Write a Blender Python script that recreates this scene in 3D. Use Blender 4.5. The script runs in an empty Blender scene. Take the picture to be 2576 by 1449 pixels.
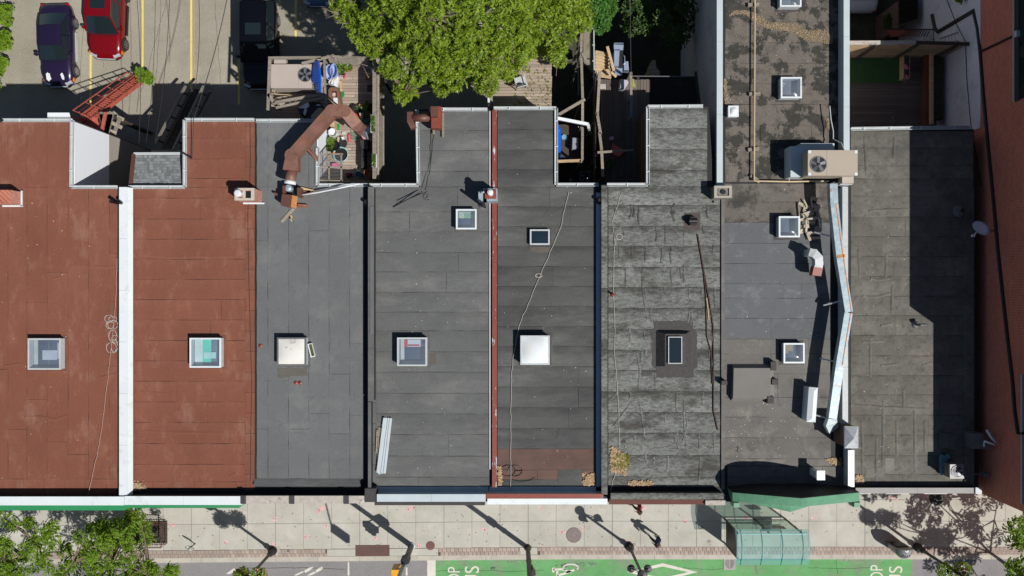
import bpy, math, random
import numpy as np
from mathutils import Vector, Matrix
random.seed(7); RNG = np.random.default_rng(7)
R = math.radians
scene = bpy.context.scene
C = scene.collection
# ---------------------------------------------------------------- camera, sky, sun, exposure
CAM_H = 41.0
FD = 1870.3            # focal length in units of the 2576 px wide survey of the photograph
cam = bpy.data.cameras.new('camera'); camo = bpy.data.objects.new('camera', cam); C.objects.link(camo)
camo.location = (0, 0, CAM_H); cam.sensor_width = 36; cam.lens = FD / 2576 * 36
cam.clip_start = 0.5; cam.clip_end = 600
scene.camera = camo
SUN_EL = math.atan(1.22)
SUN_DIR = Vector((0.8115, -0.5843, 1.22)).normalized()
world = bpy.data.worlds.new('World'); scene.world = world; world.use_nodes = True
wn = world.node_tree.nodes; wl = world.node_tree.links
sky = wn.new('ShaderNodeTexSky'); sky.sky_type = 'NISHITA'; sky.sun_disc = False
sky.sun_elevation = SUN_EL; sky.sun_rotation = math.atan2(SUN_DIR.x, SUN_DIR.y)
sky.air_density = 1.0; sky.dust_density = 0.6; sky.ozone_density = 1.5
bg = wn['Background']; wl.new(sky.outputs[0], bg.inputs[0]); bg.inputs[1].default_value = 0.05
sl = bpy.data.lights.new('sun', 'SUN'); sl.energy = 4.8; sl.angle = R(0.53); sl.color = (1.0, 0.965, 0.91)
so = bpy.data.objects.new('sun', sl); C.objects.link(so); so.location = (20, -15, 60)
so.rotation_euler = SUN_DIR.to_track_quat('Z', 'Y').to_euler()
scene.view_settings.view_transform = 'Standard'; scene.view_settings.look = 'None'
scene.view_settings.exposure = 0.0; scene.view_settings.gamma = 1.0
scene.view_settings.use_curve_mapping = False
scene.cycles.max_bounces = 6; scene.cycles.transparent_max_bounces = 16
ZR = 7.5               # height of the flat roofs

# ---------------------------------------------------------------- helpers
def P(u, v, z=0.0):
    k = (CAM_H - z) / FD
    return Vector(((u - 1288) * k, -(v - 724.5) * k, z))
def Z(r, x, y):        # a point read off one of the twelve enlarged survey tiles
    return (r % 4) * 644 + x / 3, (r // 4) * 483 + y / 3
def PZ(r, x, y, z=0.0): return P(*Z(r, x, y), z)
def K1(x, y): return 664.1 + x / 8.0, 127.5 + y / 8.0
def K2(x, y): return 664.1 + x / 8.0, 301.9 + y / 8.0
def dlen(d, z): return d * (CAM_H - z) / FD

class MB:
    def __init__(s): s.v = []; s.f = []
    def add(s, vs, fs):
        n = len(s.v); s.v += [tuple(p) for p in vs]; s.f += [tuple(n + i for i in f) for f in fs]; return s
    def box(s, c, d, rz=0.0, M=None):
        x, y, z = d[0] / 2, d[1] / 2, d[2] / 2
        vs = [Vector((a, b, e)) for a in (-x, x) for b in (-y, y) for e in (-z, z)]
        if M is None: M = Matrix.Rotation(rz, 3, 'Z')
        c = Vector(c)
        return s.add([M @ p + c for p in vs], [(0,1,3,2),(4,6,7,5),(0,4,5,1),(2,3,7,6),(0,2,6,4),(1,5,7,3)])
    def prism(s, poly, z0, z1):
        n = len(poly); za = list(z0) if hasattr(z0, '__len__') else [z0]*n; zb = list(z1) if hasattr(z1, '__len__') else [z1]*n
        if sum(poly[i][0]*poly[(i+1)%n][1]-poly[(i+1)%n][0]*poly[i][1] for i in range(n)) < 0: poly, za, zb = poly[::-1], za[::-1], zb[::-1]
        vs = [(p[0], p[1], a) for p, a in zip(poly, za)] + [(p[0], p[1], b) for p, b in zip(poly, zb)]
        fs = [tuple(range(n-1, -1, -1)), tuple(range(n, 2*n))] + [(i, (i+1)%n, n+(i+1)%n, n+i) for i in range(n)]
        return s.add(vs, fs)
    def bar(s, p, q, w, h=None, up=(0,0,1)):
        p, q = Vector(p), Vector(q); h = h or w; d = q - p
        if d.length < 1e-6: return s
        a = d.normalized(); up = Vector(up)
        if abs(a.dot(up)) > .97: up = Vector((0, 1, 0))
        b = a.cross(up).normalized(); c = b.cross(a)
        M = Matrix((b, a, c)).transposed()
        return s.box((p + q) / 2, (w, d.length, h), M=M)
    def tube(s, pts, r, n=6, cap=True):
        pts = [Vector(p) for p in pts]; rs = r if hasattr(r, '__len__') else [r]*len(pts)
        base = len(s.v); prev = None
        for i, p in enumerate(pts):
            d = (pts[min(i+1, len(pts)-1)] - pts[max(i-1, 0)]).normalized()
            if prev is None:
                prev = d.cross(Vector((0,0,1)) if abs(d.z) < .9 else Vector((1,0,0))).normalized()
            b = (prev - d * prev.dot(d)).normalized(); prev = b; c = d.cross(b)
            for k in range(n):
                a = 2*math.pi*k/n; s.v.append(tuple(p + (b*math.cos(a) + c*math.sin(a))*rs[i]))
        for i in range(len(pts)-1):
            for k in range(n):
                a, b_ = base+i*n+k, base+i*n+(k+1)%n
                s.f.append((a, b_, b_+n, a+n))
        if cap:
            s.f.append(tuple(base+k for k in range(n-1,-1,-1))); s.f.append(tuple(base+(len(pts)-1)*n+k for k in range(n)))
        return s
    def lathe(s, prof, c=(0,0,0), n=16, M=None):     # prof: (radius, height) pairs
        c = Vector(c); base = len(s.v)
        for r, h in prof:
            for k in range(n):
                a = 2*math.pi*k/n; p = Vector((r*math.cos(a), r*math.sin(a), h))
                s.v.append(tuple((M @ p if M else p) + c))
        for i in range(len(prof)-1):
            for k in range(n):
                a, b = base+i*n+k, base+i*n+(k+1)%n
                s.f.append((a, b, b+n, a+n))
        s.f.append(tuple(base+k for k in range(n-1,-1,-1))); s.f.append(tuple(base+(len(prof)-1)*n+k for k in range(n)))
        return s
    def poly(s, pts): return s.add(pts, [tuple(range(len(pts)))])
    def duct(s, pts, w, h):                           # square duct swept with mitred corners in plan
        pts = [Vector(p) for p in pts]; base = len(s.v); n = len(pts)
        for i, p in enumerate(pts):
            d0 = (pts[i]-pts[i-1]) if i else (pts[1]-pts[0]); d1 = (pts[i+1]-pts[i]) if i < n-1 else (pts[i]-pts[i-1])
            d0 = Vector((d0.x,d0.y,0)).normalized(); d1 = Vector((d1.x,d1.y,0)).normalized()
            t = (d0+d1).normalized(); b = Vector((t.y,-t.x,0)); k = 1/max(.4, b.dot(Vector((d0.y,-d0.x,0))))
            ww = w[i] if hasattr(w, '__len__') else w
            for a, e in ((-1,-1),(1,-1),(1,1),(-1,1)):
                s.v.append(tuple(p + b*a*ww/2*k + Vector((0,0,e*h/2))))
        for i in range(n-1):
            for k in range(4):
                a, b_ = base+i*4+k, base+i*4+(k+1)%4; s.f.append((a, b_, b_+4, a+4))
        s.f.append((base+3,base+2,base+1,base)); e = base+(n-1)*4; s.f.append((e,e+1,e+2,e+3))
        return s

OFF = {}
def link(o): C.objects.link(o); return o
def mesh(name, mb, m, smooth=False, off=Vector((0,0,0))):
    me = bpy.data.meshes.new(name)
    me.from_pydata([(x-off[0], y-off[1], z-off[2]) for x, y, z in mb.v], [], mb.f)
    if smooth: me.polygons.foreach_set('use_smooth', [True]*len(me.polygons))
    if m: me.materials.append(m)
    me.update(); return me
def tag(o, label=None, cat=None, group=None, kind=None):
    if label: o['label'] = label
    if cat: o['category'] = cat
    if group: o['group'] = group
    if kind: o['kind'] = kind
    return o
def thing(name, label, cat, loc=(0,0,0), rz=0.0, group=None, local=False):
    o = link(bpy.data.objects.new(name, None)); o.location = loc; o.rotation_euler = (0,0,rz)
    o.empty_display_size = .3; OFF[o.name] = Vector((0,0,0)) if local else Vector(loc)
    return tag(o, label, cat, group)
def part(name, mb, m, parent, smooth=False, label=None, kind=None):
    off = OFF[parent.name]
    o = link(bpy.data.objects.new(name, mesh(name, mb, m, smooth, off))); o.parent = parent; OFF[o.name] = off
    return tag(o, label, None, None, kind)
def single(name, mb, m, label, cat, group=None, kind=None, smooth=False):
    a = np.array(mb.v); off = Vector(((a[:,0].min()+a[:,0].max())/2, (a[:,1].min()+a[:,1].max())/2, a[:,2].min()))
    o = link(bpy.data.objects.new(name, mesh(name, mb, m, smooth, off))); o.location = off; OFF[o.name] = off
    return tag(o, label, cat, group, kind)
def setting(name, mb, m, kind='structure'):
    o = link(bpy.data.objects.new(name, mesh(name, mb, m))); OFF[o.name] = Vector((0,0,0)); o['kind'] = kind; return o
def inst(name, me, parent, loc, rot=(0,0,0), sc=(1,1,1)):   # child sharing mesh data; loc in world
    o = link(bpy.data.objects.new(name, me)); o.parent = parent
    o.location = Vector(loc) - OFF[parent.name]; o.rotation_euler = rot; o.scale = sc; OFF[o.name] = OFF[parent.name]
    return o
def dup(root, loc, rz=None, label=None, group=None):
    def cp(o, par):
        c = o.copy(); link(c); c.parent = par; OFF[c.name] = OFF.get(o.name, Vector((0,0,0)))
        for ch in list(kids.get(o, [])): cp(ch, c)
        return c
    kids = {}
    for o in C.objects:
        if o.parent: kids.setdefault(o.parent, []).append(o)
    r = cp(root, None); r.location = loc
    if rz is not None: r.rotation_euler[2] = rz
    if label: r['label'] = label
    if group: r['group'] = group
    return r

# ---------------------------------------------------------------- materials
def lin(c):
    c = c/255; return c/12.92 if c <= .04045 else ((c+.055)/1.055)**2.4
def S(r, g, b, k=0.88): return tuple(lin(x)*k for x in (r, g, b))
def mat(name, col, rough=.8, metal=0., var=.15, scale=1.2, grain=.12, gscale=45, bump=.15, bscale=35, pv=0.,
        stains=(), streak=(1,1,1), spec=.5, coat=0., brick=None, stripes=None, lap=None):
    m = bpy.data.materials.new(name); m.use_nodes = True; nt = m.node_tree; N = nt.nodes; L = nt.links
    b = N['Principled BSDF']; b.inputs['Roughness'].default_value = rough; b.inputs['Metallic'].default_value = metal
    b.inputs['Specular IOR Level'].default_value = spec; b.inputs['Coat Weight'].default_value = coat
    tc = N.new('ShaderNodeTexCoord'); mp = N.new('ShaderNodeMapping'); mp.inputs['Scale'].default_value = streak
    L.new(tc.outputs['Object'], mp.inputs[0])
    def noise(sc, det=4, vec=None, ro=.6):
        n = N.new('ShaderNodeTexNoise'); n.inputs['Scale'].default_value = sc; n.inputs['Detail'].default_value = det
        n.inputs['Roughness'].default_value = ro; L.new(vec or mp.outputs[0], n.inputs['Vector']); return n.outputs[0]
    def rng(x, a, b_, c, d):
        r = N.new('ShaderNodeMapRange'); L.new(x, r.inputs[0])
        for i, q in enumerate((a, b_, c, d)): r.inputs[i+1].default_value = q
        return r.outputs[0]
    def math2(op, x, y):
        q = N.new('ShaderNodeMath'); q.operation = op
        for i, w in enumerate((x, y)):
            if isinstance(w, (int, float)): q.inputs[i].default_value = w
            else: L.new(w, q.inputs[i])
        return q.outputs[0]
    val = rng(noise(scale), .3, .7, 1-var, 1+var)
    if grain: val = math2('MULTIPLY', val, rng(noise(gscale, 2, tc.outputs['Object']), .3, .7, 1-grain, 1+grain))
    if pv:
        oi = N.new('ShaderNodeObjectInfo'); val = math2('MULTIPLY', val, rng(oi.outputs['Random'], 0, 1, 1-pv, 1+pv))
    cur = None
    if brick:                     # (colour2, mortar, scale)
        bt = N.new('ShaderNodeTexBrick'); bt.inputs['Color1'].default_value = (*col,1); bt.inputs['Color2'].default_value = (*brick[0],1)
        bt.inputs['Mortar'].default_value = (*brick[1],1); bt.inputs['Scale'].default_value = brick[2]
        bt.inputs['Mortar Size'].default_value = .022; bt.inputs['Brick Width'].default_value = .5; bt.inputs['Row Height'].default_value = .17
        sx = N.new('ShaderNodeSeparateXYZ'); L.new(tc.outputs['Object'], sx.inputs[0])
        cx = N.new('ShaderNodeCombineXYZ'); L.new(math2('ADD', sx.outputs[0], sx.outputs[1]), cx.inputs[0]); L.new(sx.outputs[2], cx.inputs[1])
        L.new(cx.outputs[0], bt.inputs['Vector']); cur = bt.outputs['Color']
    else:
        rgb = N.new('ShaderNodeRGB'); rgb.outputs[0].default_value = (*col, 1); cur = rgb.outputs[0]
    for st in stains:             # (colour, scale, lo, hi, strength)
        f = rng(noise(st[1], 5, ro=.65), st[2], st[3], 0, st[4])
        mx = N.new('ShaderNodeMix'); mx.data_type = 'RGBA'; L.new(f, mx.inputs[0]); L.new(cur, mx.inputs[6]); mx.inputs[7].default_value = (*st[0], 1); cur = mx.outputs[2]
    if lap:                       # (colour, axis, strength, noise scale): wear where one course laps the next
        sg_ = N.new('ShaderNodeSeparateXYZ'); L.new(tc.outputs['Generated'], sg_.inputs[0])
        e = rng(math2('ADD', sg_.outputs[lap[1]], math2('MULTIPLY', math2('SUBTRACT', noise(lap[3], 5), .5), 1.5)), .55, 1.15, 0, lap[2])
        mx = N.new('ShaderNodeMix'); mx.data_type = 'RGBA'; L.new(e, mx.inputs[0]); L.new(cur, mx.inputs[6]); mx.inputs[7].default_value = (*lap[0], 1); cur = mx.outputs[2]
    vm = N.new('ShaderNodeVectorMath'); vm.operation = 'SCALE'; L.new(cur, vm.inputs[0]); L.new(val, vm.inputs['Scale'])
    L.new(vm.outputs[0], b.inputs['Base Color'])
    if bump:
        h = noise(bscale, 3)
        if stripes:               # (axis, frequency) moulded ribs
            sx = N.new('ShaderNodeSeparateXYZ'); L.new(tc.outputs['Object'], sx.inputs[0])
            h = math2('ADD', math2('MULTIPLY', math2('SINE', math2('MULTIPLY', sx.outputs[stripes[0]], stripes[1]), 0), stripes[2] if len(stripes) > 2 else 1.), h)
        bp = N.new('ShaderNodeBump'); bp.inputs['Strength'].default_value = bump; bp.inputs['Distance'].default_value = .03
        L.new(h, bp.inputs['Height']); L.new(bp.outputs[0], b.inputs['Normal'])
    return m
def leafmat(name, c1, c2, trans=.35):
    m = bpy.data.materials.new(name); m.use_nodes = True; nt = m.node_tree; N = nt.nodes; L = nt.links
    b = N['Principled BSDF']; b.inputs['Roughness'].default_value = .45; b.inputs['Specular IOR Level'].default_value = .35
    g = N.new('ShaderNodeNewGeometry'); cr = N.new('ShaderNodeValToRGB'); L.new(g.outputs['Random Per Island'], cr.inputs[0])
    cr.color_ramp.elements[0].color = (*c1, 1); cr.color_ramp.elements[1].color = (*c2, 1)
    L.new(cr.outputs[0], b.inputs['Base Color'])
    t = N.new('ShaderNodeBsdfTranslucent'); L.new(cr.outputs[0], t.inputs[0]); mx = N.new('ShaderNodeMixShader'); mx.inputs[0].default_value = trans
    L.new(b.outputs[0], mx.inputs[1]); L.new(t.outputs[0], mx.inputs[2]); L.new(mx.outputs[0], N['Material Output'].inputs[0])
    return m
def glassmat(name, tint, alpha, rough=.03):
    m = bpy.data.materials.new(name); m.use_nodes = True; nt = m.node_tree; N = nt.nodes; L = nt.links
    b = N['Principled BSDF']; b.inputs['Base Color'].default_value = (*tint, 1); b.inputs['Roughness'].default_value = rough
    t = N.new('ShaderNodeBsdfTransparent'); t.inputs[0].default_value = (*(min(1, .55+.55*x) for x in tint), 1); mx = N.new('ShaderNodeMixShader'); mx.inputs[0].default_value = alpha
    L.new(t.outputs[0], mx.inputs[1]); L.new(b.outputs[0], mx.inputs[2]); L.new(mx.outputs[0], N['Material Output'].inputs[0])
    return m
m_tar = mat('bitumen', (.012,.012,.013), .7)
pale = S(175,150,135)
m_redroof = mat('brown_mineral_roofing', S(127,76,57), .9, var=.11, scale=.7, grain=.13, gscale=30, pv=.035, streak=(1,.5,1),
     stains=((S(172,136,120),1.1,.56,.8,.5),(S(118,74,60),.5,.5,.75,.5),(S(175,150,135),9,.66,.8,.45),(S(158,112,94),1.4,.56,.74,.3)), bump=.25, bscale=9, lap=(S(150,108,92),1,.15,4))
m_greysmooth = mat('smooth_grey_roofing', S(105,107,108), .85, var=.07, scale=.6, grain=.10, gscale=30, pv=.03,
     stains=((S(134,134,130),.9,.52,.72,.6),(S(66,67,68),12,.68,.73,.6),(S(84,86,87),.45,.5,.8,.5),(S(90,88,84),2.5,.58,.75,.5)), bump=.25, bscale=8)
m_greyworn = mat('worn_grey_roofing', S(98,99,99), .88, var=.09, scale=.8, grain=.14, gscale=30, pv=.05, streak=(.5,1,1),
     stains=((S(134,133,129),.7,.5,.72,.55),(S(76,77,77),1.2,.53,.74,.5),(S(150,147,140),4,.65,.77,.5),(S(64,63,60),13,.68,.74,.6)), bump=.3, bscale=8, lap=(S(84,84,82),1,.45,3))
m_chargrey = mat('charcoal_roofing', S(84,85,83), .88, var=.12, scale=.9, grain=.14, gscale=30, pv=.06, streak=(.35,1,1),
     stains=((S(116,116,113),.55,.5,.7,.6),(S(60,61,62),.8,.5,.68,.7),(S(126,125,120),5,.64,.76,.45),(S(48,48,48),14,.66,.72,.6)), bump=.35, bscale=8, lap=(S(50,50,50),0+1,.6,2.5))
m_mottled = mat('mottled_mineral_roofing', S(119,121,117), .95, var=.12, scale=2, grain=.3, gscale=20, pv=.05, streak=(.5,1.2,1),
     stains=((S(154,156,152),.7,.48,.7,.6),(S(74,74,70),9,.47,.62,.7),(S(64,61,56),.8,.53,.66,.85)), bump=.6, bscale=6, lap=(S(60,60,56),1,.95,5))
m_groof = mat('taupe_roofing', S(109,106,102), .9, var=.10, scale=.9, grain=.12, gscale=30, pv=.07,
     stains=((S(146,140,132),1,.52,.7,.6),(S(74,72,70),1.3,.54,.7,.65),(S(176,170,160),15,.69,.73,.6)), bump=.3, bscale=7)
m_gblue = mat('blue_grey_roofing', S(98,100,103), .85, var=.1, scale=.8, grain=.1, gscale=30, pv=.05, stains=((S(136,138,140),1.3,.54,.72,.6),(S(82,84,88),.8,.5,.7,.6),(S(160,158,152),6,.66,.76,.5)), bump=.3, bscale=7)
m_gstain = mat('water_stained_roofing', S(106,101,95), .9, var=.12, scale=.9, grain=.16, gscale=30, pv=.05, stains=((S(56,54,50),1.0,.47,.6,.85),(S(132,118,106),2.3,.54,.7,.5),(S(60,58,54),5,.55,.7,.6)), bump=.3, bscale=9)
m_mossroof = mat('mossy_roofing', S(112,105,97), .92, var=.1, scale=.9, grain=.2, gscale=30, pv=.05,
     stains=((S(50,51,46),1.3,.49,.54,.93),(S(78,74,68),2.5,.5,.65,.6)), bump=.25, bscale=14)
m_hroof = mat('brown_grey_roofing', S(102,100,93), .92, var=.1, scale=.8, grain=.14, gscale=30, pv=.06,
     stains=((S(130,126,116),.9,.48,.68,.65),(S(84,74,62),.5,.54,.7,.5),(S(70,70,66),4,.52,.68,.6),(S(60,60,56),.6,.55,.7,.5)), bump=.6, bscale=4, lap=(S(76,74,69),1,.4,3))
m_hatch = mat('raised_roofing', S(124,121,117), .9, var=.06, bump=.15, bscale=6)
m_brownstrip = mat('faded_brown_roofing', S(104,80,72), .9, pv=.04, stains=((S(85,72,66),1.5,.5,.7,.6),))
m_patch = mat('tar_patch', S(66,63,63), .75, var=.2, scale=6, bump=.5, bscale=10)
m_white = mat('white_metal', S(225,232,235,.9), .35, var=.05, scale=.7, grain=.03, bump=.06, bscale=3, stains=((S(176,178,176),2.2,.56,.74,.5),(S(140,130,120),11,.69,.74,.6)))
m_whitedirty = mat('weathered_white_metal', S(190,195,196,.9), .5, var=.06, scale=3, stains=((S(120,110,100),4,.62,.75,.6),))
m_bluewhite = mat('pale_blue_metal', S(196,208,212), .35, var=.05, grain=.03, stains=((S(205,215,220),3,.5,.7,.5),), bump=.05)
m_galv = mat('galvanised_metal', S(160,178,188), .42, .2, var=.12, scale=4, grain=.06, stains=((S(168,98,58),2.4,.62,.7,.8),(S(220,226,226),5,.5,.7,.5)), bump=.08)
m_steel = mat('bright_sheet_steel', S(205,208,210), .35, .3, var=.15, scale=3, bump=.15, bscale=3)
m_redmetal = mat('red_painted_metal', S(138,66,50), .5, var=.12, scale=3, stains=((S(205,205,205),5,.68,.72,.9),(S(100,50,40),8,.5,.7,.4)), bump=.1)
m_redcope = mat('peeling_red_coping', S(132,64,50), .55, var=.15, scale=3, stains=((S(200,205,210),2.6,.6,.64,.9),), streak=(3,.5,1), bump=.15)
m_darkmetal = mat('dark_metal', S(42,42,44), .5, .3, var=.1)
m_black = mat('black_paint', (.012,.012,.014), .4, var=.05, bump=.03)
m_greymetal = mat('grey_metal', S(120,120,122), .45, .3)
m_rust = mat('rusty_sheet_metal', S(132,94,80), .6, .15, var=.22, scale=1.6, grain=.08, gscale=20,
     stains=((S(160,108,78),1.3,.5,.72,.8),(S(112,76,66),2.4,.5,.7,.6),(S(98,60,50),5,.6,.75,.6)), bump=.15, bscale=6, pv=.06)
m_rustorange = mat('orange_rust', S(205,140,85), .8, var=.2, scale=5, stains=((S(105,55,35),12,.58,.66,.9),))
m_brownmetal = mat('brown_metal', S(105,68,58), .5, .1, var=.1)
m_wood = mat('weathered_wood', S(150,141,128), .9, var=.18, scale=2, grain=.2, gscale=25, pv=.16, streak=(.6,6,1), stains=((S(96,86,76),3,.5,.7,.6),), bump=.4, bscale=12)
m_wooddeck = mat('deck_boards', S(176,160,144), .9, var=.2, scale=2, grain=.2, pv=.2, streak=(.5,8,1), stains=((S(88,74,64),3,.5,.7,.6),), bump=.4, bscale=12)
m_wooddark = mat('dark_stained_wood', S(72,62,54), .85, var=.2, scale=2, pv=.15, streak=(.6,6,1), bump=.4, bscale=12)
m_woodnew = mat('fresh_wood', S(198,172,134), .8, var=.14, scale=2, pv=.14, streak=(.6,8,1), stains=((S(140,100,66),3,.55,.7,.6),), bump=.3, bscale=12)
m_stairred = mat('salmon_red_paint', S(196,102,84), .55, var=.12, scale=5, stains=((S(120,62,50),8,.55,.7,.5),))
m_siding = mat('white_vinyl_siding', S(240,244,250,.97), .5, var=.01, grain=0, bump=.06, bscale=2, stripes=(2, 60.))
m_stucco = mat('beige_stucco', S(170,160,150), .9, var=.08)
m_greystucco = mat('grey_painted_stucco', S(212,212,220,1.0), .9, var=.1, scale=.6, stains=((S(140,138,142),1.2,.5,.75,.6),))
m_brickwall = mat('red_brick_wall', S(212,98,72,.9), .9, var=.1, scale=.5, grain=.12, brick=(S(182,80,60,.9), S(200,165,148), 2.3), bump=.4)
m_brick = mat('orange_brick', S(196,118,92), .9, var=.12, brick=(S(170,90,70), S(215,190,175), 2.3), bump=.3)
m_sidebrick = mat('dark_rear_brick', S(110,78,66), .9, brick=(S(92,64,54), S(120,110,100), 2.3))
m_conc = mat('sidewalk_concrete', S(192,189,178,.83), .9, var=.09, scale=.7, grain=.08, gscale=50, pv=.035,
     stains=((S(170,166,152),.9,.5,.72,.6),(S(150,146,136),3,.6,.75,.6),(S(216,213,202),.5,.55,.75,.5),(S(70,68,62),22,.735,.755,.6)), bump=.15)
m_kerb = mat('kerb_concrete', S(190,184,172,.86), .9, var=.1, scale=1.5, pv=.05, stains=((S(140,134,122),1.6,.55,.75,.6),))
m_parking = mat('worn_parking_asphalt', S(160,154,139,.86), .95, var=.08, scale=.35, grain=.2, gscale=26,
     stains=((S(138,133,120),.5,.5,.7,.6),(S(182,175,158),.28,.52,.7,.5),(S(96,92,84),9,.66,.74,.7)), bump=.35, bscale=25)
m_asphalt = mat('road_asphalt', S(141,138,138,.86), .9, var=.06, scale=.6, grain=.2, gscale=28, stains=((S(118,115,115),.9,.5,.75,.5),(S(80,78,78),11,.69,.74,.6)), bump=.3)
m_yardground = mat('dark_yard_soil', S(74,70,60), .95, var=.3, scale=1.5, stains=((S(50,66,32),1.2,.5,.6,.7),))
m_green = mat('green_lane_paint', S(106,170,104,.84), .85, var=.1, scale=.8, grain=.12, gscale=28, stains=((S(134,140,124),.7,.5,.66,.8),(S(84,146,86),1.8,.5,.7,.5),(S(150,150,138),3.5,.58,.7,.6),(S(62,66,58),7,.64,.71,.8)), bump=.25)
m_roadwhite = mat('white_road_paint', S(222,218,206,.86), .8, var=.08, scale=2, stains=((S(150,160,140),5,.58,.7,.6),))
m_yellow = mat('yellow_road_paint', S(232,214,118,.86), .8, var=.08, scale=2, stains=((S(165,158,140),6,.6,.72,.8),))
m_paver = mat('clay_paver', S(172,156,145,.88), .9, var=.1, scale=3, pv=.16, stains=((S(180,155,140),3,.5,.7,.5),), bump=.3)
m_pink = mat('pink_utility_paint', S(252,176,184,1.0), .85, var=.03)
m_greenmetal = mat('green_painted_metal', S(98,150,120), .55, var=.1, scale=1.5, stains=((S(78,138,102),2.0,.5,.66,.6),(S(150,180,160),5,.62,.74,.6),(S(70,90,76),9,.66,.73,.6)), bump=.12)
m_greensign = mat('green_fascia_paint', S(42,146,92), .45, var=.04)
m_shingle = mat('asphalt_shingle', S(128,132,133), .95, var=.1, scale=6, grain=.25, gscale=40, pv=.3, bump=.5, bscale=40)
m_ac = mat('beige_sheet_metal', S(186,174,164), .45, var=.03, grain=.02, bump=.02)
m_actan = mat('tan_sheet_metal', S(180,166,150), .45, var=.03, grain=.02, bump=.02)
m_bluepool = mat('blue_plastic', S(16,98,214), .3, var=.1, bump=.05)
m_turf = mat('artificial_turf', S(58,96,50), .95, var=.15, scale=3, grain=.3, gscale=80)
m_litter = mat('dry_leaves_and_seeds', S(176,156,128), .95, var=.3, scale=10, grain=.3)
m_dirt = mat('roof_silt', S(150,128,104), .95, var=.25, scale=4)
m_bark = mat('bark', S(120,104,88), .95, var=.2, scale=4, bump=.6, bscale=14)
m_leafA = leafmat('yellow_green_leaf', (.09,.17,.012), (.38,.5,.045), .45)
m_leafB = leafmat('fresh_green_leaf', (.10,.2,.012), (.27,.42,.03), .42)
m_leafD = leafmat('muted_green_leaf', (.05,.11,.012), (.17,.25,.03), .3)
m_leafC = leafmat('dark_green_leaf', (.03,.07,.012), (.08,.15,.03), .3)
m_glassdark = glassmat('dark_skylight_glass', (.02,.035,.05), .72)
m_glassclear = glassmat('sky_glare_acrylic', (.42,.5,.6), .2, .18)  # pale blue tint carries the sky glare on the domes
m_milky = mat('milky_acrylic', S(226,232,234,.95), .14, var=.04, grain=0, spec=.8, bump=.02, stains=((S(225,215,200),1.5,.5,.7,.4),))
m_cream = mat('aged_cream_acrylic', S(222,220,212,.95), .2, var=.05, grain=0, spec=.6, bump=.1, bscale=3, stains=((S(150,145,135),3,.6,.66,.5),))
m_teal = glassmat('teal_tinted_glass', (.24,.5,.48), .34, .1)
m_clearglass = glassmat('greenish_clear_glass', (.45,.6,.52), .13)
m_rubber = mat('rubber', (.018,.018,.019), .8, bump=.1)
m_rim = mat('alloy_rim', S(190,190,192), .3, .7)
m_carglass = mat('car_glass', (.012,.02,.024), .06, var=.02, grain=0, spec=.9, bump=0)
m_skin = mat('skin', S(205,150,120), .6, bump=0)
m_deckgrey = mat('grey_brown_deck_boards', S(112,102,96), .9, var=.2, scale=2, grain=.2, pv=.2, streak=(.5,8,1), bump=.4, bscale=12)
m_plastwhite = mat('white_plastic', S(222,224,228,.9), .4, var=.04, grain=0)
m_navy = mat('navy_cloth', S(36,48,84), .9); m_denim = mat('black_cloth', S(26,26,32), .9)
def paint(name, c, rough=.28, **k): return mat(name, c, rough, var=.04, grain=0, bump=0, coat=.25, spec=.4, **k)
# ---------------------------------------------------------------- ground, street, parking lot
def SV(u, v): return v + max(0.0, 1400 - u) * .009          # the kerb line runs slightly askew of the picture
mb = MB(); mb.prism([(-90,-70),(90,-70),(90,70),(-90,70)], -.6, -.125); setting('ground', mb, m_yardground)
def street_poly(u0, u1, va, vb, n=12):
    us = [u0 + (u1-u0)*i/n for i in range(n+1)]
    return [P(u, SV(u, va)).xy for u in us] + [P(u, SV(u, vb)).xy for u in reversed(us)]
mb = MB(); mb.prism(street_poly(-1500, 4000, 1407.5, 2600), -.124, -.12); road = setting('road', mb, m_asphalt)
mb = MB(); mb.prism(street_poly(-1500, 4000, 1080, 1394.6), -.124, -.015); sidewalk = setting('sidewalk', mb, mat('joint_dirt', S(92,88,80), .95))
mb = MB()
def sheet_outline(u0, u1, v0, v1, z, jit=.006, step=.5, rnd=random):
    a, b = P(u0, v1, z), P(u1, v0, z); pts = []
    cs = [(a.x,a.y),(b.x,a.y),(b.x,b.y),(a.x,b.y)]
    for i in range(4):
        p, q = cs[i], cs[(i+1) % 4]; n = max(1, int(math.hypot(q[0]-p[0], q[1]-p[1]) / step))
        for k in range(n):
            t = k/n; j = jit if k else 0
            pts.append((p[0]+(q[0]-p[0])*t + rnd.uniform(-j,j), p[1]+(q[1]-p[1])*t + rnd.uniform(-j,j)))
    return pts
# sidewalk slabs
for k in range(-11, 30):
    u0, u1 = 693 + 70.6*k, 693 + 70.6*(k+1)
    for va, vb in ((1200,1257),(1257,1311),(1311,1376)):
        um = (u0+u1)/2; mb = MB(); g = .35 if k % 3 else .7
        mb.prism([P(u0+g, SV(um,va)+.4).xy, P(u1-.3, SV(um,va)+.4).xy, P(u1-.3, SV(um,vb)-.4).xy, P(u0+g, SV(um,vb)-.4).xy], -.02, random.uniform(0,.004))
        part('slab', mb, m_conc, sidewalk)
for k in range(-8, 24):                                       # kerb stones
    u0, u1 = 693 + 105.9*k, 693 + 105.9*(k+1); mb = MB()
    mb.prism([P(u0+.3, SV(u0,1395.2)).xy, P(u1-.3, SV(u1,1395.2)).xy, P(u1-.3, SV(u1,1407)).xy, P(u0+.3, SV(u0,1407)).xy], -.12, .004)
    part('kerbstone', mb, m_kerb, sidewalk)
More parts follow.
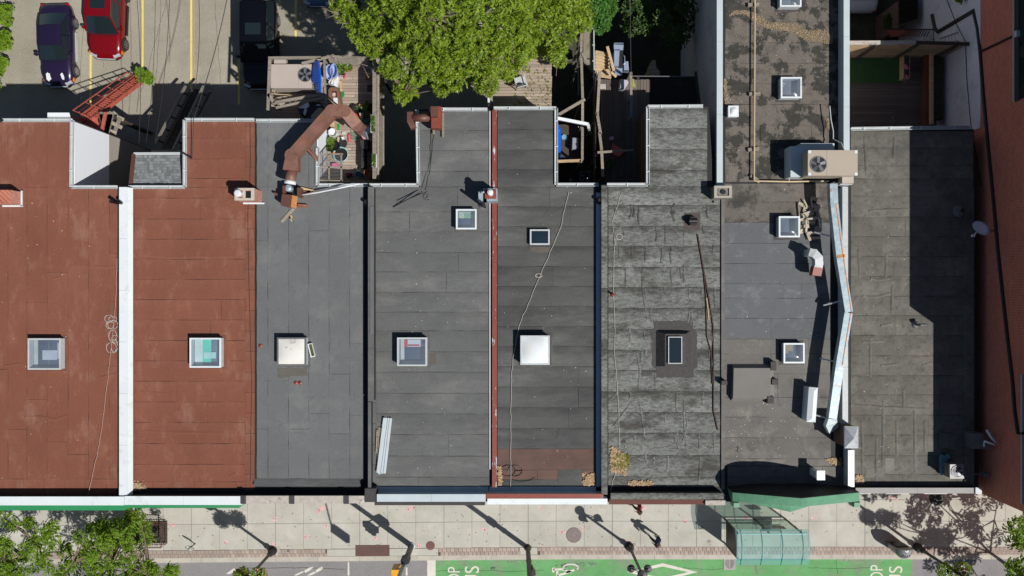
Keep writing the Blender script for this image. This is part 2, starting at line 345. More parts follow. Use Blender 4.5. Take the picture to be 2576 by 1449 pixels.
for a, b in ((822,1103),(1306,1353)):                        # plain concrete where the paver band stops
    mb = MB(); mb.prism([P(a+1, SV(a,1377)).xy, P(b-1, SV(b,1377)).xy, P(b-1, SV(b,1394.6)).xy, P(a+1, SV(a,1394.6)).xy], -.02, .002); part('slab', mb, m_conc, sidewalk)
pv_me = mesh('paver', MB().box((0,0,-.02), (.205,.205,.05)), m_paver)
spots = []
for a, b in ((-40,822),(1103,1306),(1353,2620)):
    n = int((b-a)/10.1)
    for i in range(n):
        for r in (0, 1):
            u = a + 5 + i*10.1 + (5 if r else 0)
            spots.append((u, SV(u, 1381 + 9.7*r)))
near = sorted(spots, key=lambda s: abs(s[0]-1500) if s[0] > 430 else 9999)
for u, v in near[:300]: inst('paver', pv_me, sidewalk, P(u, v, random.uniform(-.002,.006)), (0,0,random.uniform(-.02,.02)))
mb = MB()
for u, v in near[300:]: mb.box(P(u, v, random.uniform(-.022,-.014)), (.205,.205,.05))
part('paver_band', mb, m_paver, sidewalk, kind='stuff')
# green lane and painted marks
def paint_poly(name, pts, m, z=-.116):
    mb = MB(); mb.prism([P(u, v).xy for u, v in pts], z, z+.004); return part(name, mb, m, road)
def Q6(x, y): return 577 + x/5.486, 1274.6 + y/5.486
mb = MB(); mb.prism(street_poly(1095, 2297, 1409, 1700), -.1205, -.116); part('bike_lane_surface', mb, m_green, road)
for pts in ([Q6(905,960),Q6(925,960),Q6(1022,912),Q6(1000,900),Q6(880,957)],[Q6(1022,895),Q6(1040,922),Q6(1098,896),Q6(1155,846),Q6(1110,842)],
            [Q6(1060,962),Q6(1110,962),Q6(1186,926),Q6(1165,900)],[Q6(1180,892),Q6(1192,922),Q6(1245,898),Q6(1288,862),Q6(1270,838),Q6(1225,856)],
            [Q6(-60,940),Q6(0,895),Q6(50,862),Q6(88,866),Q6(70,895),Q6(0,940)],[Q6(1625,960),Q6(1628,780),Q6(1646,776),Q6(1652,960)],[Q6(2430,960),Q6(2432,850),Q6(2452,850),Q6(2456,960)]):
    paint_poly('lane_marking', pts, m_roadwhite)
paint_poly('lane_marking', [(1074,1412),(1095,1410),(1095.5,1480),(1074,1480)], m_roadwhite, -.115)
def ring_poly(name, outer, inner, m):
    mb = MB(); n = len(outer); vs = [(*P(u,v).xy, -.111) for u, v in outer] + [(*P(u,v).xy, -.111) for u, v in inner]
    mb.add(vs, [(i, n+i, n+(i+1)%n, (i+1)%n) for i in range(n)]); return part(name, mb, m, road)
ring_poly('diamond_marking', [(1578,1441),(1668,1418.5),(1756,1441),(1668,1464)], [(1597,1441),(1668,1427),(1732,1441),(1668,1456)], m_roadwhite)
mb = MB()                                                     # bicycle symbol painted in the lane
def seg(p, q, w): 
    a, b = P(*p, -.113), P(*q, -.113); mb.bar(a, b, dlen(w,0), .004)
for p, q, w in (((1392,1428),(1392,1440),6),((1392,1433),(1414,1432),5),((1402,1434),(1402,1455),6),((1414,1432),(1438,1440),5),((1402,1448),(1430,1440),5),((1424,1440),(1445,1434),5)): seg(p, q, w)
c = (1436, 1428); 
for k in range(9):
    a0, a1 = math.pi*(.75+k*.16), math.pi*(.75+(k+1)*.16)
    seg((c[0]+19*math.cos(a0), c[1]+8.5*math.sin(a0)), (c[0]+19*math.cos(a1), c[1]+8.5*math.sin(a1)), 3.5)
part('bicycle_marking', mb, m_roadwhite, road)
def road_text(s, u, v, length, height):                       # lettering that reads up the picture
    cu = bpy.data.curves.new('lane_word', 'FONT'); cu.body = s; cu.size = 1; cu.extrude = .002
    tmp = link(bpy.data.objects.new('lane_word', cu)); dg = bpy.context.evaluated_depsgraph_get(); dg.update()
    me = bpy.data.meshes.new_from_object(tmp.evaluated_get(dg)); bpy.data.objects.remove(tmp)
    xs = [q.co.x for q in me.vertices]; ys = [q.co.y for q in me.vertices]; w = max(xs)-min(xs); h = max(ys)-min(ys)
    for q in me.vertices: q.co.x = (q.co.x-min(xs))/w*length; q.co.y = (q.co.y-min(ys))/h*height
    me.materials.append(m_roadwhite)
    o = inst('lane_word', me, road, P(u, v, -.112), (0,0,R(90)))
road_text('STOP', 1157, 1501, dlen(75,0), dlen(31,0)); road_text('BUS', 1205, 1498, dlen(74,0), dlen(36,0))
road_text('STOP', 2221, 1497, dlen(76,0), dlen(32,0)); road_text('BUS', 2270, 1495, dlen(71,0), dlen(34,0))
# pink utility marks sprayed on the slabs
for i, (u, v) in enumerate([(434,1321),(416,1361),(568,1363),(689,1370),(690,1306),(771,1351),(802,1286),(811,1279),(823,1324),(942,1355),(1030,1282),(1040,1278),(1055,1371),(1216,1331),(1362,1278),(1416,1336),(1467,1330),(1724,1310),(1805,1282),(1876,1302),(1617,1278),(2047,1300),(2240,1251),(2252,1256),(2328,1245),(1582,1362)]):
    mb = MB(); rr = random.Random(i)
    for k in range(rr.randint(6, 11)):
        a = rr.uniform(0, 3.14); l = rr.uniform(.05,.17); c = P(u+rr.uniform(-5,5), v+rr.uniform(-4,4), .0065)
        mb.bar(c - Vector((math.cos(a)*l/2, math.sin(a)*l/2, 0)), c + Vector((math.cos(a)*l/2, math.sin(a)*l/2, 0)), .03, .003)
    part('utility_mark', mb, m_pink, sidewalk)
mb = MB(); rr = random.Random(77)
for k in range(420): p = P(rr.uniform(0,2560), rr.uniform(1272,1392), .0075); r = rr.choice((.012,.018,.025,.035)); mb.add([p+Vector((r*math.cos(a)*rr.uniform(.7,1.2), r*math.sin(a), 0)) for a in [2*math.pi*i/7 for i in range(7)]], [tuple(range(7))])
part('gum_spots', mb, mat('old_gum', S(110,106,98), .9), sidewalk, kind='stuff')
for cu, cv, ru, rv, cc in ((1470,1421,34,7,S(112,118,108)),(1418,1424,22,6,S(96,104,92)),(1135,1440,14,7,S(98,110,96)),(1240,1432,9,5,S(84,110,84)),(2150,1412,60,3.5,S(136,140,124)),(1320,1415,110,3,S(136,140,126))):
    pts = [(cu+ru*rr.uniform(.6,1.1)*math.cos(a), cv+rv*rr.uniform(.5,1.1)*math.sin(a)) for a in [2*math.pi*i/22 for i in range(22)]]
    mb = MB(); mb.prism([P(u,v).xy for u, v in pts], -.115, -.1135); part('stain', mb, mat('road_grime', cc, .95, var=.3, scale=6, stains=((S(106,165,104),5,.48,.56,.95),)), road)
for pts in ([(1100,1436),(1180,1433),(1290,1438),(1380,1434)],[(2033,1428),(2120,1431),(2200,1427)],[(1900,1420),(1905,1449)],[(2103,1410),(2107,1449)],[(620,1430),(760,1428),(880,1433)],[(1720,1428),(1790,1433),(1850,1429)]):
    q = []
    for (a, b), (c, d) in zip(pts[:-1], pts[1:]): q += [P(a+(c-a)*i/8+rr.uniform(-1.5,1.5), b+(d-b)*i/8+rr.uniform(-1,1), -.1165) for i in range(8)]
    mb = MB(); mb.tube(q, .009, 4); part('crack', mb, m_tar, road)
# parking lot
mb = MB(); mb.prism([P(-700,-700).xy, P(1300,-700).xy, P(1300,700).xy, P(-700,700).xy], -.124, -.03); lot = setting('parking_lot', mb, m_parking)
for i, (u0, v0, u1, v1) in enumerate(((228,110,228,272),(358.5,-200,358.5,178),(481,-200,481,232),(600.5,150,601,262),(744,-60,744,98))):
    mb = MB(); mb.bar(P(u0,v0,-.028), P(u1,v1,-.028), .115, .004); part('bay_line', mb, m_yellow, lot)
mb = MB()
for k in range(40): mb.box(P(488.5+random.uniform(-1.5,1.5), -20+k*5.8, -.027), (.05,.13,.004))
part('faded_line', mb, mat('faded_ochre_paint', S(188,160,118), .95), lot, kind='stuff')
for a, b in (((640/3,0),(560/3,440)),((300,190),(262,232)),((420,0),(350,250)),((405,0),(392,217)),((540,0),(555,210)),((310,180),(308,290)),((262,150),(260,170))):
    mb = MB(); n = 12; rr = random.Random(a[0]); pts = [P(a[0]+(b[0]-a[0])*i/n+rr.uniform(-1.5,1.5), a[1]+(b[1]-a[1])*i/n, -.027) for i in range(n+1)]
    mb.tube(pts, .007, 4); part('crack', mb, m_tar, lot)

# ---------------------------------------------------------------- row of buildings
def building(name, label, foot, wallmat, extra_loc=None):
    xs = [P(u, v, ZR) for u, v in foot]; cx = sum(p.x for p in xs)/len(xs); cy = sum(p.y for p in xs)/len(xs)
    root = thing(name, label, 'building', (cx, cy, 0))
    mb = MB(); mb.prism([p.xy for p in xs], -.12, ZR-.06); part('wall', mb, wallmat, root)
    mb = MB(); mb.prism([p.xy for p in xs], ZR-.06, ZR); part('roof_deck', mb, m_tar, root)
    return root
sheet_n = 0
def sheets(root, rect, seams, m, axis='h', cut=(.5, 90), g=.33, z=ZR):
    global sheet_n
    u0, v0, u1, v1 = rect
    lo, hi = (v0, v1) if axis == 'h' else (u0, u1); pos = [lo] + [s for s in seams if lo+3 < s < hi-3] + [hi]
    for i in range(len(pos)-1):
        a, b = pos[i], pos[i+1]; c0, c1 = (u0, u1) if axis == 'h' else (v0, v1); cuts = [c0]
        if c1-c0 > 120:
            x = c0
            while True:
                x += random.uniform(cut[1], cut[1]*2.6)
                if x > c1-40: break
                if random.random() < cut[0]: cuts.append(x)
        cuts.append(c1)
        for j in range(len(cuts)-1):
            r = (cuts[j]+g*.7, cuts[j+1]-g*.7, a+g, b-g) if axis == 'h' else (a+g, b-g, cuts[j]+g*.7, cuts[j+1]-g*.7)
            sheet_n += 1; mb = MB(); mb.prism(sheet_outline(*r, z, jit=.0105, step=.4), z+.001, z+.012+.0007*(sheet_n % 7))
            part('roofing_sheet', mb, m, root)
def every(a, step, b): 
    out = []
    while a < b: out.append(a); a += step
    return out
def gutter(root, pts, z=ZR+.03, w=.13, m=None):               # open channel with straps along a roof edge
    P3 = [P(u, v, z) for u, v in pts]
    for a, b in zip(P3[:-1], P3[1:]):
        d = (b-a).normalized(); n_ = Vector((d.y, -d.x, 0)); mb = MB()
        mb.bar(a, b, w, .012); mb.bar(a+n_*w/2+Vector((0,0,.04)), b+n_*w/2+Vector((0,0,.04)), .022, .09); mb.bar(a-n_*w/2+Vector((0,0,.04)), b-n_*w/2+Vector((0,0,.04)), .022, .09)
        g_ = part('gutter', mb, m or m_whitedirty, root)
        L_ = (b-a).length; k = max(1, int(L_/1.1))
        for i in range(k):
            c = a + d*L_*(i+.5)/k + Vector((0,0,.085)); mb = MB(); mb.bar(c-n_*(w/2+.01), c+n_*(w/2+.01), .035, .01, up=(0,0,1)); part('strap', mb, m_white, g_)
def coping(root, u0, v0, u1, v1, h, m, z=ZR, base=None, name='parapet', step=105, taper=None, lean=0):
    # low wall capped by metal or membrane lengths
    k = (CAM_H - z - h) / (CAM_H - z)
    a, b = P(u0, v0, z+h), P(u1, v1, z+h); lo = (min(a.x,b.x), min(a.y,b.y)); hi = (max(a.x,b.x), max(a.y,b.y))
    mb = MB(); mb.box(((lo[0]+hi[0])/2, (lo[1]+hi[1])/2, z+h/2-.035), (hi[0]-lo[0]-.04, hi[1]-lo[1]-.04, h+.05-.02)); pw = part(name, mb, base or m, root)
    L_ = max(hi[0]-lo[0], hi[1]-lo[1]); vert = hi[1]-lo[1] > hi[0]-lo[0]; n = max(1, round(L_/(step/55.8)))
    for i in range(n):
        t0, t1 = i/n*L_+.004, (i+1)/n*L_-.004; mb = MB()
        if vert: mb.box(((lo[0]+hi[0])/2, lo[1]+(t0+t1)/2, z+h), (hi[0]-lo[0], t1-t0, .03+.002*(i%3)))
        else: mb.box((lo[0]+(t0+t1)/2, (lo[1]+hi[1])/2, z+h), (t1-t0, hi[1]-lo[1], .03+.002*(i%3)))
        part('coping', mb, m, pw)
    return pw
def ridges(root, lines, m, w=.07, h=.025, z=ZR+.014):
    mb = MB()
    for ln in lines:
        pts = []
        for (a, b), (c, d) in zip(ln[:-1], ln[1:]):
            n = max(2, int(math.hypot(c-a, d-b)/9))
            pts += [P(a+(c-a)*i/n+random.uniform(-.8,.8), b+(d-b)*i/n+random.uniform(-.8,.8), z) for i in range(n)]
        pts.append(P(*ln[-1], z)); base = len(mb.v)
        for i, p in enumerate(pts):
            d = (pts[min(i+1,len(pts)-1)]-pts[max(i-1,0)]).normalized(); b = Vector((-d.y,d.x,0)); t = math.sin(math.pi*min(1, max(.08, i/(len(pts)-1))))*.6+.4
            for e, q in ((-w,0),(-w*.35,h*t),(w*.35,h*t),(w,0)): mb.v.append(tuple(p+b*e+Vector((0,0,q))))
        for i in range(len(pts)-1):
            for k in range(3): a = base+i*4+k; mb.f.append((a, a+1, a+5, a+4))
    part('wrinkle', mb, m, root, smooth=True, kind='stuff')
def patch(root, pts, m, z=ZR+.0185, name='patch', label=None):
    mb = MB(); mb.prism([P(u, v, z).xy for u, v in pts], z-.004, z); return part(name, mb, m, root, label=label)

A = building('brown_roofed_building', 'leftmost row building with red-brown roll roofing, cut by the picture edge', [(-260,303),(185,303),(185,470),(311,470),(311,1262),(-260,1262)], m_sidebrick)
cols = [-180,-120,-60,20.7,68,119,172,223,275]
sheets(A, (-250,307,181,472), cols, m_redroof, 'v', (.6,70)); sheets(A, (-250,472,296,1205), cols, m_redroof, 'v', (.6,120)); sheets(A, (-250,1205,296,1245), every(-200,52,300), m_redroof, 'v')
ridges(A, [[(235,670),(262,673),(292,670)],[(60,1050),(100,1048),(140,1056),(170,1045)],[(10,920),(60,915)],[(255,950),(292,940)],[(130,700),(150,698)]], m_redroof)
gutter(A, [(9,303),(183,303),(181,471),(296,471)])
B_ = building('brown_roofed_building', 'row building with red-brown roll roofing laid in horizontal courses, right of the white party-wall coping', [(311,470),(465,470),(465,300),(643,300),(643,1262),(311,1262)], m_sidebrick)
rows = [499,551,602,652,703,754,805,857,908,959,1011,1063,1116,1168,1212]
sheets(B_, (338,472,617,1212), rows, m_redroof, 'h', (.45,100)); sheets(B_, (326,472,338,1228), every(480,51,1220), m_redroof); sheets(B_, (338,1212,617,1228), every(385,52,610), m_redroof, 'v')
sheets(B_, (470,304,617,472), [348,400,449], m_redroof, 'h', (.9,60)); sheets(B_, (617,304,641,1232), every(318,51.5,1230), m_redroof)
gutter(B_, [(325,471),(465,471)]); gutter(B_, [(466,471),(466,302),(640,302)])
mb = MB(); mb.tube([P(u,v,ZR+.02) for u, v in ((629,310),(630,400),(628,470),(623,540),(626,700),(630,850),(633,960),(631,1100),(630,1210))], .014, 5); part('lap_seam', mb, m_tar, B_)
ridges(B_, [[(348,985),(380,988),(430,990)],[(575,1200),(600,1188)],[(350,1085),(440,1088),(560,1090)],[(345,640),(420,648),(600,645)]], m_redroof, h=.015)
CC = building('grey_roofed_building', 'row building with smooth grey roofing in long vertical strips, beside the brown roof', [(643,303),(797,303),(797,467),(925,467),(925,1262),(643,1262)], m_sidebrick)
sheets(CC, (646,306,796,470), [674,726,777], m_greysmooth, 'v', (.5,60)); sheets(CC, (646,470,916,1204), [674,726,777,828,880], m_greysmooth, 'v', (.75,110))
mb = MB(); a = P(640,1205,ZR+.05); b = P(908,1222,ZR+.05); mb.prism([(a.x,a.y),(b.x,a.y),(b.x,b.y),(a.x,b.y)], [ZR, ZR, ZR+.16, ZR+.16][::1], [ZR+.02,ZR+.02,ZR+.18,ZR+.18]); part('cant_strip', mb, m_greyworn, CC)
gutter(CC, [(644,304),(792,304)]); gutter(CC, [(799.5,372),(799.5,466),(925,466)])
D_ = building('grey_roofed_building', 'row building with plain grey roofing in horizontal courses and two square skylights, centre left', [(925,467),(1053,467),(1053,275),(1243,275),(1243,1262),(925,1262)], m_sidebrick)
rows = [533,583,635,684,735,785,832,885,936,989,1041,1093,1147,1200]
sheets(D_, (946,470,1231,1222), rows, m_greyworn, 'h', (.5,80)); sheets(D_, (932,470,946,1240), every(545,52,1230), m_greyworn); sheets(D_, (1056,279,1231,470), [328,379,431], m_greyworn, 'h', (.5,80))
gutter(D_, [(929,466),(1053,466),(1050,277)]); gutter(D_, [(1080,276),(1226,276)])
E_ = building('dark_grey_roofed_building', 'row building with dark grey courses and a brown strip along its street end', [(1243,272),(1398,272),(1398,465),(1510,465),(1510,1262),(1243,1262)], m_sidebrick)
rows = [520,570,620,670,720,770,821,871,922,973,1025,1077]
sheets(E_, (1252,470,1498,1129), rows, m_chargrey, 'h', (.35,90)); sheets(E_, (1252,276,1396,470), [325,377,426], m_chargrey, 'h', (.3,70)); sheets(E_, (1252,1129,1497,1182), [], m_brownstrip, 'h', (.8,90))
sheets(E_, (1252,1182,1497,1206), [1352,1403,1465], m_brownstrip, 'v'); sheets(E_, (1252,1206,1497,1222), [], m_chargrey); 
gutter(E_, [(1242,273),(1399,273),(1399,465),(1506,465)])
F_ = building('mottled_grey_roofed_building', 'row building with pale mottled wrinkled roofing and a tar-skirted skylight', [(1510,465),(1630,465),(1630,268),(1783,268),(1795,470),(1815,470),(1815,1262),(1510,1262)], m_sidebrick)
rows = [516,569,619,672,723,775,828,880,931,985,1037,1089,1145,1199]
sheets(F_, (1530,469,1811,1224), rows, m_mottled, 'h', (.2,90)); sheets(F_, (1633,273,1779,469), [323,376,428], m_mottled, 'h', (.2,60))
gutter(F_, [(1527,465),(1629,465),(1629,269),(1768,268)])
rr = random.Random(5); ln = []
for k in range(64):
    u = rr.uniform(1545,1800); v = rr.choice(rows[:-1]) + rr.uniform(-3,6); l = rr.uniform(18,50)
    if 1635 < u < 1760 and 800 < v < 955: continue
    ln.append([(u,v),(u+rr.uniform(-3,3),v+l*.5),(u+rr.uniform(-4,4),v+l)])
ln += [[(1615,680),(1617,730),(1626,790),(1628,805)],[(1602,890),(1610,930),(1605,985)],[(1608,1005),(1625,1120)],[(1540,1075),(1560,1050),(1590,1010)],[(1720,1010),(1722,1075),(1728,1135)],[(1762,1150),(1757,1215)],[(1535,1005),(1555,985)]]
ridges(F_, ln, m_mottled, w=.05, h=.04)
G_ = building('taupe_roofed_building', 'long row building with moss-stained rear roof and green canopied front, second from the right', [(1809,-260),(2134,-260),(2134,1262),(1815,1262),(1815,470),(1809,470)], m_greystucco)
sheets(G_, (1824,-250,2112,458), [-206,-154,-102,-49,3,55,108,160,211,263,315,367,417], m_mossroof, 'h', (.9,75))
sheets(G_, (1822,462,2090,560), [508], m_gstain, 'h', (.6,90)); sheets(G_, (1822,560,2066,853), [612,663,714,750,801], m_gblue, 'h', (.6,90)); sheets(G_, (2066,560,2090,853), [640,740], m_gblue); sheets(G_, (1822,853,2090,1172), [890,940,1000,1049,1101,1154], m_groof, 'h', (.6,90)); sheets(G_, (1830,1173,2130,1232), [1200], m_groof, 'h', (.9,50))
H_ = building('brown_grey_roofed_building', 'right-hand row building with a long brown-grey roof half in the shadow of the brick tower', [(2134,325),(2450,325),(2462,1240),(2134,1240)], m_sidebrick)
sheets(H_, (2140,330,2448,493), [372,417,450], m_hroof, 'h', (.5,80)); sheets(H_, (2140,493,2450,1222), [546,595,645,695,745,794,844,895,945,993,1044,1094,1146,1193], m_hroof, 'h', (.7,110))
ridges(H_, [[(2140,1018),(2190,1022),(2215,1024),(2270,1026),(2340,1030)],[(2272,980),(2274,1030)],[(2222,1010),(2220,1180)],[(2168,1060),(2170,1200)],[(2326,1060),(2328,1140)],[(2170,745),(2200,748),(2240,738)],[(2245,720),(2243,790)],[(2186,530),(2290,526)],[(2216,920),(2262,915),(2268,930)],[(2168,860),(2225,858)],[(2215,820),(2245,814)],[(2320,920),(2345,912)],[(2190,850),(2189,950)],[(2175,345),(2180,440)],[(2250,345),(2248,400)],[(2205,1100),(2204,1210)],[(2255,1060),(2256,1150)],[(2300,1030),(2302,1190)],[(2160,620),(2162,700)],[(2230,640),(2228,700)],[(2190,700),(2210,704),(2245,700)]], m_hroof, h=.038)
gutter(H_, [(2140,325),(2272,323),(2440,321)], m=m_whitedirty)
# party walls, parapets, copings
coping(A, 300,470.5,320,1249.5, .42, m_white, base=m_redroof, step=133); mb = MB()
a0, a1 = P(319.5,471,ZR+.42), P(319.5,1249,ZR+.42); mb.add([(a0.x,a0.y,ZR+.43),(a1.x,a1.y,ZR+.43),(a1.x+.13,a1.y,ZR+.15),(a0.x+.13,a0.y,ZR+.15),(a0.x+.1,a0.y,ZR+.1),(a1.x+.1,a1.y,ZR+.1)], [(0,1,2,3),(3,2,5,4)]); part('side_flashing', mb, m_white, A)
coping(A, -260,1249,313,1271, .5, m_white, base=m_tar, step=270); coping(B_, 313.6,1248,610,1270, .5, m_white, base=m_tar, step=131)
def fascia(root, u0, u1, va, vb, za, zb, m):                  # sloping sign band under a coping
    mb = MB(); a, b, c, d = P(u0,va,za), P(u1,va,za), P(u1,vb,zb), P(u0,vb,zb)
    mb.add([a,b,c,d, (a.x,a.y-.02,zb-.5),(b.x,b.y-.02,zb-.5),(c.x,c.y,zb-.5),(d.x,d.y,zb-.5)], [(0,3,2,1),(3,7,6,2),(4,5,6,7),(0,1,5,4),(0,4,7,3),(1,2,6,5)]); return part('fascia', mb, m, root)
fascia(A, -260, 313, 1271, 1284, ZR+.47, ZR-.05, m_greensign); fascia(B_, 314, 602, 1270.4, 1278, ZR+.47, ZR+.1, m_greensign)
m_agedstone = mat('flaking_limewash', S(186,178,168), .9, var=.12, scale=4, stains=((S(120,112,104),3,.55,.65,.8),(S(210,205,200),5,.6,.65,.7)), bump=.3)
coping(CC, 618,1247,922,1266, .5, m_agedstone, base=m_tar, step=300)
for u in (734, 871, 612): 
    a = P(u,1257,ZR+.54); mb = MB(); mb.box(a, (dlen(13,8), dlen(21,8), .03)); part('tar_strip', mb, m_patch, CC)
coping(D_, 926,470,941,1010, .5, m_greyworn, base=m_tar, step=150); coping(D_, 926,1011,934,1228, .48, m_greyworn, base=m_tar, step=110)
mb = MB(); mb.box(P(934,1242,ZR+.30), (dlen(27,8), dlen(34,8), .52)); part('corner_block', mb, m_patch, D_)
mb = MB(); mb.box(P(935,680,ZR+.54), (dlen(8,8), dlen(320,8), .02)); part('edge_flashing', mb, m_greysmooth, D_)
coping(D_, 948,1243,1222,1262, .5, m_bluewhite, base=m_bluewhite, step=128); fascia(D_, 942, 1220, 1262, 1271, ZR+.45, ZR+.2, m_patch)
for R0_, ua, ub in ((D_, 946, 1228), (E_, 1230, 1519)):
    mb = MB(); mb.box(P((ua+ub)/2, 1234, ZR+.02), (dlen(ub-ua,ZR), dlen(20,ZR), .03)); part('gutter_lining', mb, m_bluewhite, R0_)
coping(D_, 1238,277,1250,470, .16, m_redcope, base=m_tar, step=130); coping(D_, 1238,472,1250,1226, .16, m_redcope, base=m_tar, step=185)
mb = MB(); mb.box(P(1233,730,ZR+.04), (dlen(4,ZR), dlen(900,ZR), .05)); part('side_flashing', mb, m_whitedirty, D_)
coping(E_, 1223,1242,1518,1254, .5, m_redmetal, base=m_bluewhite, step=150); fascia(E_, 1226, 1528, 1254.5, 1269, ZR+.5, ZR+.32, m_white)
mb = MB(); mb.box(P(1508,860,ZR+.02), (dlen(17,ZR), dlen(750,ZR), .03)); part('edge_flashing', mb, m_bluewhite, E_)
coping(F_, 1513,466,1528,1244, .46, m_mottled, base=m_mottled, step=120)
coping(F_, 1536,1240,1820,1256, .48, m_mottled, base=m_tar, step=95); fascia(F_, 1533, 1772, 1256.5, 1269, ZR+.46, ZR+.3, m_brownmetal)
mb = MB(); mb.box(P(1798,1263,ZR+.40), (dlen(50,8), dlen(12,8), .25)); part('broken_cornice', mb, m_agedstone, F_)
mb = MB(); mb.box(P(1818,850,ZR+.03), (dlen(8,ZR), dlen(760,ZR), .08)); part('edge_roll', mb, m_groof, G_, smooth=False)
coping(G_, 1803,-260,1818,470, .22, m_bluewhite, base=m_bluewhite, step=180); coping(G_, 2122,-260,2137,445, .6, m_bluewhite, base=m_bluewhite, step=190)
coping(G_, 2119,470,2133,1075, .5, m_whitedirty, base=m_bluewhite, step=150); coping(G_, 2133,1132,2149,1225, .5, m_white, base=m_bluewhite, step=100)
coping(H_, 2152,1227,2464,1241, .4, mat('grey_coping', S(128,124,122), .5), base=m_tar, step=160)
mb = MB(); mb.box(P(2461,1234,ZR+.44), (dlen(16,8), dlen(16,8), .07)); part('coping_end', mb, m_whitedirty, H_)
mb = MB(); mb.box(P(2437,850,ZR+.03), (dlen(24,ZR), dlen(760,ZR), .09)); part('edge_roll', mb, m_hroof, H_)
# sided rear walls that catch the sun
def face(root, name, x, v0, v1, z0, z1, m, t=.03):            # thin cladding on a wall that looks towards +x
    y0, y1 = -(v0-724.5)*(CAM_H-ZR)/FD, -(v1-724.5)*(CAM_H-ZR)/FD
    mb = MB(); mb.box((x+t/2, (y0+y1)/2, (z0+z1)/2), (t, abs(y1-y0), z1-z0)); return part(name, mb, m, root)
face(A, 'siding', P(185,0,ZR).x, 306, 468, 4.6, ZR-.03, m_siding); face(A, 'stucco_panel', P(185,0,ZR).x, 306, 468, 0, 4.58, m_stucco)
face(CC, 'siding', P(797,0,ZR).x, 306, 465, 5.6, ZR-.03, m_siding); face(CC, 'lower_wall', P(797,0,ZR).x, 306, 465, 0, 5.58, m_stucco)
# chimneys on party walls -------------------------------------------------
def chimney(root, u, v, w, d, z1, m, cap=None, ztop=None):
    c = P(u, v, z1); mb = MB(); mb.box((c.x, c.y, (ZR+z1)/2), (w, d, z1-ZR)); ch = part('chimney', mb, m, root); return ch, c
ch, c = chimney(B_, 616, 489, .86, .52, 8.45, m_brick)
m_cap = mat('mortar_cap', S(196,184,172), .9, var=.15, scale=6)
mb = MB(); 
for dx, dy, sx, sy in ((0,.22,.86,.1),(0,-.22,.86,.1),(-.36,0,.14,.34),(.36,0,.14,.34),(-.02,0,.12,.34)): mb.box((c.x+dx, c.y+dy, 8.48), (sx, sy, .07))
part('cap', mb, m_cap, ch); mb = MB(); mb.lathe([(.13,0),(.13,.22),(.15,.24),(.15,.3),(.10,.33)], (c.x-.22,c.y+.02,8.45), 18); part('flue', mb, m_plastwhite, ch)
mb = MB(); mb.box((c.x+.14,c.y,8.452), (.26,.3,.004)); part('flue_opening', mb, m_black, ch)
mb = MB(); mb.box((c.x+.1,c.y-.30,7.62), (.95,.07,.05)); part('base_flashing', mb, m_white, ch)
ch, c = chimney(A, 6, 495, .75, .6, 8.3, m_brick); mb = MB(); mb.box((c.x+.02,c.y-.34,7.66), (.9,.07,.06)); mb.box((c.x+.43,c.y,7.66),(.06,.7,.06)); part('base_flashing', mb, m_white, ch)
ch, c = chimney(D_, 1233, 490, .62, .55, 8.5, m_galv); mb = MB(); mb.box((c.x+.02,c.y+.02,8.55), (.5,.4,.06)); part('cap', mb, m_redmetal, ch)
mb = MB(); mb.box((c.x-.33,c.y-.05,8.2), (.36,.45,.6)); part('side_box', mb, m_galv, ch)
mb = MB(); mb.lathe([(.115,0),(.115,.5),(.135,.5),(.135,.56),(.12,.6),(.05,.64)], (c.x+.02,c.y+.03,8.55), 20); part('flue', mb, m_plastwhite, ch)
mb = MB(); mb.tube([(c.x-.35,c.y+.08,8.3),(c.x-.35,c.y+.08,8.75),(c.x-.25,c.y+.08,8.85)], .045, 8); part('vent_pipe', mb, m_plastwhite, ch)
mb = MB(); mb.tube([(c.x-.28,c.y-.42,7.5),(c.x-.28,c.y-.42,9.1)], .07, 10); part('stack', mb, m_darkmetal, ch)
ch, c = chimney(G_, 1818, 483, .75, .52, 8.1, mat('grey_block', S(120,114,108), .9, brick=(S(100,96,90),S(150,145,138),2.2))); 
mb = MB()
for dx, dy, sx, sy in ((0,.22,.78,.1),(0,-.22,.78,.1),(-.33,0,.12,.34),(.33,0,.12,.34)): mb.box((c.x+dx, c.y+dy, 8.13), (sx, sy, .06))
part('cap', mb, mat('concrete_cap', S(170,162,150), .9), ch); mb = MB(); mb.lathe([(.11,0),(.11,.06)], (c.x+.02,c.y,8.1), 16); part('flue', mb, m_black, ch)
ch, c = chimney(G_, 2142, 1100, .52, .86, 8.75, m_sidebrick); h = .5
mb = MB(); a, b = .3, .48; mb.add([(c.x-a,c.y-b,8.75),(c.x+a,c.y-b,8.75),(c.x+a,c.y+b,8.75),(c.x-a,c.y+b,8.75),(c.x,c.y,8.98),(c.x-a,c.y-b,8.68),(c.x+a,c.y-b,8.68),(c.x+a,c.y+b,8.68),(c.x-a,c.y+b,8.68)], [(0,1,4),(1,2,4),(2,3,4),(3,0,4),(5,6,1,0),(6,7,2,1),(7,8,3,2),(8,5,0,3),(8,7,6,5)]); part('cap', mb, m_steel, ch)
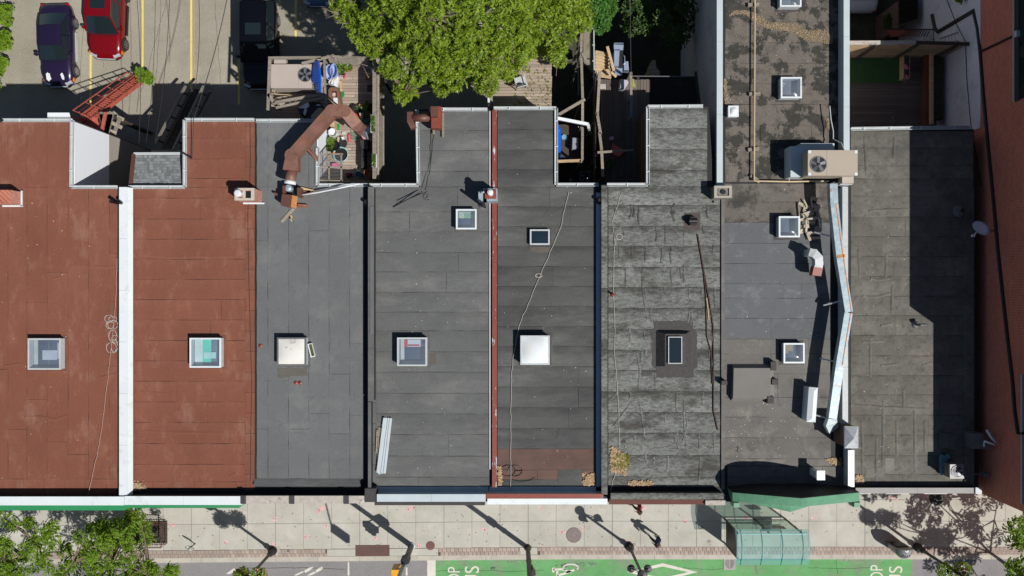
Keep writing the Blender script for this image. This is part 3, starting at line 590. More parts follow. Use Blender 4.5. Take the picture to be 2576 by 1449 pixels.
# ---------------------------------------------------------------- skylights
SK = {A.name: mat('brown_tar', S(112,68,54), .8, var=.2), B_.name: mat('brown_tar_b', S(114,70,56), .8, var=.2), CC.name: mat('grey_tar', S(92,92,92), .8, var=.2), D_.name: mat('grey_tar_b', S(88,86,82), .8, var=.2)}
def dome_mesh(w, d, h, n=8):
    mb = MB()
    for i in range(n+1):
        for j in range(n+1):
            x, y = 2*i/n-1, 2*j/n-1; mb.v.append((x*w/2, y*d/2, h*(1-abs(x)**2.6)*(1-abs(y)**2.6)))
    for i in range(n):
        for j in range(n):
            a = i*(n+1)+j; mb.f.append((a, a+n+1, a+n+2, a+1))
    return mb
def skylight(root, u0, v0, u1, v1, h, glass, frame=m_white, z=ZR, curb=None, dome=.1, fw=.07, inner=(), well=None, label=None):
    zt = z+h; a, b = P(u0, v1, zt), P(u1, v0, zt); c = (a+b)/2; w, d = b.x-a.x, b.y-a.y
    mb = MB()
    for sx, sy, cx, cy in ((w-.04,.06,0,d/2-.05),(w-.04,.06,0,-d/2+.05),(.06,d-.16,w/2-.05,0),(.06,d-.16,-w/2+.05,0)): mb.box((c.x+cx,c.y+cy,z+h/2-.04),(sx,sy,h-.04))
    s = part('skylight', mb, curb or m_whitedirty, root, label=label)
    rs = random.Random(int(u0)); k0 = P(u0,v0,z+h); e = .09; ax, ay, bx, by = a.x-e, a.y-e, b.x+e, b.y+e; pts = []
    for (px, py), (qx, qy) in zip(((ax,ay),(bx,ay),(bx,by),(ax,by)), ((bx,ay),(bx,by),(ax,by),(ax,ay))): pts += [(px+(qx-px)*i/7+rs.uniform(-.018,.018), py+(qy-py)*i/7+rs.uniform(-.018,.018)) for i in range(7)]
    mb = MB(); mb.prism(pts, z+.014, z+.021); part('flashing_skirt', mb, SK.get(root.name, m_patch), s)
    mb = MB()
    for sx, sy, cx, cy in ((w,fw,0,d/2-fw/2),(w,fw,0,-d/2+fw/2),(fw,d-2*fw,w/2-fw/2,0),(fw,d-2*fw,-w/2+fw/2,0)): mb.box((c.x+cx,c.y+cy,zt-.02),(sx,sy,.07))
    part('frame', mb, frame, s)
    mb = dome_mesh(w-2*fw+.01, d-2*fw+.01, dome); mb.v = [(x+c.x,y+c.y,q+zt+.005) for x,y,q in mb.v]; part('pane', mb, glass, s, smooth=True)
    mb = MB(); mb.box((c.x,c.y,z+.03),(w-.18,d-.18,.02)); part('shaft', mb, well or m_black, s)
    for k, (x0,y0,x1,y1,m) in enumerate(inner):               # shaft contents and painted glare, in fractions of the opening
        W, D = w-.2, d-.2; mb = MB(); mb.box((c.x-W/2+W*(x0+x1)/2, c.y+D/2-D*(y0+y1)/2, z+.07+.006*k),(W*(x1-x0),D*(y1-y0),.005)); part('shaft_panel', mb, m, s)
    return s
deep = mat('sky_reflection_blue', S(48,64,92), .6); creamp = mat('cream_lining', S(205,208,196), .8); mint = mat('mint_lining', S(90,225,190,1.), .6); redp = mat('red_print', S(206,60,70), .6)  # the shaft blue stands in for sky reflected in the panes
skylight(A, 70,851,153,930, .35, m_glassclear, m_whitedirty, well=deep, inner=((.0,.0,.14,1,creamp),(.5,.02,.54,.98,mat('mullion', S(90,100,112),.7)),(.3,.38,.82,.74,mat('painted_glare', S(205,210,216),.9)),(.84,.1,.96,.7,m_plastwhite)))  # pale middle panel is a painted white reflection
sg = skylight(B_, 477,850,556,925, .38, m_glassclear, m_white, well=mat('grey_blue_shaft', S(100,128,140), .6), inner=((.0,.0,.3,1,mat('pale_green_lining', S(215,236,226,1.),.7)),(.3,.0,.62,.92,mint),(.66,.02,.9,.45,mat('grey_tile', S(100,124,134),.7)),(.34,.5,.8,.75,mat('light_mint', S(190,240,225,1.),.7))))
skylight(CC, 697,849,770,920, .38, m_cream, m_greymetal)
skylight(D_, 999,849,1074,921, .45, m_glassclear, m_whitedirty, well=deep, inner=((.0,.0,.15,1,creamp),(.15,.02,1,.32,m_plastwhite),(.15,.02,.28,.32,redp),(.3,.22,.75,.29,redp),(.88,.04,.99,.2,redp),(.06,.9,1,1,creamp)))
skylight(D_, 1147,526,1199,577, .38, m_glassclear, m_white, well=deep, inner=((.0,.0,1,.4,mat('pale_lime_lining', S(196,214,188),.7)),(.35,.05,1,.4,mat('soft_green_lining', S(140,180,150),.7))))
skylight(E_, 1333,577,1383,616, .22, m_glassdark, m_whitedirty, dome=.04, well=mat('sky_reflection_shaft', S(60,92,140),.5))  # reflected sky is put into the blue of this shaft
skylight(E_, 1309,844,1383,918, .5, m_milky, m_whitedirty, dome=.14)
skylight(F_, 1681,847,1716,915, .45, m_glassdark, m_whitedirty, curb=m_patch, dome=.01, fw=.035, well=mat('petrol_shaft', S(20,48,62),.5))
skylight(G_, 1964,194,2017,247, .42, m_glassclear, m_white, well=mat('grey_shaft', S(120,122,128),.6), inner=((.0,.1,.3,.16,creamp),(.0,.25,.25,.3,creamp)))
skylight(G_, 1962,-32,2016,17, .42, m_glassclear, m_white, well=mat('grey_shaft', S(110,116,122),.6))
skylight(G_, 1832,266,1858,294, .3, m_milky, m_white, dome=.1)
skylight(G_, 1959,544,2012,597, .42, m_glassclear, m_white, well=mat('steel_blue_shaft', S(92,104,118),.6))
skylight(G_, 1971,863,2024,914, .35, m_glassclear, m_white, well=mat('slate_shaft', S(74,86,102),.6), inner=((.05,.0,.6,.4,m_litter),(.1,.2,.3,.55,m_litter)))
# tar skirt round the narrow skylight
rr = random.Random(3)
def rag(pts, j=1.6, step=5):
    out = []
    for (a, b), (c, d) in zip(pts, pts[1:]+pts[:1]):
        n = max(1, int(math.hypot(c-a, d-b)/step)); out += [(a+(c-a)*i/n+rr.uniform(-j,j), b+(d-b)*i/n+rr.uniform(-j,j)) for i in range(n)]
    return out
patch(F_, rag([(1644,808),(1742,806),(1744,826),(1752,830),(1755,925),(1746,930),(1745,950),(1652,950),(1651,928),(1640,922),(1640,832),(1645,826)]), m_patch, name='tar_skirt')
mb = MB(); a = [P(u,v,ZR+.02) for u, v in ((1650,922),(1738,922),(1736,832),(1650,832))]; b = [P(u,v,ZR+.36) for u, v in ((1673,921),(1726,921),(1726,840),(1673,840))]
mb.add(a+b, [(i,(i+1)%4,4+(i+1)%4,4+i) for i in range(4)]+[(4,5,6,7)]); part('curb', mb, m_patch, F_)
patch(F_, rag([(1720,536),(1762,536),(1761,578),(1720,578)], 1, 4), mat('brown_tar', S(80,70,66), .8), name='tar_skirt')
patch(D_, rag([(990,838),(1078,838),(1080,930),(990,930)], .8, 8), m_greyworn, name='tar_skirt'); patch(D_, [(1080,890),(1096,888),(1098,915),(1082,918)], mat('brown_stain_patch', S(92,84,78),.9))
patch(E_, rag([(1304,838),(1391,840),(1391,922),(1302,922)], .8, 8), m_chargrey, name='tar_skirt'); patch(E_, [(1405,1181),(1465,1181),(1463,1218),(1404,1218)], m_chargrey)
for pts in ([(1402,1080),(1408,1078),(1406,1098),(1398,1103)],[(1568,1104),(1575,1108),(1572,1116),(1560,1112)],[(1560,1058),(1572,1062),(1570,1076),(1556,1074)],[(1640,1148),(1647,1144),(1646,1153),(1637,1150)]): patch(E_ if pts[0][0] < 1500 else F_, pts, m_patch, ZR+.021)
patch(CC, [(768,1000),(790,998),(788,1012)], m_greysmooth); patch(H_, [(2227,1152),(2250,1153),(2249,1182),(2226,1190)], mat('pale_patch', S(122,122,116),.9)); patch(H_, [(2180,1180),(2226,1175),(2222,1200),(2176,1202)], mat('pale_patch', S(118,116,110),.9)); patch(G_, [(1853,1123),(1858,1123),(1858,1136),(1853,1136)], m_tar)
patch(CC, rag([(697,925),(772,925),(775,945),(700,950)], 2, 6), mat('dusty_patch', S(98,94,88),.9)); patch(E_, rag([(1334,620),(1385,620),(1380,636),(1338,634)], 1.5, 6), mat('brownish_stain', S(96,90,82),.9))
# street fronts: upper windows and shop windows under the parapets
m_frame = mat('painted_window_frame', S(200,198,190), .6); yfr = P(0,1262,ZR).y
for bd, ua, ub, nw in ((A,-200,300,4),(B_,325,635,3),(CC,650,920,3),(D_,935,1235,3),(E_,1255,1500,2),(F_,1520,1805,3),(G_,1830,2120,3),(H_,2150,2450,3)):
    for k in range(nw):
        x = P(ua+(ub-ua)*(k+.5)/nw,0,ZR).x; mb = MB()
        for dx, dz, sx, sz in ((-.5,0,.08,1.7),(.5,0,.08,1.7),(0,.81,.92,.08),(0,-.81,.92,.08),(0,0,.92,.05)): mb.box((x+dx,yfr-.02,5.2+dz),(sx,.08,sz))
        w_ = part('window', mb, m_frame, bd); mb = MB(); mb.box((x,yfr-.005,5.2),(.92,.02,1.54)); part('pane', mb, m_carglass, w_)
    xa, xb = P(ua+8,0,ZR).x, P(ub-8,0,ZR).x; mb = MB(); mb.box(((xa+xb)/2,yfr-.05,3.2),(xb-xa,.12,.5)); s_ = part('shop_front', mb, m_frame, bd)
    mb = MB(); mb.box(((xa*.65+xb*.35),yfr-.01,1.7),((xb-xa)*.6,.04,2.3)); part('shop_window', mb, m_carglass, s_); mb = MB(); mb.box((xb-.8,yfr-.02,1.2),(.95,.06,2.4)); part('door', mb, m_darkmetal, s_)
# green prow cornice over the street front of the taupe building
def prow(u0, um, u1, vi0, vim, vo0, vom, zf, drop, bottom, name, m, n=20):
    mb = MB(); base = 0
    for i in range(n+1):
        t = i/n; u = u0+(um-u0)*t*2 if t < .5 else um+(u1-um)*(t*2-1); k = 1-abs(t*2-1); z = zf(k)
        a = P(u, vi0+(vim-vi0)*k, z); b = P(u, vo0+(vom-vo0)*k, z-drop)
        mb.v += [tuple(a), tuple(b), (b.x,b.y,bottom), (a.x,a.y,bottom)]
    for i in range(n):
        for k in range(4): q, w = i*4+k, i*4+(k+1)%4; mb.f.append((q, w, w+4, q+4))
    mb.f += [(3,2,1,0), (n*4,n*4+1,n*4+2,n*4+3)]; return part(name, mb, m, G_)
cn = prow(1843, 2016, 2162, 1239, 1254, 1261, 1275, lambda k: 8.35+1.35*math.sin(k*math.pi/2)**.9, .42, 7.3, 'green_cornice', m_greenmetal)
mb = MB(); n = 20
for i in range(n+1):
    t = i/n; u = 1843+(2016-1843)*t*2 if t < .5 else 2016+(2162-2016)*(t*2-1); k = 1-abs(t*2-1); z = 8.35+1.35*math.sin(k*math.pi/2)**.9; a = P(u, 1239+15*k, z); mb.v += [(a.x,a.y+.02,z-.02),(a.x,a.y+.02,7.5),(a.x,a.y+.004,z-.02),(a.x,a.y+.004,7.5)]
for i in range(n): q = i*4; mb.f += [(q,q+1,q+5,q+4),(q,q+4,q+6,q+2)]
part('shade_lining', mb, m_tar, G_)  # membrane face added in tar black to paint the cornice's inner shade
prow(1870, 1989, 2070, 1258, 1272, 1262, 1288, lambda k: 7.6, .3, 6.4, 'sign_box', m_greenmetal, 8)
for u, v in ((1849,1267),(2150,1266)): mb = MB(); mb.box(P(u,v,7.7),(.26,.2,.5)); part('bracket', mb, m_greenmetal, G_)
# raised hatch covered with roofing
mb = MB(); a = [P(u,v,ZR) for u, v in ((1838,1008),(1948,1008),(1946,915),(1842,915))]; b = [P(u,v,ZR+.33) for u, v in ((1844,1002),(1938,1002),(1938,926),(1846,926))]
mb.add(a+b, [(i,(i+1)%4,4+(i+1)%4,4+i) for i in range(4)]+[(4,5,6,7)]); part('covered_hatch', mb, m_hatch, G_)
for u, v, w, d in ((1943,920,14,22),(1947,960,16,14),(1936,1005,16,18),(1820,962,14,10)): mb = MB(); mb.box(P(u,v,ZR+.2),(dlen(w,8),dlen(d,8),.32)); part('tar_lump', mb, m_patch, G_)
# front rooftop of the taupe building: small hoods and flues
def vent_stub(root, u, v, r, h, m, z=ZR, skirt=True, name='roof_vent', cap=None):
    c = P(u, v, z); mb = MB()
    if skirt: mb.lathe([(r*2.3,0),(r*1.2,.08),(r,.1)], (c.x,c.y,z+.01), 14)
    mb.lathe([(r,0),(r,h),(r*.8,h)], (c.x,c.y,z+.01), 12); v_ = part(name, mb, m, root, smooth=False)
    mb = MB(); mb.lathe([(r*.8,0),(r*.8,.004)], (c.x,c.y,z+h+.012), 12); part('opening', mb, cap or m_black, v_); return v_
vent_stub(CC, 924, 510, .09, .35, m_darkmetal); vent_stub(A, 296, 510, .08, .55, m_black, skirt=False); vent_stub(B_, 318, 513, .08, .6, m_black, skirt=False)
vent_stub(F_, 1507, 505, .09, .4, m_darkmetal); vent_stub(F_, 1540, 740, .05, .25, m_redmetal); vent_stub(H_, 2412, 531, .12, .28, m_greymetal); vent_stub(D_, 1213, 518, .08, .2, m_greymetal)
vent_stub(F_, 1797, 510, .05, .12, m_plastwhite, skirt=False)
mb = MB(); c = P(2302,817,ZR); mb.lathe([(.19,0),(.12,.1),(.08,.12)], c, 14); mb.tube([(c.x,c.y,ZR+.1),(c.x+.05,c.y+.02,ZR+.42),(c.x+.25,c.y+.02,ZR+.46)], .06, 8); part('roof_vent', mb, m_greymetal, H_)
for u, v in ((656,870),(745,963),(755.5,963)):
    c = P(u,v,ZR+.012); mb = MB(); mb.lathe([(.085,0),(.085,.045),(.05,.06),(.02,.075)], c, 14); part('drain_cap', mb, m_redmetal, CC)
c = P(1741,557,ZR+.02); mb = MB(); mb.box((c.x,c.y,ZR+.15),(.3,.36,.3)); mb.lathe([(.11,0),(.11,.36)], (c.x+.15,c.y,ZR+.32), 12, Matrix.Rotation(R(-90),3,'Y')); part('hood_vent', mb, m_darkmetal, F_)
c = P(*Z(11,400,690),8.3); mb = MB(); mb.box((c.x,c.y,8.28),(.36,.42,.04)); mb.box((c.x-.1,c.y,7.9),(.2,.3,.75)); part('hood_vent', mb, m_white, G_)
c = P(*Z(11,330,155),8.1); mb = MB(); mb.box((c.x,c.y,7.82),(.36,1.5,.66), R(-4)); mb.add([Matrix.Rotation(R(-4),3,'Z')@Vector(q)+Vector((c.x,c.y,8.15)) for q in ((-.2,-.77,0),(.2,-.77,0),(.2,.77,0),(-.2,.77,0),(0,-.6,.09),(0,.6,.09))], [(0,1,4),(1,2,5,4),(2,3,5),(3,0,4,5),(3,2,1,0)]); single('vent_box', mb, m_white, 'long slender white sheet-metal vent box on the taupe roof', 'vent')
# gooseneck vent
t = thing('gooseneck_vent', 'curved white gooseneck vent with rust-red mouth, on the taupe roof', 'vent', P(*Z(7,350,520),ZR)); mb = MB()
pts = [PZ(7,300,455,8.2), PZ(7,340,465,8.25), PZ(7,372,500,8.25), PZ(7,375,545,8.2), PZ(7,368,570,8.15)]
mb.duct(pts, .36, .36); part('elbow', mb, m_whitedirty, t); mb = MB(); mb.duct([PZ(7,369,565,8.15), PZ(7,355,632,8.05)], .4, .36); part('mouth', mb, m_redmetal, t)
mb = MB(); c = PZ(7,318,462,7.85); mb.box(c,(.32,.32,.68)); part('stem', mb, m_whitedirty, t)
# long folded galvanised duct along the parapet
t = thing('galvanised_duct', 'long rust-streaked galvanised duct bending along the parapet of the taupe roof', 'duct', P(2110,760,ZR))
pl = [PZ(7,485,-60,8.45), PZ(7,490,90,8.45), PZ(7,535,490,8.45), PZ(7,600,905,8.45)]; 
for i in range(3): mb = MB(); mb.duct([pl[i], pl[i+1]], .34, .3); part('duct_length', mb, m_galv, t)
pl = [PZ(7,597,912,8.45), PZ(7,530,1320,8.45), PZ(11,478,255,8.4)]
for i in range(2): mb = MB(); mb.duct([pl[i], pl[i+1]], .36, .3); part('duct_length', mb, m_galv, t)
mb = MB(); mb.duct([PZ(11,478,257,8.4), PZ(11,470,300,8.3), PZ(11,488,345,8.0)], [.36,.5,.5], .3); part('elbow', mb, m_bluewhite, t)
for (x0_,y0_),(x1_,y1_) in (((513,90),(568,490)),((570,492),(630,905)),((624,915),(560,1310))): mb = MB(); mb.bar(PZ(7,x0_,y0_,8.605), PZ(7,x1_,y1_,8.605), .035, .012); part('rusted_seam', mb, m_rustorange, t)
mb = MB(); mb.bar(PZ(7,522,487,8.605), PZ(7,582,480,8.605), .14, .012); part('rusted_joint', mb, m_rustorange, t)
for a, b in (((350,305),(545,350)),((420,855),(610,808)),((390,1255),(560,1292))):
    mb = MB(); mb.bar(PZ(7,*a,ZR+.35), PZ(7,*b,8.5), .06); p_ = part('brace', mb, m_whitedirty, t); mb = MB(); mb.bar(PZ(7,*a,ZR+.35), PZ(7,a[0],a[1]+2,ZR), .05); mb.box(PZ(7,*a,ZR+.03),(.2,.1,.05)); part('foot', mb, m_greymetal, p_)
mb = MB(); mb.bar(PZ(11,360,235,8.1), PZ(11,445,258,8.3), .06); part('brace', mb, m_whitedirty, t)
# gas line on sleepers
t = thing('gas_pipe', 'yellow gas pipe running down the mossy roof on small blocks', 'pipe', P(1896,230,ZR)); mb = MB()
mb.tube([P(1898,-200,ZR+.22),P(1899,20,ZR+.22),P(1898,230,ZR+.22),P(1897,455,ZR+.22)], .035, 8); mb.tube([P(1897,455,ZR+.22),P(1985,457,ZR+.22),P(2085,455,ZR+.22)], .035, 8); mb.tube([P(1985,457,ZR+.22),P(1986,372,ZR+.6)], .025, 6); part('pipe', mb, mat('yellow_pipe_paint', S(204,180,144), .6, stains=((S(190,110,70),4,.6,.7,.6),)), t)
for x, y, a in ((1895,13,0),(1898,237,0),(1895,376,.1),(1899,450,-.7)): mb = MB(); mb.box(P(x,y,ZR+.09),(.5,.15,.14),a); part('sleeper', mb, m_wood, t)
m_fanblade = mat('fan_blade', S(112,116,122), .4, .3, pv=.5)
# AC units --------------------------------------------------------------
def fan(parent, c, r, blades=5, m=None):
    m = m or m_fanblade
    mb = MB(); mb.lathe([(r,0),(r,.004)], (c.x,c.y,c.z-.001), 28); f = part('fan_well', mb, m_black, parent)
    mb = MB()
    for k in range(28): a = 2*math.pi*k/28; b = 2*math.pi*(k+1)/28; mb.bar((c.x+r*math.cos(a),c.y+r*math.sin(a),c.z+.01),(c.x+r*math.cos(b),c.y+r*math.sin(b),c.z+.01),.035,.03)
    part('ring', mb, m_greymetal, f)
    for k in range(blades):
        a = 2*math.pi*k/blades+.4; mb = MB(); p0 = [(.16,-.12),(.93,-.34),(.95,.10),(.2,.16)]
        mb.add([(c.x+r*(x*math.cos(a)-y*math.sin(a)), c.y+r*(x*math.sin(a)+y*math.cos(a)), c.z+.006+.03*(y+.3)) for x, y in p0], [(0,1,2,3)]); part('blade', mb, m, f)
    mb = MB(); mb.lathe([(r*.2,0),(r*.2,.05),(r*.1,.06)], (c.x,c.y,c.z), 12); part('hub', mb, m_darkmetal, f); return f
def acunit(name, label, u0, v0, u1, v1, z0, z1, m, fc, fr, legs=True, corners=True):
    a, b = P(u0,v1,z1), P(u1,v0,z1); c = (a+b)/2; t = thing(name, label, 'air conditioner', (c.x,c.y,z0)); w, d = b.x-a.x, b.y-a.y
    mb = MB(); mb.box((c.x,c.y,(z0+z1)/2),(w-.05,d-.05,z1-z0-.02)); part('cabinet', mb, m, t)
    s = a.x + w*fc[2]
    for x0, x1 in ((a.x,s-.004),(s+.004,b.x)): mb = MB(); mb.box(((x0+x1)/2,c.y,z1),(x1-x0,d,.04)); part('top_panel', mb, m, t)
    fan(t, P(fc[0],fc[1],z1)+Vector((0,0,.024)), fr)
    if corners:
        for x, y in ((a.x+.07,a.y+.07),(b.x-.07,a.y+.07),(a.x+.07,b.y-.07),(b.x-.07,b.y-.07)): mb = MB(); mb.box((x,y,z1+.025),(.12,.12,.012)); part('corner_plate', mb, m_white, t)
    return t
t = acunit('rooftop_air_conditioner', 'large tan rooftop air conditioner with round fan, straddling the parapet of the taupe roof', 2032, 378, 2157, 442, 8.1, 9.1, m_actan, (2058,414,.38), .34)
mb = MB(); mb.box(P(2045,415,8.0),(1.9,1.1,.2)); mb.box(P(2120,460,7.9),(.55,.25,.7)); part('base_frame', mb, m_whitedirty, t)
mb = MB(); mb.box(P(2002,410,8.0),(.75,1.35,.75)); mb.box(P(2050,372,7.85),(1.5,.3,.55)); mb.box(P(1984,410,7.75),(.2,1.3,.4)); part('plenum', mb, m_bluewhite, t)
mb = MB(); mb.box(P(2128,454,8.3),(.5,.3,.4)); part('side_hood', mb, m_ac, t)
mb = MB(); mb.tube([P(2087,267,7.9),P(2090,300,7.9),P(2096,330,7.9),P(2096,350,7.92),P(2116,360,8.2),P(2124,378,8.4)], .03, 6); part('power_conduit', mb, m_whitedirty, t)
mb = MB(); mb.tube([P(2090,462,8.0),P(2111,453,8.05)], .06, 8); mb.lathe([(.09,0),(.09,.2)], P(2111,453,8.0), 12); part('pipe_stub', mb, m_darkmetal, t)
t = acunit('deck_air_conditioner', 'large pinkish-grey air conditioner on the timber platform beside the parking lot', 681.5, 162, 793, 222, 5.35, 6.2, m_ac, (768,188.5,.62), .32, corners=False)
mb = MB(); mb.box(P(*K1(340,230),6.0),(.55,.22,.3)); part('side_hood', mb, m_ac, t)
mb = MB(); mb.tube([P(*K1(215,800),5.8),P(*K1(220,880),5.8),P(*K1(560,885),5.8)], .025, 6); part('gas_pipe', mb, m_woodnew, t)
t = acunit('condenser_unit', 'small grey condenser with black sides near the front of the shaded right-hand roof', 2389, 1168, 2425, 1204, ZR+.05, 8.3, m_greymetal, (2407,1186,.99), .25, corners=False)
mb = MB(); a, b = P(2387,1206,8.2), P(2427,1166,8.2); mb.box(((a.x+b.x)/2,(a.y+b.y)/2,7.9),(b.x-a.x-.12,b.y-a.y-.12,.66)); part('black_grille', mb, m_black, t)
mb = MB(); mb.tube([P(2430,1192,7.6),P(2476,1193,7.65)], .02, 5); mb.box(P(2478,1193,7.8),(.25,.18,.3)); part('disconnect_box', mb, m_greymetal, t)
mb = MB(); rr = random.Random(9); pts = [P(*Z(11,x,y),7.6).xy for x, y in ((1295,600),(1292,545),(1310,532),(1330,545),(1355,530),(1362,548),(1340,570),(1318,590),(1312,640),(1305,685),(1296,660))]; mb.prism(pts, 7.55, 7.75); single('blue_rag', mb, mat('faded_blue_cloth', S(90,140,150),.9), 'crumpled pale blue rag beside the small grey condenser', 'cloth')
t = acunit('yard_condenser', 'grey condenser with round fan at the bottom of the dark yard notch', 1458, 430, 1487, 460, .2, .9, m_greymetal, (1472,444,.99), .25, corners=False)
mb = MB(); mb.box(P(*Z(11,1355,430),ZR+.06),(.8,.66,.05),R(-9)); single('paving_slab', mb, m_hroof, 'loose square grey slab lying on the shaded right-hand roof', 'slab')
# rusty kitchen exhaust ---------------------------------------------------
t = thing('exhaust_duct', 'huge rusty square exhaust duct arching from a fan box over the deck', 'duct', P(745,420,ZR)); zc = 8.55
pl = [P(734,430,zc),P(736,411,zc),P(737,393,zc),P(*K1(1380,1225),zc),P(*K1(1640,1225),zc),P(*K2(1890,130),zc-.3),P(*K2(1990,215),zc-.9)]
W_ = [.66,.6,.5,.5,.52,.52,.5]
for i in range(6):
    mb = MB(); mb.duct([pl[i], pl[i+1]] if i in (0,) else [pl[i], pl[i+1]], [W_[i], W_[i+1]], .44)
    part('duct_length', mb, m_rust, t)
for i in range(1,6):
    c = pl[i]; d0 = (pl[i]-pl[i-1]).normalized(); d1 = (pl[i+1]-pl[i]).normalized(); mb = MB(); mb.lathe([(.262,-.228),(.262,.228)], c, 24) if i > 2 else mb.lathe([(.30,-.226-.002*i),(.30,.226+.002*i)], c, 24); part('elbow', mb, m_rust, t)
mb = MB(); mb.tube([P(*K2(525,1270),8.5),P(*K2(560,1010),8.5)], .235, 20); part('round_pipe', mb, m_rust, t, smooth=True)
mb = MB(); mb.tube([P(*K2(522,1290),8.5),P(*K2(530,1225),8.5)], .25, 20); part('sealed_joint', mb, m_plastwhite, t, smooth=True)
for a, b in ((K2(860,560),K2(1085,830)),(K2(930,545),K2(1095,800))): mb = MB(); mb.bar(P(*a,8.3), P(*b,ZR), .09, .05); part('leg_brace', mb, m_rust, t)
mb = MB(); mb.duct([P(*K2(1960,170),7.6),P(*K2(2000,330),6.6)], .55, .3); part('outlet_hood', mb, m_galv, t)
def K3(x, y): return 684.2 + x/9.817, 429.3 + y/9.817
t = thing('exhaust_fan', 'rust-brown exhaust fan box with orange rusted side on timber skids', 'fan', P(*K3(420,650),ZR)); 
mb = MB(); a, b = P(*K3(480,890),8.3), P(*K3(215,580),8.3); mb.prism([P(*K3(250,575),8.3).xy,P(*K3(490,600),8.3).xy,P(*K3(455,905),8.3).xy,P(*K3(210,850),8.3).xy], 7.7, 8.3); part('housing', mb, m_brownmetal, t)
mb = MB(); q = [P(*K3(490,600),8.28),P(*K3(620,640),7.8),P(*K3(580,930),7.8),P(*K3(455,905),8.28)]; mb.poly(q); mb.poly([Vector((p.x,p.y,7.7)) for p in q][::-1]); part('rusted_side', mb, m_rustorange, t)
mb = MB()
for x0,y0,x1,y1 in ((260,370,330,560),(620,420,700,640)): mb.prism([P(*K3(x0,y0),8.2).xy,P(*K3(x1,y0),8.2).xy,P(*K3(x1,y1),8.2).xy,P(*K3(x0,y1),8.2).xy], 7.7, 8.2)
part('side_plate', mb, m_brownmetal, t)
mb = MB(); mb.box(P(*K3(475,480),7.75),(.55,.5,.1)); part('fan_base', mb, m_darkmetal, t); mb = MB(); mb.lathe([(.15,0),(.15,.3),(.05,.34)], P(*K3(450,450),7.85), 14); part('motor', mb, m_galv, t)
for a, b, m in (((700,440),(1040,520),m_woodnew),((640,860),(880,880),m_rust),((690,520),(960,530),m_rust)): mb = MB(); mb.bar(P(*K3(*a),7.62), P(*K3(*b),7.62), .14, .12); part('skid', mb, m, t)
mb = MB(); mb.bar(P(*K3(540,935),ZR+.05), P(*K3(235,1270),ZR+.05), .14, .03); single('loose_board', mb, m_wood, 'pale loose board lying below the rusty fan box', 'board')
mb = MB(); mb.bar(P(*K3(430,1120),ZR+.05), P(*K3(490,1250),ZR+.05), .06, .03); mb.box(P(*K3(465,1145),ZR+.05),(.14,.14,.03),.4); single('wood_scrap', mb, m_woodnew, 'orange scrap of wood below the rusty fan box', 'scrap')
mb = MB(); mb.tube([P(*K3(660,610),ZR+.35),P(*K3(1100,545),ZR+.38),P(*K3(1560,455),ZR+.4),P(*K2(1920,1282),ZR+.42)], .032, 8); single('white_pipe', mb, m_plastwhite, 'long thin white pipe slanting from the rusty fan box to the roof edge', 'pipe', smooth=True)
mb = MB(); mb.tube([P(*K3(60,560),ZR+.3),P(*K3(130,590),ZR+.3)], .055, 8); mb.bar(P(*K3(130,590),ZR+.3),P(*K3(250,640),ZR+.28),.04); single('pipe_stub', mb, m_rust, 'short capped rusty pipe left of the fan box', 'pipe')
# brown exhaust at the rear of the plain grey roof
t = thing('exhaust_duct', 'brown exhaust duct with a boxy hood at the rear corner of the plain grey roof', 'duct', P(1085,300,ZR))
def K4(x, y): return 1006.2 + x/5.683, 254.9 + y/5.683
for a, b, w, m, nm in (((175,235),(435,235),0,m_brownmetal,'round_pipe'),): mb = MB(); mb.tube([P(*K4(*a),8.1),P(*K4(*b),8.1)], .18, 16); part(nm, mb, m, t, smooth=True)
mb = MB(); mb.duct([P(*K4(150,160),8.1),P(*K4(150,290),8.1),P(*K4(200,390),7.8)], .26, .3); part('elbow', mb, m_brownmetal, t)
mb = MB(); mb.box(P(*K4(525,245),8.1),(.43,.95,.5)); part('fan_box', mb, m_redmetal, t); mb = MB(); mb.box(P(*K4(530,388),8.0),(.36,.1,.3)); part('louvre', mb, m_bluewhite, t)
mb = MB(); mb.box(P(*K4(490,155),8.5),(.28,.44,.3)); part('inlet', mb, m_brownmetal, t)
for x, y0, y1 in ((617,165,515),(485,400,470)): mb = MB(); mb.bar(P(*K4(x,y0),ZR+.1),P(*K4(x,y1),ZR+.1),.1,.1); part('skid', mb, m_wood, t)
# loose things on roofs
t = thing('siding_bundle', 'bundle of pale blue-white metal trim lengths on the plain grey roof', 'metal trim', PZ(9,970,460,ZR))
for k, (a, b) in enumerate((((985,255),(930,680)),((1005,255),(950,675)),((1018,258),(970,675)),((970,255),(918,670)))): mb = MB(); mb.bar(PZ(9,*a,ZR+.06+.03*k), PZ(9,*b,ZR+.06+.03*k), .11, .02); part('trim_length', mb, m_bluewhite, t)
t = thing('plank_pile', 'short pile of old split planks beside the pale metal trim lengths', 'planks', PZ(9,925,445,ZR))
for k, (a, b) in enumerate((((930,325),(918,560)),((944,330),(935,500)),((915,345),(908,520)),((950,300),(940,440)),((925,400),(922,575)))): mb = MB(); mb.bar(PZ(9,*a,ZR+.05+.02*(k%3)), PZ(9,*b,ZR+.05+.02*(k%3)), .06, .03); part('plank', mb, m_wood, t)
t = thing('salvaged_windows', 'heap of broken pale window frames and boards beside a skylight on the taupe roof', 'debris', PZ(7,320,220,ZR))
def framebox(pts, w, z):
    mb = MB()
    for a, b in zip(pts, pts[1:]+pts[:1]): mb.bar(PZ(7,*a,z), PZ(7,*b,z), w, .05)
    return mb
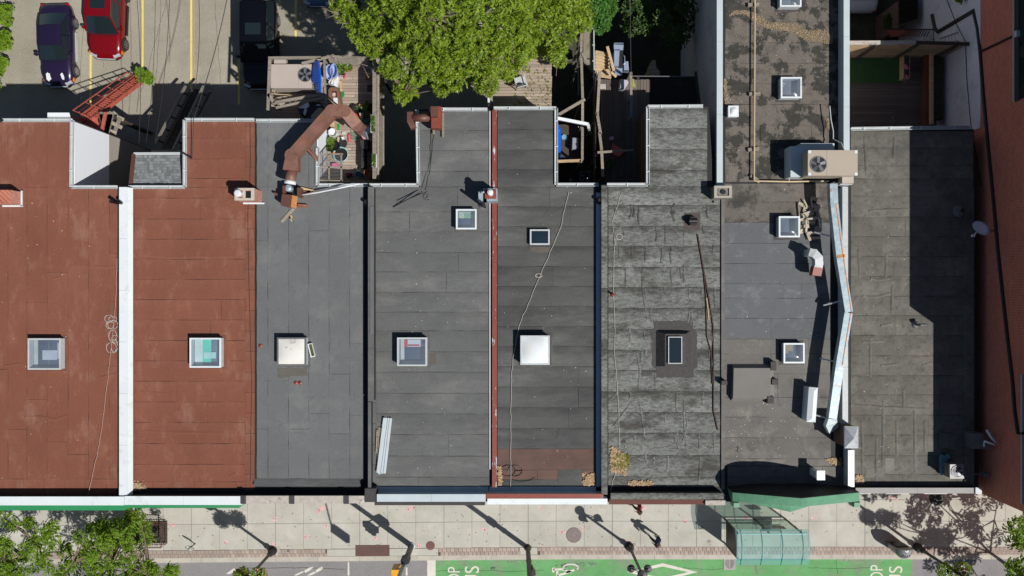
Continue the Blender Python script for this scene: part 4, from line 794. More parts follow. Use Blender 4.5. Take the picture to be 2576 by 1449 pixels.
part('window_frame', framebox([(290,205),(395,195),(400,295),(288,310)], .08, ZR+.25), m_agedstone, t); part('window_frame', framebox([(262,165),(375,130),(390,190),(275,200)], .07, ZR+.16), m_agedstone, t)
m_debris = mat('pale_debris', S(184,172,152), .9, var=.2, scale=5, pv=.2, stains=((S(120,100,80),6,.55,.7,.7),))
rr = random.Random(21)
for k in range(26):
    x, y = rr.uniform(250,395), rr.uniform(75,345); a = rr.uniform(-.5,.5)+(0 if rr.random()<.5 else 1.5); mb = MB(); mb.box(PZ(7,x,y,ZR+.05+rr.uniform(0,.12)), (rr.uniform(.15,.5),rr.uniform(.06,.2),.03), M=Matrix.Rotation(a,3,'Z')@Matrix.Rotation(rr.uniform(-.2,.2),3,'X')); part('board', mb, m_debris, t)
mb = MB(); mb.bar(PZ(7,228,80,ZR+.1),PZ(7,248,300,ZR+.1),.05,.05); part('board', mb, m_wood, t); mb = MB(); mb.bar(PZ(7,290,350,ZR+.05),PZ(7,395,345,ZR+.05),.12,.05); part('board', mb, m_debris, t); mb = MB(); mb.bar(PZ(7,322,42,ZR+.1),PZ(7,372,58,ZR+.1),.15,.08); part('board', mb, m_debris, t)
t = thing('rail_planter', 'small white trough with green moss beside the cream skylight', 'planter', P(784,881,ZR))
mb = MB(); mb.box(P(784,881,ZR+.1),(.2,.62,.16),R(14)); part('trough', mb, m_plastwhite, t); mb = MB(); mb.box(P(784,881,ZR+.185),(.13,.54,.01),R(14)); part('moss', mb, mat('moss', S(82,88,40), .95, var=.4, scale=9), t)
def metal_rod(name, label, pts, r, m, cat='rod'): 
    mb = MB(); mb.tube([P(u,v,ZR+.05) for u, v in pts], r, 6); return single(name, mb, m, label, cat)
metal_rod('fallen_mast', 'long rusty antenna mast lying on the mottled roof right of the tar-skirted skylight', [Z(6,1400,320),Z(6,1440,560),Z(6,1490,830),Z(6,1517,1010),Z(6,1520,1300),Z(10,1520,40),Z(10,1520,200),Z(10,1552,345)], .035, m_rustdark if 'm_rustdark' in globals() else mat('dark_rust', S(70,48,40), .8, stains=((S(130,80,60),5,.55,.65,.7),)), 'mast')
metal_rod('fallen_mast', 'thinner of the two rusty rods lying crossed on the mottled roof', [Z(6,1440,540),Z(6,1462,780),Z(6,1470,1090),Z(6,1500,1200),Z(6,1512,1449)], .025, mat('dark_rust_b', S(64,46,40), .8), 'mast')
metal_rod('timber_strip', 'splintered yellowish strip of wood beside the crossed rods on the mottled roof', [Z(6,1468,800),Z(6,1478,880),Z(6,1484,965)], .028, m_woodnew, 'stick')
# cables on roofs
def cable(name, label, pts, r, m, cat='cable', z=ZR+.04, jit=1.2, seed=1):
    rr = random.Random(seed); out = []
    for (a, b), (c, d) in zip(pts[:-1], pts[1:]):
        n = max(2, int(math.hypot(c-a,d-b)/14)); out += [P(a+(c-a)*i/n+rr.uniform(-jit,jit), b+(d-b)*i/n+rr.uniform(-jit,jit), z) for i in range(n)]
    out.append(P(*pts[-1], z)); mb = MB(); mb.tube(out, r, 5); return single(name, mb, m, label, cat)
m_cablew = mat('pale_cable', S(196,190,182), .7, var=.05); m_cablep = mat('pinkish_cable', S(188,150,140), .7)
cable('roof_cable', 'thin pale cable slanting down the dark grey roof to its front edge', [Z(6,430,0),Z(6,405,90),Z(6,370,260),Z(6,290,450),Z(6,210,640),Z(6,120,850),Z(6,50,1010),Z(6,10,1250),(1287,940),(1285,1050),(1284,1250)], .012, m_cablew, z=ZR+.06)
cable('roof_cable', 'pale wavering cable running down the left side of the mottled roof', [Z(6,828,0),Z(6,785,130),Z(6,757,220),Z(6,775,380),Z(6,768,560),Z(6,765,800),Z(6,775,1000),Z(6,772,1200),Z(6,792,1449),Z(10,800,150),Z(10,812,480)], .012, m_cablew, seed=2)
cable('roof_cable', 'pale cable continuing over the front edge of the mottled roof', [Z(10,785,670),Z(10,760,740),Z(10,745,800),Z(10,735,870)], .012, m_cablew, seed=4)
cable('roof_cable', 'pinkish cable running down the leftmost brown roof to the street parapet', [Z(4,885,500),Z(4,870,850),Z(4,835,1200),Z(8,808,0),Z(8,770,300),Z(8,740,500),Z(8,700,680),Z(8,660,850)], .012, m_cablep, z=ZR+.12, seed=3)
rr = random.Random(8); mb = MB()
for cx, cy, rx, ry in ((822,955,32,28),(830,1005,30,28),(850,1085,30,45),(868,1110,28,30),(840,1175,38,40),(862,1160,25,50),(850,1000,38,34),(850,960,30,22)):
    u, v = Z(4,cx,cy); mb.tube([P(u+rx/3*math.cos(a), v+ry/3*math.sin(a), ZR+.03+.02*math.sin(3*a)) for a in [2*math.pi*k/20+.3 for k in range(20)]], .013, 4)
single('cable_coil', mb, m_cablew, 'looped coils of pale cable against the white coping on the leftmost brown roof', 'cable')
mb = MB(); 
for k in range(2): mb.tube([P(1325+(7+2*k)*math.cos(a)*1.0, 693-480*0+(5)*math.sin(a)+0, ZR+.04) for a in [2*math.pi*i/14 for i in range(14)]], .012, 4)
mb.v = [(x+ (P(1355,693,ZR).x-P(1325,693,ZR).x), y, z) for x, y, z in mb.v]; single('cable_loop', mb, m_cablew, 'small loop in the pale cable on the dark grey roof', 'cable')
mb = MB(); mb.tube([P(1558+8*math.cos(a), 595+7*math.sin(a)+k*.6, ZR+.03) for k in range(2) for a in [2*math.pi*i/12 for i in range(12)]], .012, 4); single('wire_loop', mb, m_cablew, 'faint ring of wire on the mottled roof near its upper left', 'cable')
mb = MB(); mb.tube([P(1288+(u+18*math.cos(a)), 1184+14*math.sin(a), ZR+.04+.01*math.sin(2*a)) for u in (-10,8) for a in [2*math.pi*i/16 for i in range(17)]], .012, 4); mb.tube([PZ(10,0,720,ZR+.03),PZ(10,60,735,ZR+.03),PZ(10,130,728,ZR+.03),PZ(10,170,705,ZR+.03)], .012, 4); single('cable_coil', mb, m_black, 'loose black cable coils on the brown strip of the dark grey roof', 'cable')
cable('roof_cable', 'left one of two black cables down the rear of the plain grey roof', [K4(435,395),K4(442,560),K4(425,850),K4(400,1000),K4(355,1090),K4(315,1240)], .014, m_black, seed=5)
cable('roof_cable', 'right one of two black cables down the rear of the plain grey roof', [K4(485,470),K4(470,600),K4(440,900),K4(420,1040),K4(390,1120),K4(370,1260)], .014, m_black, seed=6)
rr = random.Random(12); mb = MB()
for k in range(9):
    c = K4(380+rr.uniform(-30,30), 1330+rr.uniform(-40,50)); r = rr.uniform(3,8); mb.tube([P(c[0]+r*math.cos(a)*rr.uniform(.8,1.1), c[1]+r*math.sin(a), ZR+.04+.03*rr.random()) for a in [2*math.pi*i/9+k for i in range(8)]], .012, 4)
single('cable_tangle', mb, m_greymetal, 'tangle of grey cables on the plain grey roof near its inner corner', 'cable')
mb = MB(); mb.tube([P(*K4(0,1449),ZR+.3),P(*K4(320,1310),ZR+.4)], .02, 6); mb.tube([P(989,521,ZR+.05),P(1056,485,ZR+.3)], .02, 6); single('guy_rod', mb, m_darkmetal, 'thin dark rod slanting across the plain grey roof below its inner corner', 'rod')
# wind-blown litter, moss and seeds lying in heaps
def litter(name, label, pts, n, m, cat='leaf litter', z=ZR+.02, size=(.03,.09), seed=1, h=.05):
    rr = random.Random(seed); mb = MB(); us = [p[0] for p in pts]; vs = [p[1] for p in pts]; k = 0
    def inside(u, v):
        c = False; j = len(pts)-1
        for i in range(len(pts)):
            if (pts[i][1] > v) != (pts[j][1] > v) and u < (pts[j][0]-pts[i][0])*(v-pts[i][1])/(pts[j][1]-pts[i][1])+pts[i][0]: c = not c
            j = i
        return c
    while k < n:
        u, v = rr.uniform(min(us),max(us)), rr.uniform(min(vs),max(vs))
        if not inside(u+rr.gauss(0,1.5), v+rr.gauss(0,1.5)): 
            if rr.random() < .98: continue
        a = rr.uniform(0,6.28); l = rr.uniform(*size); w = l*rr.uniform(.25,.6); c = P(u,v,z+rr.uniform(0,h)); dx, dy = math.cos(a), math.sin(a)
        mb.add([c+Vector((dx*l,dy*l,0)), c+Vector((-dy*w,dx*w,.012)), c+Vector((-dx*l,-dy*l,0)), c+Vector((dy*w,-dx*w,.006))], [(0,1,2,3)]); k += 1
    return single(name, mb, m, label, cat, kind='stuff')
m_straw = mat('straw_litter', S(182,156,122), .95, var=.35, scale=14, grain=.3); m_mossg = mat('moss_and_weeds', S(110,112,44), .95, var=.4, scale=9)
litter('leaf_litter', 'heap of straw-coloured litter in the street corner of the second brown roof', [Z(8,945,740),Z(8,975,730),Z(8,1060,765),Z(8,1100,778),Z(8,1040,800),Z(8,945,800)], 260, m_straw, seed=1)
litter('leaf_litter', 'straw litter in the front right corner of the dark grey roof', [Z(10,570,690),Z(10,625,670),Z(10,632,765),Z(10,520,765)], 260, m_straw, seed=2)
litter('leaf_litter', 'litter gathered against the red coping near the front of the dark grey roof', [Z(9,1826,620),Z(9,1850,625),Z(9,1858,750),Z(9,1828,770)], 160, m_straw, seed=3)
litter('leaf_litter', 'dead straw clump at the left edge of the mottled roof', [Z(10,745,470),Z(10,810,500),Z(10,870,560),Z(10,860,690),Z(10,745,660)], 500, m_straw, seed=4)
litter('moss_clump', 'green moss and weeds growing in the litter on the mottled roof', [Z(10,755,560),Z(10,820,530),Z(10,885,530),Z(10,885,590),Z(10,860,640),Z(10,760,610)], 420, m_mossg, 'moss', seed=5)
litter('leaf_litter', 'band of straw litter along the front edge of the mottled roof', [Z(10,870,745),Z(10,920,730),Z(10,1050,730),Z(10,1070,765),Z(10,880,772)], 260, m_straw, seed=6)
litter('seed_drift', 'curving drift of tan seeds across the rear of the mossy roof', [Z(2,1635,120),Z(2,1680,75),Z(2,1760,75),Z(2,1850,110),Z(2,1930,165),Z(3,100,175),Z(3,210,175),Z(3,300,235),Z(3,400,225),Z(3,488,260),Z(3,488,330),Z(3,380,315),Z(3,290,305),Z(3,170,235),Z(3,0,215),Z(2,1850,180),Z(2,1760,110),Z(2,1690,105)], 4200, m_litter, 'seeds', seed=7, size=(.012,.035), h=.02)
litter('seed_drift', 'thin line of seeds along the left edge of the mossy roof', [Z(2,1598,600),Z(2,1612,590),Z(2,1625,700),Z(2,1640,780),Z(2,1612,785),Z(2,1598,700)], 320, m_litter, 'seeds', seed=8, size=(.012,.04), h=.02)
litter('seed_drift', 'patch of seeds near the tan air conditioner conduit', [Z(3,440,900),Z(3,475,890),Z(3,490,960),Z(3,480,1010),Z(3,450,970)], 300, m_litter, 'seeds', seed=9, size=(.012,.04), h=.02)
litter('leaf_litter', 'dead leaves behind the lower end of the galvanised duct', [Z(11,510,130),Z(11,535,150),Z(11,540,240),Z(11,510,270),Z(11,500,220)], 160, m_straw, seed=10)
litter('leaf_litter', 'dead leaves beside the metal chimney near the green cornice', [Z(11,430,565),Z(11,520,560),Z(11,555,620),Z(11,500,600)], 200, m_straw, seed=11)
litter('leaf_litter', 'dead leaves in the front left corner of the shaded right-hand roof', [Z(11,660,690),Z(11,710,690),Z(11,720,740),Z(11,662,745)], 160, m_straw, seed=12)
mb = MB(); rr = random.Random(31)
for k in range(420):                                        # flecks of grit and paper all over the roofs
    u, v = rr.choice([(rr.uniform(0,280),rr.uniform(480,1220)),(rr.uniform(960,1220),rr.uniform(490,1200)),(rr.uniform(1260,1490),rr.uniform(290,1200)),(rr.uniform(1830,2060),rr.uniform(470,1160)),(rr.uniform(1830,2060),rr.uniform(1000,1160)),(rr.uniform(1830,2080),rr.uniform(10,450)),(rr.uniform(2150,2280),rr.uniform(480,1200))])
    s = rr.uniform(.008,.028); mb.box(P(u,v,ZR+.025),(s,s*rr.uniform(.5,1.5),.01),rr.uniform(0,3))
single('roof_grit', mb, m_plastwhite, 'pale flecks of grit scattered over the flat roofs', 'grit', kind='stuff')
# shingled lean-to and brick tower ------------------------------------------
t = thing('shingled_roof_bay', 'small bay with grey asphalt shingles between the two brown roofs', 'roof bay', P(400,425,0))
c = [P(333,389,6.95),P(464,389,6.95),P(463,465,7.3),P(329,466,7.3)]
mb = MB(); mb.prism([p.xy for p in c], 0, [p.z-.04 for p in c]); part('wall', mb, m_sidebrick, t)
mb = MB(); mb.prism([p.xy for p in c], [p.z-.04 for p in c], [p.z for p in c]); part('roof_deck', mb, m_tar, t)
n = 10; sh = MB(); sh.add([(-.5,-.5,0),(.5,-.5,0),(.5,.5,0),(-.5,.5,0),(-.5,-.5,.02),(.5,-.5,.02),(.5,.5,.006),(-.5,.5,.006)], [(0,3,2,1),(4,5,6,7),(0,1,5,4),(1,2,6,5),(2,3,7,6),(3,0,4,7)])
shme = mesh('shingle', sh, m_shingle); rr = random.Random(4)
for r in range(n):
    v0, v1 = (391+(465-391)*r/n), (391+(465-391)*(r+1)/n); z = 6.95+.35*(r+.5)/n+.01; u = 339-(r*.6)+rr.uniform(-3,0)
    while u < 462:
        w = rr.choice((5,7,7,9,10)); u2 = min(u+w, 463)
        if u2-u > 2: inst('shingle', shme, t, P((u+u2)/2,(v0+v1)/2,z+rr.uniform(0,.012)), (R(-17)*0-math.atan(.5/1.5)*0,0,0), (dlen(u2-u-.2,z), dlen(v1-v0-.1,z)*1.02, rr.choice((1,1,1.8))))
        u = u2
mb = MB(); a, b = P(337,388,7.0), P(329,467,7.36); mb.bar(a, b, .16, .1); part('side_gutter', mb, m_brownmetal, t); mb = MB(); mb.bar(P(337,387,7.0),P(458,386.5,7.0),.12,.08); part('gutter', mb, m_whitedirty, t)
T = thing('brick_tower_block', 'tall red brick building along the right edge, its lower wall painted grey', 'building', (26,10,0)); X0 = 21.35
mb = MB(); mb.prism([(X0,-3.3),(34,-3.3),(34,34),(X0,34)], -.12, 12.7); mb.prism([(X0,-9.35),(34,-9.35),(34,-3.3),(X0,-3.3)], -.12, 11.1); part('wall', mb, m_brickwall, T)
mb = MB(); mb.prism([(X0+.3,-3.0),(33.7,-3.0),(33.7,33.7),(X0+.3,33.7)], 12.7, 12.72); mb.prism([(X0+.3,-9.05),(33.7,-9.05),(33.7,-3.32),(X0+.3,-3.32)], 11.1, 11.12); part('roof', mb, m_hroof, T)
mb = MB(); mb.box((X0-.015,20.7,3.6),(.03,26.8,7.1)); part('painted_band', mb, m_greystucco, T)
for y0, y1, z0, z1 in ((7.9,16,9.5,12.0),(-9.0,-3.6,10.0,10.9)):
    mb = MB(); mb.box((X0-.02,(y0+y1)/2,z0+.12),(.05,y1-y0,.24)); w_ = part('window', mb, m_greymetal if z0 > 9.8 else m_black, T)
    mb = MB(); mb.box((X0-.012,(y0+y1)/2,(z0+z1)/2+.12),(.03,y1-y0-.05,z1-z0-.26)); part('pane', mb, m_carglass, w_)
    mb = MB(); mb.box((X0-.05,(y0+y1)/2,z0-.03),(.1,y1-y0,.05)); part('sill', mb, m_whitedirty, w_)
def W(r, x, y, off=.05):
    u, v = Z(r, x, y); z = CAM_H - FD/((u-1288)/(X0-off)); return P(u, v, z)
t = thing('wall_conduit', 'thick black pipe running along the brick tower wall above the shaded roof', 'pipe', (X0-.1, 0, 7)); 
mb = MB(); mb.tube([W(3,1550,80),W(3,1580,220),W(3,1600,400),W(3,1622,700),W(3,1655,1050),W(3,1690,1400),W(7,1700,60),W(7,1735,450),W(7,1790,960),W(7,1845,1440),W(11,1860,200),W(11,1885,375),W(11,1932,372)], .07, 8); mb.tube([W(3,1600,390),W(3,1870,262)], .05, 8); part('main_run', mb, m_darkmetal, t)
mb = MB(); mb.tube([W(3,1555,80),W(3,1285,240),W(3,1262,215),W(3,1240,110)], .1, 8); part('lower_run', mb, mat('brown_pipe', S(62,52,48), .7), t)
mb = MB(); mb.box(W(3,1880,255,.1),(.15,.25,.15)); part('junction_box', mb, m_whitedirty, t)
mb = MB(); mb.tube([W(3,1350,0),W(3,1420,180),W(3,1490,315),W(3,1500,600),W(3,1530,940),W(3,1610,1400)], .018, 5); single('wall_wire', mb, m_black, 'thin black wire sagging down the grey painted wall of the brick tower', 'wire')
t = thing('satellite_dish', 'grey satellite dish on an arm fixed to the brick tower wall', 'satellite dish', PZ(7,1600,275,8.4)); c = PZ(7,1603,273,8.6)
M_ = Vector((-.35,-.28,.9)).normalized().to_track_quat('Z','Y').to_matrix(); mb = MB(); mb.lathe([(.06,0),(.25,.02),(.42,.07),(.43,.075),(.25,.03),(.05,.015)], c, 24, Matrix.Rotation(R(-30),3,'Z')@Matrix.Diagonal((1,.62,1))); part('reflector', mb, m_plastwhite, t, smooth=True)
mb = MB(); mb.tube([c, PZ(7,1545,333,8.5)], .03, 6); mb.box(PZ(7,1548,330,8.5),(.12,.1,.1)); part('arm', mb, m_plastwhite, t); mb = MB(); mb.tube([c+Vector((0,0,-.02)), Vector((X0,c.y-.1,8.2))], .035, 6); part('wall_mount', mb, m_greymetal, t)
t = thing('wall_vent_box', 'grey box with bent white plastic pipes fixed to the brick tower near the street', 'vent', PZ(11,1610,430,8)); mb = MB(); mb.prism([PZ(11,x,y,8.2).xy for x, y in ((1548,375),(1622,373),(1688,490),(1550,490))], 7.6, 8.2); part('box', mb, m_greymetal, t)
mb = MB(); mb.tube([PZ(11,1650,347,8.5),PZ(11,1680,395,8.5),PZ(11,1714,435,8.5),PZ(11,1710,455,8.5),PZ(11,1632,432,8.4),PZ(11,1630,470,8.3)], .055, 8); part('pipe', mb, m_plastwhite, t, smooth=True)
# ---------------------------------------------------------------- decks and yards
boardme = {}
def unit(m):
    if m.name not in boardme: boardme[m.name] = mesh('board', MB().box((0,0,0),(1,1,1)), m)
    return boardme[m.name]
def deck(name, label, rect, z, m, axis='h', w=.14, base=None):
    u0, v0, u1, v1 = rect; a, b = P(u0,v1,z), P(u1,v0,z); c = (a+b)/2; t = thing(name, label, 'deck', (c.x,c.y,0))
    mb = MB(); mb.box((c.x,c.y,z-.1),(b.x-a.x-.02,b.y-a.y-.02,.1)); part('joists', mb, m_wooddark, t)
    for x in (a.x+.12, b.x-.12):
        for y in (a.y+.12, b.y-.12): mb = MB(); mb.box((x,y,z/2-.1),(.12,.12,z-.1)); part('post', mb, m_wooddark, t)
    L0, L1 = (a.y, b.y) if axis == 'h' else (a.x, b.x); n = int((L1-L0)/w)
    for i in range(n):
        q = L0+(i+.5)*w; x0, x1 = (a.x, b.x) if axis == 'h' else (a.y, b.y); cut = x0+(x1-x0)*random.uniform(.3,.7) if x1-x0 > 2 and random.random() < .5 else None
        for s, e in (((x0,cut-.004),(cut+.004,x1)) if cut else ((x0,x1),)):
            j = random.uniform(-.015,.015)
            if axis == 'h': inst('board', unit(m), t, ((s+e)/2+j, q, z-.02+random.uniform(-.003,.003)), (0,0,0), (e-s, w-.014, .035))
            else: inst('board', unit(m), t, (q, (s+e)/2+j, z-.02+random.uniform(-.003,.003)), (0,0,R(90)), (e-s, w-.014, .035))
    return t
ZD = 5.6
dk = deck('timber_deck', 'cluttered weathered timber deck behind the smooth grey roof', (805,150,945,467), ZD, m_wooddeck, 'h')
d2 = deck('timber_platform', 'low timber platform under the large pinkish-grey air conditioner', (682,205,836,300), 5.3, m_wooddeck, 'h')
d3 = deck('timber_deck', 'leaf-strewn timber deck under the edge of the big tree', (1240,100,1388,272), 5.5, m_wooddeck, 'h')
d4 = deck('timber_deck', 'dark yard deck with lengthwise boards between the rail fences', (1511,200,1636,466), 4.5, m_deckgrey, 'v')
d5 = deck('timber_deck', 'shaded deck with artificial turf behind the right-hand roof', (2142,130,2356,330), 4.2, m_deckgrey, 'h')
def rail(root, name, a, b, w, h, m, z): mb = MB(); mb.bar(P(*a,z), P(*b,z), w, h); return part(name, mb, m, root)
t = thing('timber_railing', 'weathered railing of the air conditioner platform, its beams askew', 'railing', P(750,180,4)); m = m_wood
for a, b, w in ((K1(90,150),K1(1150,140),.13),(K1(118,180),K1(80,1200),.13),(K1(762,262),K1(1412,100),.13),(K1(1215,190),K1(1240,1160),.1),(K1(85,870),K1(205,1050),.16),(K1(190,1050),K1(1200,870),.13),(K1(240,1150),K1(1215,940),.1)): rail(t, 'beam', a, b, w, .07, m, 6.4)
for k in range(8): rail(t, 'rung', K1(300+k*115,1070-k*19), K1(310+k*115,1140-k*19), .05, .05, m, 6.3)
for a in ((100,160),(95,860),(1215,200),(1238,1150),(200,1060)): mb = MB(); p = P(*K1(*a),6.3); mb.box((p.x,p.y,3.15),(.1,.1,6.3)); part('post', mb, m, t)
t = thing('board_fence', 'weathered grey board fence along the right side of the cluttered deck', 'fence', (P(942,0,ZD).x, 8, 0)); xf = -6.27
n = 44; y0, y1 = P(0,450,7).y, P(0,150,7).y
for i in range(n): inst('board', unit(m_wood), t, (xf, y0+(y1-y0)*(i+.5)/n, 5.85+random.uniform(-.05,.05)), (R(90)*0,0,0), (.03,(y1-y0)/n-.01,2.3))
for z in (5.0, 6.4): mb = MB(); mb.box((xf+.05,(y0+y1)/2,z),(.06,y1-y0,.1)); part('rail', mb, m_wood, t)
mb = MB(); mb.bar((xf-.02,y0,7.03),(xf-.02,y1,7.03),.16,.04); part('cap_board', mb, m_wood, t)
t = thing('board_fence', 'fan of leaning grey boards along the parking-lot end of the cluttered deck', 'fence', (-8.5, 11.7, 0))
for i in range(21):
    u = 838+i*4.6; z1 = 6.5; a = P(u-13+i*.2, 139+.2*i, z1); b = P(u+1, 171, ZD+.05); mb = MB(); mb.bar(a, b, .115, .025, up=(0,.6,1)); part('board', mb, m_wood, t)
# clutter on the deck (positions read from the enlarged photograph)
def lump(name, label, cat, pts, z0, z1, m, f=K1, group=None, shrink=1): 
    mb = MB(); q = [P(*f(x,y), z1).xy for x, y in pts]; cx = sum(p.x for p in q)/len(q); cy = sum(p.y for p in q)/len(q); h = z1-z0
    mb.prism(q, z0, z1-min(.05,h*.3)); n = len(q); k0 = len(mb.v); mb.v += [(cx+(p.x-cx)*.86, cy+(p.y-cy)*.86, z1) for p in q]
    up = mb.f.pop(1); ring = list(up); mb.f += [(ring[i], ring[(i+1)%n], k0+(i+1)%n if False else k0+(i+1)%n, k0+i) for i in range(n)] if sum(q[i].x*q[(i+1)%n].y-q[(i+1)%n].x*q[i].y for i in range(n)) > 0 else [(ring[i], ring[(i+1)%n], k0+n-1-(i+1)%n, k0+n-1-i) for i in range(n)]
    mb.f.append(tuple(range(k0,k0+n)) if sum(q[i].x*q[(i+1)%n].y-q[(i+1)%n].x*q[i].y for i in range(n)) > 0 else tuple(range(k0+n-1,k0-1,-1))); return single(name, mb, m, label, cat, group)
def lump2(*a, **k): return lump(*a, f=K2, **k)
def potplant(name, label, f, x, y, rp, rf, m, z=ZD, leaf=None, h=.3, cat='potted plant', n=60, seed=1):
    c = P(*f(x,y), z+h); t = thing(name, label, cat, (c.x,c.y,z)); mb = MB(); mb.lathe([(rp*.7,0),(rp,h),(rp*1.08,h),(rp*1.08,h-.04+.04),(rp*.9,h),(rp*.88,h-.03)], (c.x,c.y,z), 16); part('pot', mb, m, t)
    mb = MB(); rr = random.Random(seed)
    for k in range(n):
        a, e = rr.uniform(0,6.28), rr.uniform(.2,1.3); r = rf*rr.uniform(.3,1); o = Vector((math.cos(a)*r*math.sin(e), math.sin(a)*r*math.sin(e), h+r*math.cos(e)*.7)); s = rr.uniform(.035,.07); tn = Vector((-math.sin(a),math.cos(a),rr.uniform(-.5,.5)))*s; rd = Vector((math.cos(a),math.sin(a),.4))*s*1.8
        p = Vector((c.x,c.y,z))+o; mb.add([p-rd,p+tn,p+rd,p-tn],[(0,1,2,3)])
    part('foliage', mb, leaf or m_leafD, t); return t
def tub(name, label, cat, f, x, y, r, h, m, z=ZD, inner=None, n=20, sx=1, sy=1):
    c = P(*f(x,y), z+h); t = thing(name, label, cat, (c.x,c.y,z)); S_ = Matrix.Diagonal((sx,sy,1)); mb = MB(); mb.lathe([(r*.85,0),(r,h),(r*.93,h),(r*.8,.03)], (c.x,c.y,z), n, S_); part('shell', mb, m, t)
    mb = MB(); mb.lathe([(r*.9,h*.55),(r*.9,h*.56)], (c.x,c.y,z), n, S_); part('contents', mb, inner or m, t); return t
t = thing('wading_pool', 'bright blue plastic paddling pool standing on its edge by the large air conditioner', 'paddling pool', P(790,195,4.5))
mb = MB(); mbi = MB(); n = 14
for i in range(n+1):
    y = 205+640*i/n; k = math.sin(math.pi*i/n); x1 = 1085+80*(i/n)-70*k*0; a = K1(1010-40*k+90*(i/n)*.7*0+ (40 if i>n*.7 else 0), y); b = K1(1120+20*k-25+30*(i/n), y)
    mb.v += [tuple(P(*a,6.42-.05*k)), tuple(P(*b,6.8)), tuple(P(b[0]+2.5,b[1],6.75)), tuple(P(b[0]+3,b[1],5.9))]
for i in range(n):
    for k in range(3): q = i*4+k; mb.f.append((q,q+1,q+5,q+4))
part('shell', mb, m_bluepool, t)
for k in range(11): 
    y = 260+50*k; kk = math.sin(math.pi*(y-205)/640); mb = MB(); mb.bar(P(*K1(1030-40*kk,y),6.47-.05*kk), P(*K1(1090+20*kk,y),6.80), .03, .03); part('rib', mb, m_bluepool, t)
tub('laundry_tub', 'pale blue-white translucent tub in the clutter by the rail', 'tub', K1, 1305, 430, .24, .5, mat('translucent_plastic', S(170,185,225), .4), sx=.8, sy=1.5)
tub('laundry_tub', 'second pale tub leaning beside the taller one, nearer the plants', 'tub', K1, 1400, 400, .2, .6, mat('translucent_plastic_b', S(160,178,222), .4), sx=.85, sy=1.7)
lump('white_sack', 'white sack with a yellow patch beside the pale tubs', 'sack', [(1490,340),(1530,380),(1480,480),(1500,540),(1470,720),(1400,715),(1330,660),(1400,540)], ZD, ZD+.3, m_plastwhite)
lump('yellow_cloth', 'yellow cloth lying on the white sack', 'cloth', [(1440,460),(1480,470),(1450,600),(1400,600)], ZD+.31, ZD+.34, mat('yellow_cloth', S(225,195,120), .9))
tub('laundry_basket', 'round white basket with dark washing at the foot of the white sack', 'basket', K1, 1358, 640, .14, .35, m_plastwhite, inner=m_black)
potplant('potted_plant', 'leafy plant in a dark pot at the top left of the plant group', K1, 1565, 310, .15, .17, m_black, seed=2); potplant('potted_plant', 'leafy plant in a large pink-rimmed pot', K1, 1700, 335, .2, .18, mat('pink_pot', S(205,150,135), .8), n=90, seed=3)
potplant('potted_plant', 'small leafy plant in front of the dark pot', K1, 1550, 430, .12, .14, m_black, seed=4)
lump('toy_spade', 'pink plastic toy beside the potted plants', 'toy', [(1635,445),(1650,450),(1632,560),(1608,555)], ZD, ZD+.1, mat('hot_pink_plastic', S(226,92,140), .5))
t = thing('toy_blaster', 'small toy with blue, yellow-green and orange ends near the fence', 'toy', P(*K1(2110,515),ZD)); 
for a, b, m in (((2180,450),(2145,490),m_bluepool),((2145,490),(2090,550),mat('lime_plastic', S(170,190,70), .5)),((2090,550),(2050,560),mat('orange_plastic', S(214,100,50), .5))): mb = MB(); mb.bar(P(*K1(*a),ZD+.1),P(*K1(*b),ZD+.1),.1,.1); part('segment', mb, m, t)
lump('wood_slab', 'pale slab of wood lying along the board cabinet', 'board', [(1490,585),(1560,590),(1585,810),(1525,815)], ZD, ZD+.12, m_woodnew); lump('green_mat', 'small square of green turf on the deck boards', 'mat', [(1530,825),(1612,820),(1620,920),(1540,955)], ZD, ZD+.02, mat('green_mat', S(28,130,52), .8))
t = thing('wooden_cabinet', 'brown wooden cabinet with a paper notice on top', 'cabinet', P(*K1(1430,920),ZD)); mb = MB(); mb.prism([P(*K1(x,y),6.2).xy for x,y in ((1295,785),(1345,735),(1480,735),(1500,800),(1550,1110),(1490,1090),(1300,925))], ZD, 6.2); part('body', mb, mat('brown_timber', S(120,92,74), .85, var=.2, scale=4), t)
mb = MB(); mb.prism([P(*K1(x,y),6.23).xy for x,y in ((1395,945),(1480,950),(1485,1075),(1400,1010))], 6.21, 6.23); part('paper_notice', mb, m_plastwhite, t); mb = MB(); mb.prism([P(*K1(x,y),6.23).xy for x,y in ((1380,815),(1470,815),(1470,930),(1375,930))], 6.21, 6.23); part('red_tray', mb, mat('oxblood_tray', S(92,30,28), .5), t)
mb = MB(); mb.prism([P(*K1(x,y),6.25).xy for x,y in ((1375,860),(1420,840),(1445,870),(1430,920),(1380,920))], 6.23, 6.26); part('pink_bowl', mb, mat('pale_pink', S(214,176,170), .6), t)
lump('floor_grate', 'dark wooden duckboard by the fence', 'duckboard', [(2075,680),(2190,680),(2190,820),(2075,820)], ZD, ZD+.05, mat('dark_red_wood', S(80,64,58), .8)); lump('storage_box', 'weathered grey-blue box in the far corner of the deck', 'box', [(1965,250),(2150,255),(2150,320),(1970,320)], ZD, ZD+.35, mat('greyblue', S(140,146,156), .7)); lump('white_bottle', 'white plastic container by the fence', 'container', [(2150,335),(2185,335),(2190,430),(2150,420)], ZD, ZD+.3, m_plastwhite)
